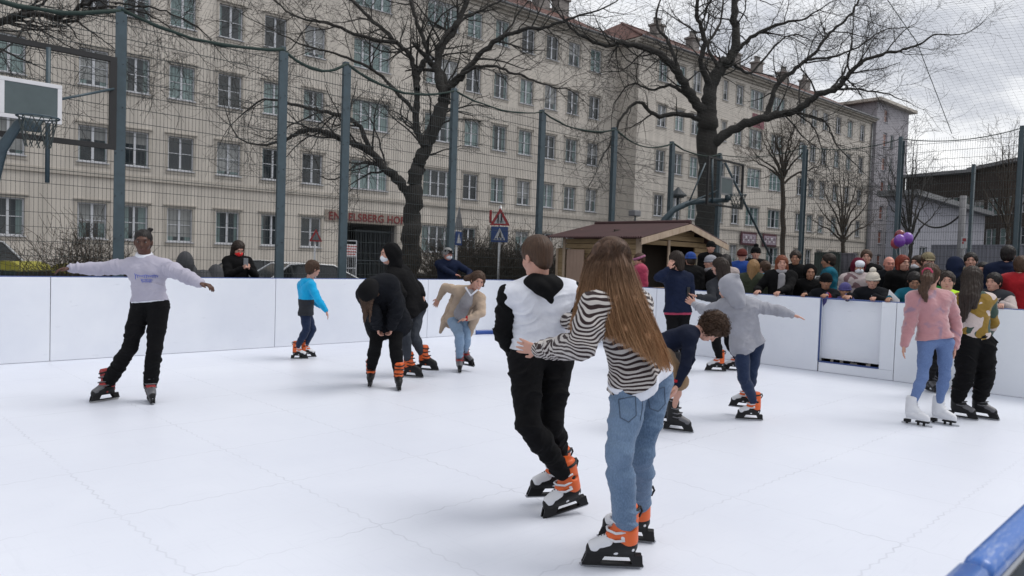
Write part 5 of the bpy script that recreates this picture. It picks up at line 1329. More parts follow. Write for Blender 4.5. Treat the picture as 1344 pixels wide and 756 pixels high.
def hood_down(par, J, H, mt, s=1.0, big=1.0):
    S = Sdf(.007); N_ = nv(J['neck']); f = unit(H.f*np.array([1, 1, .0])); l = unit(np.cross([0, 0, 1], f)); u = np.array([0, 0, 1.])
    bk = unit(N_-nv(J['chest'])); 
    S.cone(N_-f*.03*s+l*.05*s+bk*.0, N_-f*.03*s-l*.05*s, .055*s, .055*s, .03)
    S.cone(N_-f*.085*s+l*.055*s*big-bk*.02*s, N_-f*.085*s-l*.055*s*big-bk*.02*s, .05*s*big, .05*s*big, .04)
    S.cone(N_-f*.08*s-bk*.03*s, N_-f*.095*s-bk*.14*s*big, .05*s*big, .022*s, .05)
    for q in (-1, 1): S.cone(N_+l*q*.075*s-f*.02*s, N_+l*q*.045*s+f*.06*s-bk*.03*s, .035*s, .022*s, .03)
    return sdf_obj(S, 'hood', mt, par, disp=lambda V: .003*np.sin(V[:, 2]*60+3*np.sin(V[:, 0]*25)))
def collar(par, J, H, mt, s=1.0, r=.068, h_=.03, name='collar'):
    mb = MB(); n = lp(J['neck'], H.P(0, -.005, -.10), .70); f = unit(H.f-H.u*0); 
    pts = [Vector(n+H.l*r*s*math.cos(a)+H.f*r*s*1.05*math.sin(a)+H.u*(-.012*math.sin(a))*s) for a in np.linspace(0, 2*PI, 21)]
    mb.tube(pts, h_*s, 8, cap=False); return mb.obj(name, mt, par, True)
# ------------------------------------------------------------------ skates
SKM = {'o': mat('skate_orange', (.62, .10, .012), .45, var=.08), 'k': mat('skate_black', (.006, .006, .007), .45, var=.1, spec=.3), 'w': mat('skate_white', (.60, .61, .64), .45, var=.06), 'g': mat('skate_grey', (.10, .10, .11), .4, var=.1), 'r': mat('skate_red', (.30, .02, .02), .5, var=.1)}
def skate_proto(kind):
    ax = np.eye(3); main, cuffm, toe = {'rental': ('k', 'o', 'w'), 'black': ('k', 'k', 'g'), 'rental_dark': ('k', 'o', 'k'), 'white': ('w', 'w', 'w'), 'dark': ('k', 'r', 'g')}[kind]
    S = Sdf(.0045)
    S.cone((-.045, 0, -.062), (.035, 0, -.072), .040, .038, .02); S.cone((.035, 0, -.075), (.125, .0, -.082), .040, .031, .02); S.cone((.0, 0, -.055), (.085, 0, -.070), .042, .036, .02)
    S.cone((-.035, 0, -.05), (-.028, 0, .035), .046, .046, .02); S.cone((-.05, .0, -.105), (.13, 0, -.108), .030, .028, .01)
    V, Q = S.mesh(); V = relax(V, Q, 1); V[:, 2] = np.maximum(V[:, 2], -.108); root = link('ice_skate', npmesh('ice_skate', V, Q, SKM[main]), None, True)
    S = Sdf(.0045); fz = .105 if kind != 'white' else .095
    S.cone((-.036, 0, -.030), (-.026, 0, fz), .0525, .060, .02); S.cone((-.02, 0, .01), (.028, 0, -.025), .050, .040, .02); S.ell((.05, 0, .09), ax, (.03, .03, .06), .01, sub=True); S.ell((-.02, 0, fz+.07), ax, (.12, .12, .035), .006, sub=True)
    if kind.startswith('rental'):
        for q in (-1, 1): S.ell((-.055, q*.052, .035), ax, (.030, .018, .014), .005, sub=True)
    c = sdf_obj(S, 'cuff', SKM[cuffm], root)
    S = Sdf(.0045); S.cone((.050, 0, -.052), (.114, 0, -.076), .043, .037, .01)
    S.ell((.09, 0, -.135), ax, (.2, .2, .048), .005, sub=True); S.ell((.185, 0, -.08), ax, (.040, .1, .04), .005, sub=True)
    sdf_obj(S, 'toe_panel', SKM[toe], root)
    mb = MB(); 
    if kind != 'white':
        for x, z, y in ((.015, .055, .050), (.028, .008, .046), (.03, -.03, .046)):
            mb.tube([(x-.05, -y-.006, z+.008), (x-.005, -y-.002, z), (x+.030, -.02, z+.006), (x+.032, .02, z+.006), (x-.005, y+.002, z), (x-.05, y+.006, z+.008)], .0065, 5)
    else:
        for i in range(7): z = -.045+i*.03; x = .052-i*.007; mb.tube([(x, -.018, z), (x+.006, .018, z+.012)], .003, 4)
    mb.obj('strap', SKM['w' if kind in ('rental', 'white') else ('k' if kind == 'rental_dark' else 'g')], root, True)
    if kind.startswith('rental') or kind == 'dark':
        mb = MB()
        for i in range(5):
            x = .050+i*.013; z = -.012-i*.0085; mb.tube([(x, -.024+.002*i, z-.004), (x+.008, 0, z+.008), (x+.010, .024-.002*i, z-.008)], .0034, 5)
        mb.obj('lace', SKM['k'], root, True)
        mb = MB(); mb.tube([(-.026+.060*math.cos(a), .060*math.sin(a), fz+.004+.012*math.cos(a+PI)) for a in np.linspace(0, 2*PI, 21)], .0085, 6, cap=False); mb.tube([(-.088, 0, fz-.03), (-.102, 0, fz+.0), (-.092, 0, fz+.022)], .006, 5); mb.obj('liner', SKM['k'], root, True)
        mb = MB()
        for q in (-1, 1):
            mb.ball((-.012, q*.049, -.012), (.011, .006, .011)); mb.ball((.020, q*.0375, -.088), (.013, .006, .009)); mb.ball((-.060, q*.038, -.070), (.008, .006, .008))
        mb.obj('rivet', SKM['w' if kind == 'rental' else cuffm], root, True)
    mb = MB(); prof = [(-.098, -.118), (.150, -.112), (.165, -.128), (.160, -.150), (-.105, -.150), (-.112, -.132)]
    # holder with an open window between heel and toe posts
    if kind == 'white':
        mb.bbox(-.095, -.03, -.022, .022, -.150, -.118, .005); mb.bbox(.02, .15, -.022, .022, -.135, -.118, .005)
        for x in (-.065, .045, .10): mb.box(x-.012, x+.012, -.004, .004, -.166, -.119)
    else:
        for y in (-.016, .016):
            mb.prism([(-.108, -.104), (-.042, -.104), (-.062, -.147), (-.112, -.147)], y-.005, y+.005); mb.prism([(.062, -.104), (.155, -.104), (.172, -.147), (.092, -.147)], y-.005, y+.005)
            mb.box(-.114, .174, y-.005, y+.005, -.157, -.1465)
        mb.box(-.11, .168, -.010, .010, -.156, -.1475); mb.box(-.105, .15, -.024, .024, -.112, -.1045)
    mb.obj('blade_holder', SKM['k'], root)
    mb = MB(); mb.prism([(-.115, -.150), (.172, -.150), (.186, -.158), (.176, -.170), (-.112, -.172), (-.122, -.162)], -.0022, .0022); mb.obj('blade', MT['steel'], root)
    return root
_sp = {}
def skate(kind, par, ankle, toe, s=1.0, pitch=0.0, roll=0.0):
    if kind not in _sp: _sp[kind] = skate_proto(kind); o = _sp[kind]; o.parent = par
    else: o = copy_tree(_sp[kind], par)
    t = Vector(toe); t.z = 0; t.normalize(); rz = math.atan2(t.y, t.x)
    o.matrix_parent_inverse = Matrix.Identity(4)
    o.location = pw(par).inverted() @ Vector(ankle); o.rotation_mode = 'XYZ'
    o.location = pw(par).inverted() @ (Vector(ankle)+t*.032*s)
    R_ = (Matrix.Rotation(rz, 3, 'Z') @ Matrix.Rotation(-pitch, 3, 'Y') @ Matrix.Rotation(roll, 3, 'X'))
    o.rotation_euler = R_.to_euler(); o.scale = (s, s, s); return o
# ------------------------------------------------------------------ one figure
class Fig: pass
def figure(label, J, H, s=1.0, g=1.0, sk='fair', h=.008, top=None, top_t=.016, hem=0, bot=1.0, under=None, fold=(.005, .11), pants=None, pants_t=.012, pfold=(.005, .13), pant_end=.84, sleeve_end=.97, hands=None, group=None, top_name='jacket', pants_name='trousers', pant_g=1.0, split_sleeve=None, fcfg=None, shorts=False, top_paint=None, rise=.55, legs=True, arm_g=1.0, flare=0, cat='person', tdisp=None):
    base = (nv(J['an'][0])+nv(J['an'][1]))/2; base[2] = J.get('base_z', 0)
    r = thing('person', label, cat, Vector(base), 0, group)
    inv = Matrix.Translation(-Vector(base))
    # everything below is built in world space, then moved with the empty: shift the joints once
    F_ = Fig(); F_.r = r; F_.b = base
    def sh(v): return nv(v)-base
    J2 = {k: ([sh(a) for a in v] if isinstance(v, (list, tuple)) and hasattr(v[0], '__len__') else (sh(v) if k in ('chest', 'pelvis', 'neck') else v)) for k, v in J.items()}
    H2 = Fr(H.c-base, H.f, H.u, H.s); F_.J = J2; F_.H = H2; J = J2; H = H2
    S = Sdf(h); add_head(S, H, J['neck']); add_torso(S, J, s, -.016, g)
    for i in (0, 1):
        add_arm(S, J, i, s, -.002); 
        if legs: add_leg(S, J, i, s, -.006, min(g, .9))
        if legs: S.cone(J['an'][i], nv(J['an'][i])+np.array([0, 0, -.05]), .034*s, .03*s, .02)
        if hands and hands[i]:
            hd = hands[i]; d = hd.get('d', nv(J['wr'][i])-nv(J['el'][i])); hand(S, J['wr'][i], d, hd.get('n', (0, 0, -1)), hd.get('s', s), hd.get('curl', .35), hd.get('th', 1 if i else -1), hd.get('spread', .12))
    sdf_obj(S, 'body', SK[sk], r, 1)
    if fcfg is not None: face(r, H, sk, **fcfg)
    if top:
        S = Sdf(h); add_torso(S, J, s, top_t, g, fold, max(hem, .0)+.07, bot=max(bot, 1.0)); cut_hem(S, J, s, bot, hem)
        if not split_sleeve:
            for i in (0, 1): add_arm(S, J, i, s, top_t*.8, arm_g, fold, sleeve_end)
        sdf_obj(S, top_name, CL[top] if isinstance(top, str) else top, r, 1, top_paint, disp=tdisp or crumple)
        if under: S = Sdf(h); add_torso(S, J, s, top_t+(under[2] if len(under) > 2 else -.012), g, None, .07, bot=1.0); cut_hem(S, J, s, under[1]); C_, P_, W_, _a, _b = torso_pts(J); nn_ = unit(P_-W_); S.plane(W_+(P_-W_)*bot+nn_*(.045*s-.035), -nn_); S.ell(nv(J['chest']), np.eye(3), np.array([.2, .2, .2]), .01, sub=True); sdf_obj(S, 'shirt', CL[under[0]], r, 1)
        if split_sleeve:
            for i in (0, 1):
                S = Sdf(h); add_arm(S, J, i, s, top_t*.85, arm_g, fold, sleeve_end); S.cone(lp(J['neck'], J['sh'][i], .80), lp(J['neck'], J['sh'][i], .95), .050*s+top_t*.85, .054*s+top_t*.85, .02)
                sdf_obj(S, 'sleeve', CL[split_sleeve], r, 1, disp=crumple)
    if pants and legs:
        S = Sdf(h); C, P, W, side, wsd = torso_pts(J)
        for i, q in ((0, -1), (1, 1)):
            S.cone(lp(P, W, min(rise, .3)), P, .082*s*g+pants_t*.5, .084*s*g+pants_t*.6, .04)
            S.cone(lp(P, W, rise)+wsd*q*.055*s, J['hip'][i], .088*s*g+pants_t*.5, .098*s*g+pants_t*.6, .04)
            if shorts: kn = nv(J['kn'][i]); hp = nv(J['hip'][i]); S.cone(hp, lp(hp, kn, .95), .09*s+pants_t, .068*s+pants_t+.01, .02, pfold)
            else: add_leg(S, J, i, s, pants_t, pant_g, pfold, pant_end, flare=flare)
        sdf_obj(S, pants_name, CL[pants] if isinstance(pants, str) else pants, r, 1, disp=crumple)
    return F_
# ================================================================== the cast
RR = Vector((math.cos(_y), -math.sin(_y), 0)); FF = Vector((math.sin(_y), math.cos(_y), 0)); ZZ = Vector((0, 0, 1))
RL, FL = RR, FF
def frame(px):                           # right / away directions as seen by the camera at that picture column
    global RL, FL
    d = ray(px, 330); FL = Vector((d.x, d.y, 0)).normalized(); RL = Vector((FL.y, -FL.x, 0))
def td(a, b, c=0): return RL*a+FL*b+ZZ*c
def ankle(cpx, cpy, toe, fs=1.0, lift=0.0):
    g = G(cpx, cpy, lift); t = Vector(toe).normalized(); return g-t*.062*fs+Vector((0, 0, .170*fs))
def ank2(cpx, cpy, toe, fs, dd):
    p = U(cpx, cpy, D+dd); t = Vector(toe).normalized(); p.z = max(p.z, 0); return p-t*.062*fs+Vector((0, 0, .170*fs))
def ik(a, b, l1, l2, pole):
    a, b = Vector(a), Vector(b); d = b-a; L = d.length
    if L > (l1+l2)*.995: b = a+d*((l1+l2)*.995/L); d = b-a; L = d.length
    x = (l1*l1-l2*l2+L*L)/(2*L); h_ = math.sqrt(max(l1*l1-x*x, 0)); u = d/L; p = Vector(pole); p = (p-u*p.dot(u)).normalized()
    return a+u*x+p*h_, b
def chk(n, J, s):
    def d(a, b): return (Vector(a)-Vector(b)).length
    print('CHK', n[:30], 'arm', [round(d(J['sh'][i], J['el'][i])/s, 2) for i in (0, 1)], [round(d(J['el'][i], J['wr'][i])/s, 2) for i in (0, 1)], 'leg', [round(d(J['hip'][i], J['kn'][i])/s, 2) for i in (0, 1)], [round(d(J['kn'][i], J['an'][i])/s, 2) for i in (0, 1)], 'torso', round(d(J['neck'], J['pelvis'])/s, 2), 'shw', round(d(J['sh'][0], J['sh'][1])/s, 2))

# --- girl in the lilac sweatshirt, arms spread, left
frame(190); D = 6.97; j = lambda x, y, d=0: U(x, y, D+d)
t0, t1 = td(-1, -.75), td(.12, -1)
J = dict(neck=j(192, 343), chest=j(194, 362, .0), pelvis=j(196, 396), sh=[j(170, 349), j(216, 350)], el=[j(130, 353, -.04), j(242, 361, -.16)], wr=[j(93, 352, -.10), j(263, 372, -.36)], hip=[j(186, 401), j(208, 401)], kn=[j(170, 457, -.03), j(203, 458, -.03)], an=[ankle(134, 526, t0, .98), ankle(198, 528, t1, .98)])
H = Fr(j(188, 318, -.01), td(-.16, -1, -.12), (0, 0, 1), .99)
F = figure('girl in a lilac cropped sweatshirt gliding on the left with both arms spread', J, H, .96, .82, 'dark', .006, top='sweat', top_t=.026, bot=.55, under=('white', .66, -.008), rise=.35, fold=(.010, .10), pants='black', pants_t=.018, pfold=(.010, .10), pant_end=1.0, top_name='sweatshirt', arm_g=1.12, hands=[dict(d=td(-1, -.15, -.12), n=(0, 0, -1), curl=.55, th=1, s=.98), dict(d=td(.9, -.5, -.18), n=(0, 0, -1), curl=.7, th=-1, s=.98)], fcfg=dict(brow='black', wide=True), flare=.012)
hairshell(F.r, F.H, HR['black'], 'short', [(F.H.P(.035, -.055, .085), F.H.P(.050, -.060, .116), .018, .020, .01), (F.H.P(.050, -.06, .114), F.H.P(.072, -.055, .122), .016, .010, .01)], .006, .003, .0015)
collar(F.r, F.J, F.H, CL['white'], .95, .058, .026)
rr_ = Vector(RL); ff_ = Vector(FL)
# blue script across the chest, a scribble of joined letters with a smaller line under it
mb = MB(); ch = Vector(lp(F.J['chest'], F.J['pelvis'], .02))-ff_*.137
def script(cx, cz, wid, amp, nn, r):
    pts = []
    for i in range(nn*8+1):
        u = i/(nn*8); xx = cx-wid/2+wid*u; a = u*nn*2*PI; k = amp*(1+.5*math.sin(u*17)+(1.3 if u < .06 else 0))
        dx = xx; dep = -.0-.02*(1-(dx/.16)**2)+.02
        pts.append(ch+rr_*(xx+.004*math.sin(a))+Vector((0, 0, cz+k*math.cos(a)))-ff_*(dep+.001)+ff_*(dx*dx*1.1))
    mb.tube(pts, r, 4)
script(-.012, .004, .20, .011, 11, .0032); script(-.010, -.030, .10, .005, 9, .0022); script(-.010, -.046, .085, .005, 8, .0022)
PRINT = mb.obj('chest_print', mat('print_blue', (.10, .13, .40), .7, var=.1), F.r, True)
skate('dark', F.r, J['an'][0], t0, .98, 0, .25); skate('dark', F.r, J['an'][1], t1, .98)

# --- child in turquoise and grey
frame(405); D = 10.18; j = lambda x, y, d=0: U(x, y, D+d); t0 = td(1, -.10)
J = dict(neck=j(406, 369), chest=j(402, 382), pelvis=j(402, 408), sh=[j(396, 374, .13), j(409, 375, -.12)], el=[j(408, 392, .18), j(418, 394, -.20)], wr=[j(420, 402, .2), j(428, 408, -.22)], hip=[j(402, 411, .07), j(401, 411, -.07)], kn=[j(410, 432, .08), j(402, 433, -.07)], an=[ank2(404, 469, td(1, .2), .8, .12), ankle(393, 471, t0, .8)])
H = Fr(j(411, 353, -.03), td(.95, .45, -.10), (0, 0, 1), .90)
_b = (nv(J['an'][0])+nv(J['an'][1]))/2; _b[2] = 0
def segd(C, a, c):
    a = nv(a)-_b; c = nv(c)-_b; u = c-a; t_ = np.clip(((C-a)@u)/(u@u), 0, 1); return np.linalg.norm(C-a-t_[:, None]*u, axis=1)
def PT(C):
    arm = np.minimum.reduce([segd(C, J['sh'][i], J['el'][i]) for i in (0, 1)]+[segd(C, J['el'][i], J['wr'][i]) for i in (0, 1)])
    return ((C[:, 2] < .835) & (arm > .062)).astype(int)
CLT = [CL['turquoise'], CL['charcoal']]
F = figure('child in a turquoise and grey jacket skating to the right along the left board', J, H, .74, .98, 'fair', .007, top=CLT, top_t=.024, hem=.03, pants='denim_dark', pants_t=.012, top_paint=PT, hands=[None, dict(d=td(.4, -.1, -1), n=td(-1, 0, 0), s=.8)], fcfg=dict(brow='brown'))
hairshell(F.r, F.H, HR['brown'], 'short', None, .007, .016, .004); hood_down(F.r, F.J, F.H, CL['turquoise'], .8, 1.1)
skate('rental', F.r, J['an'][0], td(1, .2), .8); skate('rental', F.r, J['an'][1], t0, .8)

# --- bent figure in the black puffer jacket
frame(503); D = 8.15; j = lambda x, y, d=0: U(x, y, D+d); t0, t1 = td(-.05, -1), td(.05, -1)
J = dict(neck=j(488, 377, -.30), chest=j(498, 382, -.12), pelvis=j(508, 412, .16), sh=[j(480, 388, -.22), j(512, 374, -.22)], el=[j(489, 408, -.30), j(520, 404, -.24)], wr=[j(496, 428, -.10), j(514, 428, -.08)], hip=[j(498, 421, .12), j(519, 421, .14)], kn=[j(493, 452, .02), j(519, 454, .04)], an=[ankle(486, 506, t0, .95), ankle(523, 511, t1, .95)])
H = Fr(j(483, 386, -.42), td(-.15, .25, -1), td(-.3, -1, -.1), .98)
F = figure('skater bent double in a black puffer jacket with long hair hanging down', J, H, .95, 1.22, 'fair', .007, top='ink', top_t=.058, hem=.12, fold=(.012, .085), pants='black', pants_t=.020, pant_end=.90, hands=[dict(d=td(.1, .4, -1), n=td(1, 0, 0), curl=.9), dict(d=td(-.1, .4, -1), n=td(-1, 0, 0), curl=.9)], fcfg=dict(brow='dark'))
hairshell(F.r, F.H, HR['brown'], 'long', [(F.H.P(0, .06, .06), F.H.P(0, .06, .06)+np.array([0, 0, -.22]), .045, .012, .03), (F.H.P(.05, -.0, .06), F.H.P(.05, 0, .06)+np.array([0, 0, -.26]), .03, .008, .03)], .007, .012, .004)
hood_up(F.r, F.H, CL['black'])
skate('rental_dark', F.r, J['an'][0], t0, .95); skate('rental_dark', F.r, J['an'][1], t1, .95)

# --- hooded figure in black with white mask and grey jeans
frame(540); D = 8.98; j = lambda x, y, d=0: U(x, y, D+d); t0, t1 = td(-1, -.25), td(1, -.45)
J = dict(neck=j(517, 352, -.06), chest=j(527, 366, .0), pelvis=j(543, 400, .1), sh=[j(513, 364, -.18), j(529, 357, .16)], el=[j(527, 386, -.24), j(548, 376, .20)], wr=[j(512, 398, -.20), j(555, 387, .1)], hip=[j(534, 406, -.02), j(548, 405, .14)], kn=[j(532, 440, -.16), j(543, 440, .02)], an=[ankle(541, 495, td(1, -.5), 1.0), ank2(561, 486, t1, 1.0, .12)])
H = Fr(j(511, 334, -.10), td(-1, -.2, -.12), (0, 0, 1), 1.0)
F = figure('skater with black hood up, white mask and grey jeans leaning forward', J, H, .98, 1.05, 'fair', .007, top='black', top_t=.030, hem=.05, pants='jeans_grey', pants_t=.012, hands=[dict(n=td(0, -1, 0)), dict(d=td(.2, 0, -1), n=td(-1, 0, 0))], fcfg=dict(mask=MASKW, brow='black'))
hood_up(F.r, F.H, CL['black'])
skate('rental_dark', F.r, J['an'][0], td(1, -.5)); skate('rental_dark', F.r, J['an'][1], t1)

# --- girl in the beige coat
frame(610); D = 9.48; j = lambda x, y, d=0: U(x, y, D+d); t0, t1 = td(.05, -1), td(.7, -.8)
J = dict(neck=j(617, 381, -.22), chest=j(611, 392, -.14), pelvis=j(600, 414, .12), sh=[j(601, 381, -.12), j(631, 392, -.24)], el=[j(584, 377, -.02), j(632, 411, -.30)], wr=[j(576, 392, .06), j(614, 418, -.34)], hip=[j(594, 418, .06), j(609, 418, .10)], kn=[j(603, 440, -.20), j(612, 445, .0)], an=[ankle(603, 488, t0, .93), ank2(613, 480, t1, .93, .18)])
H = Fr(j(627, 369, -.32), td(.25, -1, -.25), td(.22, 0, 1), .98)
F = figure('laughing girl in a long beige coat and light jeans bending forward', J, H, .90, .85, 'fair', .0065, top='beige', top_t=.020, hem=0, fold=(.006, .10), pants='denim_light', pants_t=.012, pant_end=.88, top_name='coat', hands=[dict(d=td(-.5, 0, -1), n=td(0, 1, 0), s=.85), dict(d=td(-1, 0, -.2), n=td(0, 0, -1), s=.9)], fcfg=dict(brow='brown', smile=True))
hairshell(F.r, F.H, HR['brown'], 'short', [(F.H.P(-.05, -.06, .03), F.H.P(-.13, -.08, -.02), .05, .035, .03), (F.H.P(.07, .0, .02), F.H.P(.078, .02, -.04), .022, .012, .02)], .007, .012, .003)
S = Sdf(.007); b = F.b; q = lambda x, y, d=0: nv(U(x, y, D+d))-b
S.chain([q(600, 386, .0), q(592, 404, .06), q(584, 420, .10), q(578, 436, .12)], [.070, .060, .048, .022], .03, (.006, .12)); S.chain([q(606, 396, .12), q(598, 412, .16), q(590, 426, .16)], [.10, .09, .05], .05, (.006, .12))
S.chain([q(630, 400, -.20), q(622, 420, -.02), q(616, 436, .08), q(612, 452, .12)], [.065, .058, .048, .024], .03, (.006, .12)); S.chain([q(612, 405, .2), q(610, 425, .22), q(612, 440, .2)], [.09, .07, .03], .05)
sdf_obj(S, 'coat_skirt', CL['beige'], F.r)
S = Sdf(.0065); S.chain([q(617, 384, -.33), q(612, 396, -.30), q(604, 412, -.1)], [.048, .072, .085], .03, (.004, .07)); sdf_obj(S, 'jumper', CL['scarf_grey'], F.r, disp=crumple)
mb = MB(); mb.tube([Vector(q(611, 377, -.34)), Vector(q(618, 388, -.39)), Vector(q(627, 380, -.38))], .013, 6); mb.obj('collar', CL['white'], F.r, True)
mb = MB(); wv = F.J['wr'][1]; mb.tube([Vector(wv)+Vector((0, 0, 0)), Vector(wv)-RR*.025], .034, 10); mb.obj('wristband', CL['red'], F.r, True)
skate('dark', F.r, J['an'][0], t0, .93); skate('dark', F.r, J['an'][1], t1, .93)

# --- boy in the white and black top, seen from behind
frame(710); D = 4.22; j = lambda x, y, d=0: U(x, y, D+d); t0 = td(-1, -.42)
J = dict(neck=j(707, 371, .0), chest=j(710, 398, .02), pelvis=j(709, 462, .04), sh=[j(668, 388, -.03), j(751, 384, .03)], el=[j(660, 436, .02), j(764, 430, .08)], wr=[j(684, 478, .16), j(752, 462, .26)], hip=[j(690, 474, -.02), j(730, 472, .08)], kn=[j(693, 556, -.14), j(724, 556, .0)], an=[ank2(734, 673, t0, 1.0, .02), ank2(722, 652, td(-1, -.25), 1.0, .22)])
J['an'][0] = J['an'][0]
H = Fr(j(705, 339, -.01), td(-.62, .8, -.22), (0, 0, 1), .99)
F = figure('boy with short hair in a white and black hooded top, back to the camera', J, H, .94, .98, 'fair', .0055, top='white', top_t=.020, bot=.45, rise=.5, fold=(.010, .075), pants='black', pants_t=.020, pfold=(.010, .10), pant_end=.80, tdisp=lambda V: .5*crumple(V)+.0022*np.sin(V[:, 2]*70+2.8*np.sin(V[:, 0]*11+V[:, 1]*8)+1.5*np.sin(V[:, 1]*19+V[:, 2]*7)), top_name='vest', split_sleeve='black', hands=[dict(d=td(.2, .6, -.6), n=td(1, 0, 0)), dict(d=td(-.2, .6, -.5), n=td(-1, 0, 0))], fcfg=dict(brow='dark'))
hairshell(F.r, F.H, HR['brown'], 'crop', None, .005, .009, .0010)
hood_down(F.r, F.J, F.H, CL['black'], 1.0, 1.0)
skate('rental', F.r, J['an'][0], t0, 1.0, -.22); skate('rental', F.r, J['an'][1], td(-1, -.25), 1.0)
mb = MB(); bc = F.J['pelvis']+np.array([0, 0, .060]); mb.tube([Vector(bc)+Vector(RL)*.150*math.cos(a)+Vector(FL)*.112*math.sin(a) for a in np.linspace(0, 2*PI, 29)], .018, 6, cap=False); mb.obj('belt', CL['brown'], F.r, True)

# --- girl in the zebra jumper
frame(815); D = 3.55; j = lambda x, y, d=0: U(x, y, D+d); t0, t1 = td(-1, -.12), td(-1, .05)
J = dict(neck=j(805, 382, -.02), chest=j(819, 412, -.02), pelvis=j(841, 486, .06), sh=[j(782, 402, -.16), j(836, 400, .16)], el=[j(764, 454, -.22), j(776, 426, .42)], wr=[j(706, 459, .26), j(744, 421, .62)], hip=[j(829, 503, -.03), j(858, 499, .14)], kn=[j(812, 594, -.12), j(841, 596, .10)], an=[ankle(803, 744, t0, 1.02), ankle(822, 709, t1, 1.02)])
H = Fr(j(800, 347, -.02), td(-.70, .70, -.10), td(-.10, 0, 1), 1.0)
F = figure('girl in a zebra striped jumper with very long ombre hair holding the boy\'s waist', J, H, .96, .90, 'fair', .0055, top='zebra', top_t=.026, bot=.78, under=('white', 1.12, -.001), rise=.0, fold=(.009, .10), pants='denim', pants_t=.012, pfold=(.009, .10), pant_end=.85, pant_g=1.02, top_name='jumper', arm_g=1.18, sleeve_end=.95, hands=[dict(d=td(-.95, .35, .12), n=td(0, 1, .1), curl=.15, th=1, spread=.16, s=.88), dict(d=td(-.9, .25, .35), n=td(.1, 1, 0), curl=.12, th=1, spread=.16, s=.88)], fcfg=dict(brow='brown'), flare=.010)
b = F.b; q = lambda x, y, d=0: nv(U(x, y, D+d))-b
for i in (0, 1):
    mb = MB(); a, c = lp(F.J['el'][i], F.J['wr'][i], .88), lp(F.J['el'][i], F.J['wr'][i], 1.0); mb.tube([Vector(a), Vector(lp(a, c, .5)), Vector(c)], [.041, .040, .034], 14); mb.obj('cuff', CL['brown'], F.r, True)
# very long hair: a soft core and several thousand single strands
guides = [([(-.060, .02, .080), ], [(777, 345, -.02), (764, 382, -.10), (757, 415, -.12), (750, 442, -.10)]),
          ([(-.045, -.05, .085), ], [(788, 350, -.11), (780, 385, -.17), (776, 412, -.20), (782, 440, -.20)]),
          ([(.0, -.085, .075), ], [(803, 350, -.13), (808, 392, -.19), (820, 430, -.20), (834, 462, -.18)]),
          ([(.040, -.05, .085), ], [(816, 350, -.12), (830, 395, -.18), (849, 440, -.18), (866, 484, -.14)]),
          ([(.060, .01, .080), ], [(823, 352, -.05), (840, 392, -.10), (861, 440, -.10), (880, 488, -.08)])]
GL = []
for r0, pl in guides:
    P0 = F.H.P(*r0[0]); P = [F.H.P(0, -.03, .118), P0]+[q(*p) for p in pl]; GL.append(smooth_line(P, 7))
GL = np.array(GL)
S = Sdf(.008)
S.ell(F.H.P(0, -.014, .034), F.H.ax, np.array([.079, .099, .091]), .01)
for gi, g_ in enumerate(GL):
    pts = g_[7::7]; rad = [.020, .021, .018, .012, .006][:len(pts)] if gi not in (1,) else [.020, .019, .014, .008, .004][:len(pts)]
    S.chain(pts, rad, .04)
S.ell(F.H.P(0, .104, -.030), F.H.ax, np.array([.066, .060, .083]), .008, sub=True)
HB = sdf_obj(S, 'hair', HR['ombre'], F.r)
TW3 = [Tw(), Tw(), Tw()]; rg = np.random.default_rng(5); ng, npn, _ = GL.shape
for i in range(12000):
    uu = rg.uniform(0, ng-1); a = int(uu); fr = uu-a; g_ = GL[a]*(1-fr)+GL[min(a+1, ng-1)]*fr
    cl_ = np.sin(uu*9)*.5; ln = min(1.0, rg.uniform(.55, 1.06)); m_ = max(6, int(npn*ln)); P = g_[:m_].copy()
    tt = np.linspace(0, 1, m_)[:, None]; off = rg.normal(0, 1, 3); off = off/np.linalg.norm(off); outw = unit(g_[3]-F.H.c)
    P += (off*rg.uniform(.010, .036)+outw*rg.uniform(.0, .022))*np.clip(tt*5-.35, .06, 1)*(1.05-.50*tt)
    P += np.array([math.sin(uu*40+3), math.cos(uu*33), 0])*.012*tt**2
    P += (np.sin(tt*rg.uniform(4, 10)+rg.uniform(0, 6))*rg.normal(0, .006, 3))*tt
    ec = F.H.P(0, -.014, .034); er = np.array([.079, .099, .091]); an_ = rg.uniform(-1.0, .75); ln0 = (a+fr)/(ng-1)*2-1
    s0 = ec+F.H.l*(-ln0*.018+rg.normal(0, .006))*-1+F.H.f*er[1]*math.sin(-an_)*-1*.98+F.H.u*er[2]*math.cos(an_)
    k0 = 9
    for q_ in range(k0): P[q_] = s0+(P[k0]-s0)*(q_/k0)
    loc = (P[:14]-ec)@F.H.ax.T; ev = np.sqrt(((loc/er)**2).sum(1)); want = 1.035+rg.uniform(0, .07)
    sc_ = np.where(ev < want, want/np.maximum(ev, .2), 1.0); P[:14] = ec+(loc*sc_[:, None])@F.H.ax
    R = np.full(m_, rg.uniform(.0006, .0012)); R[-3:] *= np.array([.8, .5, .2]); TW3[int(rg.choice(3, p=[.5, .22, .28]))].tube(P, R, 3)
for k_, nm_ in enumerate(('ombre', 'ombre_light', 'ombre_dark')): TW3[k_].obj('strands', HR[nm_], HB, world=False)
skate('rental', F.r, J['an'][0], t0, 1.02); skate('rental', F.r, J['an'][1], t1, 1.02)
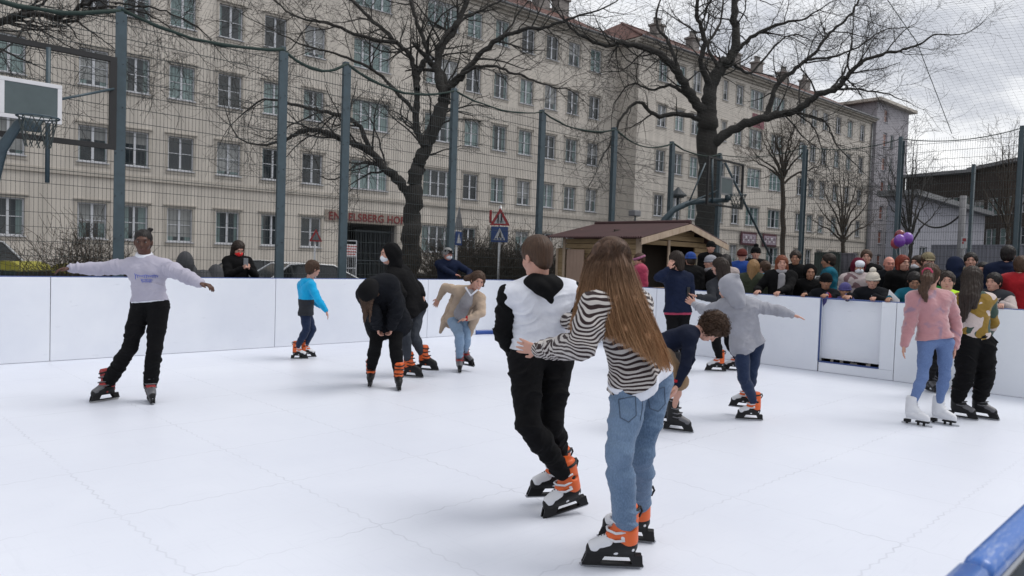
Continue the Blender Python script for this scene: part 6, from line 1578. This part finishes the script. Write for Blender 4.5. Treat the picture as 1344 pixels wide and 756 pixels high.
def stitch(F, part, lines, mt, r=.0022, dirv=None):
    from mathutils.bvhtree import BVHTree
    ob = [c for c in F.r.children if c.name.startswith(part)][0]; me = ob.data; bv = BVHTree.FromPolygons([v.co for v in me.vertices], [tuple(p.vertices) for p in me.polygons])
    mb = MB()
    for ln in lines:
        pts = []
        for a, b in zip(ln[:-1], ln[1:]):
            for q_ in np.linspace(0, 1, 7)[:-1 if b is not ln[-1] else 7]:
                px, py = a[0]+(b[0]-a[0])*q_, a[1]+(b[1]-a[1])*q_; o_ = CPOS-Vector(F.b); h_ = bv.ray_cast(o_, ray(px, py))
                if h_[0] is not None: pts.append(h_[0]+h_[1]*.001)
        if len(pts) > 1: mb.tube(pts, r, 4)
    mb.obj('stitching', mt, ob, True)
THR = mat('seam_thread', (.05, .075, .12), .8, var=.1)
stitch(F, 'trousers', [[(812, 524), (834, 520)], [(812, 524), (814, 548), (825, 554), (835, 545), (834, 520)], [(850, 515), (872, 508)], [(850, 515), (853, 536), (864, 540), (873, 530), (872, 508)],
    [(843, 508), (843, 535), (840, 552)], [(862, 508), (868, 498)]], THR)

# --- woman in navy, hand to her face
frame(888); D = 10.1; j = lambda x, y, d=0: U(x, y, D+d)
J = dict(neck=j(890, 358), chest=j(889, 370), pelvis=j(889, 406), sh=[j(874, 365, -.05), j(904, 365, .05)], el=[j(864, 364, -.22), j(907, 388, .0)], wr=[j(877, 353, -.22), j(903, 402, .22)], hip=[j(882, 411), j(897, 411)], kn=[j(883, 447, -.03), j(896, 447, .0)], an=[ankle(884, 489, td(-.6, .8), .95), ankle(899, 487, td(.3, 1), .95)])
H = Fr(j(887, 342, -.02), td(-.75, .55, -.1), (0, 0, 1), 1.0)
F = figure('dark haired skater in a navy jacket lifting one hand to the face', J, H, .96, 1.0, 'fair', .008, top='blue_navy', top_t=.024, bot=1.0, under=('hot_pink', 1.18, -.013), pants='black', pants_t=.012, hands=[dict(d=td(.4, .1, 1), n=td(.4, .6, 0)), None], fcfg=dict(brow='dark'))
hairshell(F.r, F.H, HR['dark'], 'bob', None, .008, .014, .003)
skate('black', F.r, J['an'][0], td(-.6, .8), .95); skate('black', F.r, J['an'][1], td(.3, 1), .95)

# --- long dark hair, grey jumper, behind the hooded child
frame(947); D = 10.3; j = lambda x, y, d=0: U(x, y, D+d)
J = dict(neck=j(947, 366), chest=j(947, 378), pelvis=j(948, 412), sh=[j(933, 375, -.05), j(960, 375, .05)], el=[j(935, 392, -.20), j(966, 396, .0)], wr=[j(915, 389, -.28), j(960, 408, -.15)], hip=[j(941, 417), j(955, 417)], kn=[j(940, 449, -.05), j(957, 449, .05)], an=[ankle(939, 487, td(-1, -.1), .98), ankle(962, 486, td(-1, .3), .98)])
H = Fr(j(944, 350, -.02), td(-.9, .3, -.15), (0, 0, 1), 1.0)
F = figure('skater with long dark hair and charcoal jumper holding a phone by the right board', J, H, .96, .92, 'fair', .008, top='charcoal', top_t=.018, hem=.0, pants='black', pants_t=.014, hands=[dict(d=td(-1, 0, .2), n=td(0, 0, 1)), None], fcfg=dict(brow='dark'))
hairshell(F.r, F.H, HR['dark'], 'long', [(F.H.P(0, -.06, .0), F.H.P(0, -.10, -.33), .085, .05, .03), (F.H.P(-.06, -.0, -.05), F.H.P(-.07, -.02, -.30), .03, .02, .02), (F.H.P(.06, -.0, -.05), F.H.P(.07, -.02, -.30), .03, .02, .02)], .008, .012, .003)
skate('rental', F.r, J['an'][0], td(-1, -.1), 1.0); skate('rental', F.r, J['an'][1], td(-1, .3), 1.0)
t = thing('phone', 'phone held out by the long haired skater by the right board', 'phone', J['wr'][0]-RR*.12+ZZ*.05, 0); mb = MB(); mb.bbox(-.035, .035, -.005, .005, -.07, .07, .004); mb.obj('casing', MT['black'], t)

# --- curly haired child bending down
frame(895); D = 6.50; j = lambda x, y, d=0: U(x, y, D+d); t0 = td(1, -.18)
J = dict(neck=j(911, 436, -.06), chest=j(898, 440, -.03), pelvis=j(868, 452, .06), sh=[j(905, 446, -.18), j(907, 438, .14)], el=[j(900, 480, -.24), j(905, 472, .16)], wr=[j(889, 505, -.24), j(892, 500, .12)], hip=[j(866, 458, -.05), j(867, 455, .12)], kn=[j(893, 503, -.14), j(890, 500, .06)], an=[ankle(890, 566, t0, .9), ank2(874, 556, td(1, -.1), .9, .22)])
H = Fr(j(932, 432, -.05), td(.45, -.2, -1), td(1, 0, .3), .95)
F = figure('curly haired child in navy top and tan shorts bent over, hands on knees', J, H, .80, .85, 'fair', .0065, top='navy', top_t=.020, hem=.0, pants='tan', pants_t=.016, shorts=True, hands=[dict(d=td(-.3, -.1, -1), n=td(-1, .3, 0), s=.9), dict(d=td(-.3, -.1, -1), n=td(-1, .3, 0), s=.85)], fcfg=dict(brow='brown'))
HB = hairshell(F.r, F.H, HR['brown'], 'short', [(F.H.P(0, -.02, .05), F.H.P(0, -.03, .06), .11, .11, .03)], .007, .020, .006)
tw = Tw(); rg = np.random.default_rng(9)
for i in range(900):
    v = rg.normal(0, 1, 3); v /= np.linalg.norm(v)
    if v[1] > .45 and v[2] < .35: continue
    c0 = F.H.P(*(np.array([0, -.015, .045])+v*np.array([.105, .115, .105]))); ow = unit(c0-F.H.c); A_ = unit(np.cross(ow, rg.normal(0, 1, 3))); B_ = np.cross(ow, A_); tt = np.linspace(0, 1, 12); rr0 = rg.uniform(.008, .014); ph = rg.uniform(0, 6)
    P = c0+ow*(tt[:, None]*rg.uniform(.02, .05))+A_*(rr0*np.cos(ph+tt*11))[:, None]+B_*(rr0*np.sin(ph+tt*11))[:, None]; tw.tube(P, np.full(12, .0022), 3)
tw.obj('curls', HR['brown'], HB, world=False)
mb = MB(); wv = Vector(F.J['wr'][0]); mb.tube([wv+ZZ*.02, wv+ZZ*.045], .030, 12); mb.obj('wristband', CL['red'], F.r, True)
for i in (0, 1):
    a = Vector(F.J['an'][i]); mb = MB(); mb.tube([a+ZZ*.02, a+ZZ*.10+(Vector(F.J['kn'][i])-a)*.08], [.040, .042], 12); mb.obj('sock', CL['grey'], F.r, True)
skate('black', F.r, J['an'][0], t0, .9); skate('black', F.r, J['an'][1], td(1, -.1), .9)

# --- child in the grey hoodie, arms out
frame(975); D = 7.10; j = lambda x, y, d=0: U(x, y, D+d); t0 = td(-1, -.18)
J = dict(neck=j(962, 393, -.04), chest=j(970, 408, -.02), pelvis=j(981, 448, .05), sh=[j(948, 402, -.04), j(990, 402, .0)], el=[j(927, 408, .18), j(1020, 407, -.05)], wr=[j(912, 400, .34), j(1039, 413, -.08)], hip=[j(973, 454, -.02), j(990, 453, .1)], kn=[j(976, 496, -.10), j(986, 493, .08)], an=[ankle(983, 551, t0, .88), ank2(974, 535, td(-1, .1), .88, .22)])
H = Fr(j(956, 380, -.05), td(-.75, .5, -.25), td(-.2, 0, 1), .96)
F = figure('child in a grey hoodie with hood up and both arms stretched out', J, H, .82, 1.05, 'fair', .0065, top='grey', top_t=.026, bot=1.1, fold=(.010, .10), pants='denim_dark', pants_t=.012, top_name='hoodie', hands=[dict(d=td(-.8, .3, .5), n=td(.3, 1, 0), s=.85), dict(d=td(1, 0, -.25), n=(0, 0, -1), curl=.2, s=.85)], fcfg=dict(brow='dark'))
hood_up(F.r, F.H, CL['grey'], tail=1)
skate('rental', F.r, J['an'][1], td(-1, .1), .88); skate('rental', F.r, J['an'][0], t0, .88)

# --- girl in pink with the ponytail
frame(1222); D = 7.12; j = lambda x, y, d=0: U(x, y, D+d); t0, t1 = td(.75, .75), td(.85, .6)
t0 = td(.9, -.3); t1 = td(.9, -.3)
J = dict(neck=j(1221, 385), chest=j(1221, 400), pelvis=j(1226, 445), sh=[j(1199, 392, -.03), j(1244, 392, .03)], el=[j(1194, 425, .0), j(1254, 426, .04)], wr=[j(1187, 452, -.05), j(1253, 456, -.02)], hip=[j(1216, 450), j(1240, 450)], kn=[j(1211, 494, -.03), j(1240, 494, -.03)], an=[ankle(1203, 558, t0, .92), ankle(1238, 557, t1, .92)])
H = Fr(j(1221, 363, -.01), td(.25, 1, -.1), (0, 0, 1), .97)
F = figure('girl in a pink velour jacket and blue jeans on white figure skates', J, H, .94, .82, 'fair', .0065, top='pink_dye', top_t=.024, bot=.70, rise=.5, fold=(.010, .09), pants='denim_blue', pants_t=.004, pfold=(.004, .07), pant_g=.92, arm_g=1.05, hands=[dict(d=td(-.1, -.1, -1), n=td(1, 0, 0), s=.92), dict(d=td(0, -.1, -1), n=td(-1, 0, 0), s=.92)], fcfg=dict(brow='brown'))
hairshell(F.r, F.H, HR['brown'], 'short', [(F.H.P(0, -.10, .03), F.H.P(-.015, -.155, -.04), .040, .048, .02), (F.H.P(-.015, -.155, -.04), F.H.P(.01, -.16, -.15), .048, .040, .02), (F.H.P(.01, -.16, -.15), F.H.P(-.015, -.145, -.26), .040, .012, .02)], .006, .010, .0035)
mb = MB(); c0 = F.H.P(0, -.118, .028); mb.tube([Vector(c0)+Vector(F.H.l)*.036*math.cos(a)+Vector(F.H.u)*.036*math.sin(a)+Vector((0, 0, .004*math.sin(9*a))) for a in np.linspace(0, 2*PI, 21)], [.014+.003*math.sin(7*a) for a in np.linspace(0, 2*PI, 21)], 7, cap=False); mb.obj('scrunchie', CL['hot_pink'], F.r, True)
skate('white', F.r, J['an'][0], t0, .92); skate('white', F.r, J['an'][1], t1, .92)

# --- girl in the camouflage jacket
frame(1278); D = 7.48; j = lambda x, y, d=0: U(x, y, D+d); t0, t1 = td(-.8, -.5), td(.75, -.5)
t0, t1 = td(.95, -.25), td(.95, -.3)
J = dict(neck=j(1277, 387), chest=j(1278, 402), pelvis=j(1279, 446), sh=[j(1259, 394, -.02), j(1299, 394, .02)], el=[j(1256, 424, .08), j(1303, 424, .08)], wr=[j(1266, 440, .24), j(1296, 440, .24)], hip=[j(1269, 452), j(1291, 452)], kn=[j(1266, 494, -.03), j(1293, 494, -.02)], an=[ankle(1263, 549, t0, .95), ankle(1291, 549, t1, .95)])
H = Fr(j(1276, 366, .0), td(.1, 1, -.1), (0, 0, 1), .99)
F = figure('girl with long straight dark hair in a camouflage jacket and baggy black trousers', J, H, .95, .84, 'fair', .007, top='camo', top_t=.020, bot=.75, fold=(.008, .09), pants='black', pants_t=.034, pfold=(.016, .10), pant_end=.80, hands=[dict(n=(0, 0, -1)), dict(n=(0, 0, -1))], fcfg=dict(brow='dark'))
hairshell(F.r, F.H, HR['dark'], 'long', [(F.H.P(0, -.05, .02), F.H.P(0, -.13, -.20), .082, .085, .03), (F.H.P(.02, -.13, -.20), F.H.P(.045, -.125, -.43), .075, .030, .03), (F.H.P(-.03, -.10, -.1), F.H.P(-.05, -.12, -.3), .05, .02, .03)], .006, .012, .003)
for i in (0, 1):
    a = Vector(F.J['an'][i]); mb = MB(); mb.tube([a+ZZ*.05, a+ZZ*.125], [.054, .052], 14); mb.obj('sock', CL['white'], F.r, True); mb = MB(); mb.tube([a+ZZ*.128, a+ZZ*.16], [.054, .052], 14); mb.obj('legging_cuff', CL['red'], F.r, True)
skate('black', F.r, J['an'][0], t0, .95); skate('black', F.r, J['an'][1], t1, .95)

# ================================================================== standing spectators
def stander(label, px, py, X=None, Y=None, D=None, face_dir=(-1, -.4, -.1), top='black', pants='black', hair=None, hat=None, arms='down', sk='fair', fc=None, t=.026, g=1.0, gz=-.06, h=.010, name_top='jacket', hs=None, body_dir=None, extra=None, fig=None):
    c = on_x(px, py, X) if X is not None else (on_y(px, py, Y) if Y is not None else U(px, py, D))
    H_ = c.z+.115-gz; s = min(max(H_/1.72, .55), 1.06); hsc = hs or (.86+.15*s if s > .62 else .92)
    fd = Vector(face_dir); bd = Vector(body_dir or (fd.x, fd.y, 0)); bd.z = 0; bd.normalize(); sd = Vector((bd.y, -bd.x, 0))    # right-hand side of the person is -sd..
    neck = c+Vector((0, 0, -.148*hsc))-bd*.025; leg = (neck.z-gz)*.62
    sh = [neck-sd*.172*s*g-Vector((0, 0, .045*s)), neck+sd*.172*s*g-Vector((0, 0, .045*s))]
    pel = Vector((neck.x, neck.y, gz+leg+.03)); hip = [pel-sd*.085*s-ZZ*.04, pel+sd*.085*s-ZZ*.04]; an = [Vector((hip[i].x, hip[i].y, gz+.085)) for i in (0, 1)]; kn = [lp(hip[i], an[i], .5) for i in (0, 1)]; kn = [Vector(k)+bd*.02 for k in kn]
    el = []; wr = []; hd = []
    for i, q_ in ((0, -1), (1, 1)):
        out = sd*q_
        a = arms if isinstance(arms, str) else arms[i]
        if a == 'board':
            tg = Vector((XB+.085, sh[i].y+out.y*.02, BH+.05)); e, w_ = ik(sh[i], tg, .285*s, .255*s, out*.7-ZZ); d_ = Vector((-1, 0, -.35)); n_ = (0, 0, -1); cu = .45
        elif a == 'boardA':
            tg = Vector((sh[i].x, YA+.07, BH+.05)); e, w_ = ik(sh[i], tg, .285*s, .255*s, out*.9-ZZ*.5); d_ = Vector((-out.x*.8, -.3, -.1)); n_ = (0, 0, -1); cu = .4
        elif a == 'phone':
            tg = c+bd*.30-ZZ*.30*s+out*.05; e, w_ = ik(sh[i], tg, .285*s, .255*s, out-ZZ*1.5); d_ = bd*.6+ZZ*.5-out*.5; n_ = -out; cu = .8
        elif a == 'face':
            tg = c+bd*.10-ZZ*.12+out*.10; e, w_ = ik(sh[i], tg, .285*s, .255*s, out-ZZ); d_ = ZZ+bd*.2; n_ = -out; cu = .5
        else:
            tg = sh[i]-ZZ*.50*s+out*.04+bd*.08; e, w_ = ik(sh[i], tg, .285*s, .255*s, -bd); d_ = -ZZ; n_ = -out; cu = .5
        el.append(e); wr.append(w_); hd.append(dict(d=d_, n=n_, curl=cu, s=.95*s if s > .8 else .8))
    J = dict(neck=neck, chest=neck-ZZ*.11*s, pelvis=pel, sh=sh, el=el, wr=wr, hip=hip, kn=kn, an=an, base_z=gz)
    Hd = Fr(c, fd, (0, 0, 1), hsc)
    F = figure(label, J, Hd, s, g, sk, h, top=top, top_t=t, hem=.05, fold=(.006, .10), pants=pants, pants_t=.012, hands=hd, fcfg=dict(fc or {}), top_name=name_top)
    for i in (0, 1):
        mb = MB(); a = Vector(F.J['an'][i]); mb.tube([a-bd*.06-ZZ*.045, a-ZZ*.035, a+bd*.08-ZZ*.045, a+bd*.17-ZZ*.055], [.036, .042, .038, .024], 10); mb.obj('shoe', MT['black'], F.r, True)
    if hair: hairshell(F.r, F.H, HR[hair[0]], hair[1], hair[2](F.H) if len(hair) > 2 else None, .009, .013, .003)
    if hat: hat(F)
    if extra: extra(F)
    return F
B = lambda c, pom=None, sl=0: (lambda F: beanie(F.r, F.H, CL[c], pom and CL[pom], sl))
hoodup = lambda c: (lambda F: hood_up(F.r, F.H, CL[c]))
hooddn = lambda c: (lambda F: hood_down(F.r, F.J, F.H, CL[c], .95))
lng = lambda H: [(H.P(0, -.06, .0), H.P(0, -.10, -.30), .085, .055, .03), (H.P(-.068, .0, -.05), H.P(-.085, .03, -.30), .030, .022, .02), (H.P(.068, .0, -.05), H.P(.085, .03, -.30), .030, .022, .02)]
scarf = lambda c: (lambda F: (collar(F.r, F.J, F.H, CL[c], 1.0, .075, .042, 'scarf')))
# left fence
frame(313); F = stander('woman in black with a bright red mask looking at her phone', 313, 327, Y=11.15, face_dir=td(.35, -.9, -.55), top='black', hair=('dark', 'long', lng), arms='phone', fc=dict(mask=MASKR, brow='dark'), extra=hooddn('black'), h=.008)
pc = (Vector(F.J['wr'][0])+Vector(F.J['wr'][1]))/2+Vector(F.b)+ZZ*.09+td(0, -.05)
t = thing('phone', 'pale phone held by the woman with the red mask', 'phone', pc, 0); mb = MB(); mb.bbox(-.035, .035, -.005, .005, -.07, .07, .004, M=Matrix.Rotation(-_y, 4, 'Z')); mb.obj('casing', MT['gutter'], t)
frame(588); stander('old man in a dark flat cap and white mask leaning on the board', 588, 334, Y=11.15, face_dir=td(.55, -.9, -.15), body_dir=td(-.05, -1), top='blue_navy', hair=('grey', 'short'), hat=lambda F: capbrim(F.r, F.H, CL['black'], True), arms='boardA', sk='red', fc=dict(mask=MASKW, brow='grey'), g=1.1, h=.008)
# right crowd, left to right
frame(834); stander('person in a pink puffer jacket and pink headband by the kiosk', 839, 341, X=11.75, face_dir=td(-.9, -.2, -.35), top='hot_pink', hair=('brown', 'short'), arms='down', t=.045, extra=lambda F: F and (lambda mb: (mb.tube([Vector(F.H.P(.088*math.cos(a), -.012+.105*math.sin(a), .040)) for a in np.linspace(0, 2*PI, 25)], .026, 6, cap=False), mb.obj('headband', CL['headband'], F.r, True)))(MB()))
frame(906); stander('spectator in a navy blue beanie and black jacket right of the skater in navy', 906, 341, X=11.25, face_dir=td(-.3, .8, 0), top='black', hair=('dark', 'short'), hat=B('royal'), arms='down')
frame(933); stander('tall man in a black beanie standing at the back beside the kiosk', 933, 325, X=13.6, face_dir=(-1, -.5, 0), top='black', hat=B('black'), arms='down')
frame(932); stander('person in a pale grey beanie and black coat with a grey scarf facing left', 932, 345, X=11.6, face_dir=td(-1, -.3, -.1), top='black', hat=B('grey'), arms='down', extra=scarf('scarf_grey'))
frame(953); stander('woman with long black hair behind the board next to the pale grey beanie', 953, 343, X=12.0, face_dir=td(.2, 1, 0), top='light_coat', hair=('black', 'long', lng), arms='down')
frame(974); stander('person with a rust red beanie and royal blue jacket in the second row', 974, 336, X=12.9, face_dir=td(.1, 1, 0), top='royal', hat=B('red_brown'), arms='down')
frame(992); stander('person in a black beanie at the back behind the blond hair', 992, 333, X=13.2, face_dir=(-1, -.5, 0), top='black', hat=B('black', 'black'), arms='down')
frame(989); stander('person with long blond hair in an olive jacket, back to the rink', 989, 351, X=11.3, face_dir=td(.15, 1, 0), top='olive', hair=('blonde', 'long', lng), arms='down', t=.035, g=1.1)
frame(1003); stander('child in a turquoise jacket half hidden behind the blond hair', 1003, 352, X=12.3, face_dir=td(-.5, .5, 0), top='turquoise', hair=('brown', 'short'), arms='down')
frame(1026); stander('woman with long auburn hair and grey scarf, both hands on the board', 1026, 346, X=11.08, face_dir=td(.1, -1, -.02), top='black', hair=('auburn', 'long', lambda H: lng(H)+[(H.P(.08, .03, -.2), H.P(.10, .05, -.36), .035, .02, .03), (H.P(-.08, .03, -.2), H.P(-.10, .05, -.36), .035, .02, .03)]), arms='board', fc=dict(brow='brown'), h=.008, t=.032, extra=lambda F: (collar(F.r, F.J, F.H, CL['scarf_grey'], 1.0, .068, .036, 'scarf'), (lambda S: (S.cone(nv(F.J['neck'])+F.H.f*.11-F.H.u*.04, nv(F.J['neck'])+F.H.f*.15-F.H.u*.40, .055, .06, .03, (.005, .12)), sdf_obj(S, 'scarf_end', CL['scarf_grey'], F.r)))(Sdf(.009))))
frame(1044); stander('dark haired man looking over the shoulder of the auburn haired woman', 1044, 339, X=12.0, face_dir=td(-.1, -1, -.1), top='black', hair=('dark', 'short'), arms='down', sk='tan')
frame(1063); stander('child in a black fur hood left of the child with the striped sleeves', 1063, 358, X=11.45, face_dir=td(.2, -1, -.1), top='black', hat=hoodup('black'), arms='down', sk='tan')
frame(1084); stander('child in a black beanie with red sleeves leaning on the board', 1084, 370, X=11.05, face_dir=td(.1, -1, -.2), top='ink', hat=B('black'), arms='board', sk='tan', extra=lambda F: (lambda mb: (mb.tube([Vector(lp(F.J['el'][0], F.J['wr'][0], .1)), Vector(lp(F.J['el'][0], F.J['wr'][0], .85))], .046, 10), mb.obj('sleeve_band', CL['red'], F.r, True), ))(MB()))
frame(1087); stander('dark haired man in a blue grey jacket turned sideways in the second row', 1087, 343, X=12.3, face_dir=td(-1, -.1, -.1), top='teal', hair=('dark', 'short'), arms='down', sk='tan')
frame(1127); stander('woman in a maroon headscarf and white mask in a patterned pale coat', 1127, 351, X=11.6, face_dir=td(.25, -1, -.15), top='pattern', arms='down', sk='tan', fc=dict(mask=MASKW, brow='dark'), t=.04, g=1.1, h=.008, hat=lambda F: (hood_up(F.r, F.H, CL['maroon']), (lambda S: (S.ell(F.H.P(0, .012, .052), F.H.ax, np.array([.080, .094, .068])*F.H.s, .01), sdf_obj(S, 'underscarf', CL['white'], F.r)))(Sdf(.008))))
frame(1109); stander('small child in a violet beanie peeping over the board', 1109, 382, X=11.0, face_dir=td(0, -1, -.1), top='violet', hat=B('violet'), arms='board', sk='tan', hs=.92)
frame(1137); stander('dark haired person just behind the maroon headscarf', 1137, 338, X=12.8, face_dir=td(0, -1, 0), top='black', hair=('brown', 'short'), arms='down')
frame(1145); stander('child in a cream knitted beanie with pompom and navy puffer jacket at the board', 1145, 369, X=11.06, face_dir=td(0, -1, -.15), top='ink', hat=B('cream', 'cream'), arms='board', fc=dict(brow='dark'), t=.042, g=1.08, h=.008, hs=1.02, extra=lambda F: (lambda mb: (mb.tube([Vector(F.J['neck'])+Vector(F.H.f)*.135+ZZ*.0-ZZ*.03, Vector(F.J['neck'])+Vector(F.H.f)*.152-ZZ*.35], .004, 4), mb.obj('zip', MT['white_paint'], F.r)))(MB()))
frame(1167); stander('bald man in dark clothes behind the cream beanie', 1167, 347, X=12.4, face_dir=td(.3, -1, -.1), top='ink', hair=None, arms='down', sk='red')
frame(1185); stander('person with curly bright red hair and a dark coat in the second row', 1185, 346, X=12.1, face_dir=td(.6, -.8, 0), top='black', hair=('red', 'bob'), arms='down')
frame(1200); stander('dark haired boy in a teal jacket with green zip looking down', 1200, 369, X=11.15, face_dir=td(.15, -1, -.5), top='teal', hair=('black', 'short'), arms='board', fc=dict(brow='dark'), sk='tan', extra=lambda F: (lambda mb: (mb.tube([Vector(F.J['neck'])+Vector(unit(F.H.f*np.array([1, 1, 0])))*.125-ZZ*.03, Vector(F.J['neck'])+Vector(unit(F.H.f*np.array([1, 1, 0])))*.14-ZZ*.3], .006, 4), mb.obj('zip', CL['neon'], F.r)))(MB()))
frame(1218); stander('man in a khaki cap and grey mask wearing a black jacket', 1218, 343, X=11.75, face_dir=td(.25, -1, -.15), top='black', hair=('brown', 'short'), hat=lambda F: capbrim(F.r, F.H, CL['khaki']), arms='down', fc=dict(mask=MASKG), h=.008)
frame(1204); stander('person with dark hair and a white mask left of the khaki cap', 1204, 346, X=12.6, face_dir=td(-.6, -.8, 0), top='black', hair=('dark', 'short'), arms='down', fc=dict(mask=MASKW))
frame(1240); stander('child in a bright green beanie between the ponytail and the navy hood', 1240, 367, X=11.5, face_dir=td(.4, -1, 0), top='green', hair=('dark', 'short'), arms='down')
frame(1254); stander('person in a dark navy hood turned away behind the two girls', 1254, 350, X=11.6, face_dir=td(.2, 1, 0), top='ink', hat=hoodup('blue_navy'), arms='down', g=1.1)
frame(1274); stander('dark haired person in beige right of the navy hood', 1274, 343, X=12.4, face_dir=td(0, -1, 0), top='khaki', hair=('black', 'short'), arms='down')
frame(1290); stander('dark haired child behind the boy in the white and grey jacket', 1290, 356, X=12.0, face_dir=td(-.3, -1, 0), top='black', hair=('black', 'short'), arms='down')
frame(1304); stander('boy in a white and grey jacket resting his arms on the board', 1304, 371, X=11.15, face_dir=td(-.55, -1, -.05), top='light_coat', hair=('black', 'short'), arms='board', fc=dict(brow='dark'), g=1.15, h=.008, extra=lambda F: (hood_down(F.r, F.J, F.H, CL['charcoal'], 1.0), (lambda S: (add_torso(S, F.J, .85, .036, 1.12), S.ell(nv(F.J['chest'])-np.array([0, 0, .42]), np.eye(3), np.array([.5, .5, .42]), .004, sub=True), sdf_obj(S, 'jacket_yoke', CL['charcoal'], F.r)))(Sdf(.008))))
frame(1323); stander('dark haired man in a navy jacket near the right edge, back turned', 1323, 335, X=11.9, face_dir=td(.1, 1, 0), top='blue_navy', hair=('black', 'short'), arms='down', g=1.1, extra=hooddn('blue_navy'))
frame(1341); stander('person with brown hair in a red jumper cut by the right edge', 1341, 349, X=11.45, face_dir=td(.2, 1, 0), top='red', hair=('brown', 'short'), arms='down', g=1.1)
# neon vest skater hidden behind the two girls
frame(1238); D = 8.6; j = lambda x, y, d=0: U(x, y, D+d)
J = dict(neck=j(1243, 385), chest=j(1243, 396), pelvis=j(1238, 430), sh=[j(1228, 391), j(1258, 391)], el=[j(1226, 410), j(1262, 412)], wr=[j(1232, 428, -.1), j(1258, 428, -.1)], hip=[j(1231, 435), j(1245, 435)], kn=[j(1229, 466), j(1240, 466)], an=[ankle(1222, 514, td(.5, -1), .9), ankle(1234, 512, td(.5, -1), .9)])
H = Fr(j(1243, 370), td(0, -1, 0), (0, 0, 1), .97)
F = figure('skater in a neon yellow vest almost hidden between the pink and the camouflage jackets', J, H, .9, .9, 'fair', .009, top='neon', top_t=.02, pants='black', pants_t=.014, fcfg=dict(brow='dark'))
hairshell(F.r, F.H, HR['dark'], 'short', None, .009, .012, .003)
skate('black', F.r, J['an'][0], td(.5, -1), .9); skate('black', F.r, J['an'][1], td(.5, -1), .9)
# white folded card standing on the board, wristbands and the like
c = on_x(1174, 396, 10.72); t = thing('paper_card', 'white folded paper sticking up behind the board right of the cream beanie', 'paper', c, 0)
mb = MB(); mb.add([(0, -.07, -.08), (0, .09, -.08), (0, .09, .06), (0, .075, .16), (0, -.06, .03), (.012, -.07, -.08), (.012, .09, -.08), (.012, .09, .06), (.012, .075, .16), (.012, -.06, .03)], [(0, 1, 2, 3, 4), (9, 8, 7, 6, 5), (0, 5, 6, 1), (1, 6, 7, 2), (2, 7, 8, 3), (3, 8, 9, 4), (4, 9, 5, 0)]); mb.obj('sheet', MT['white_paint'], t)
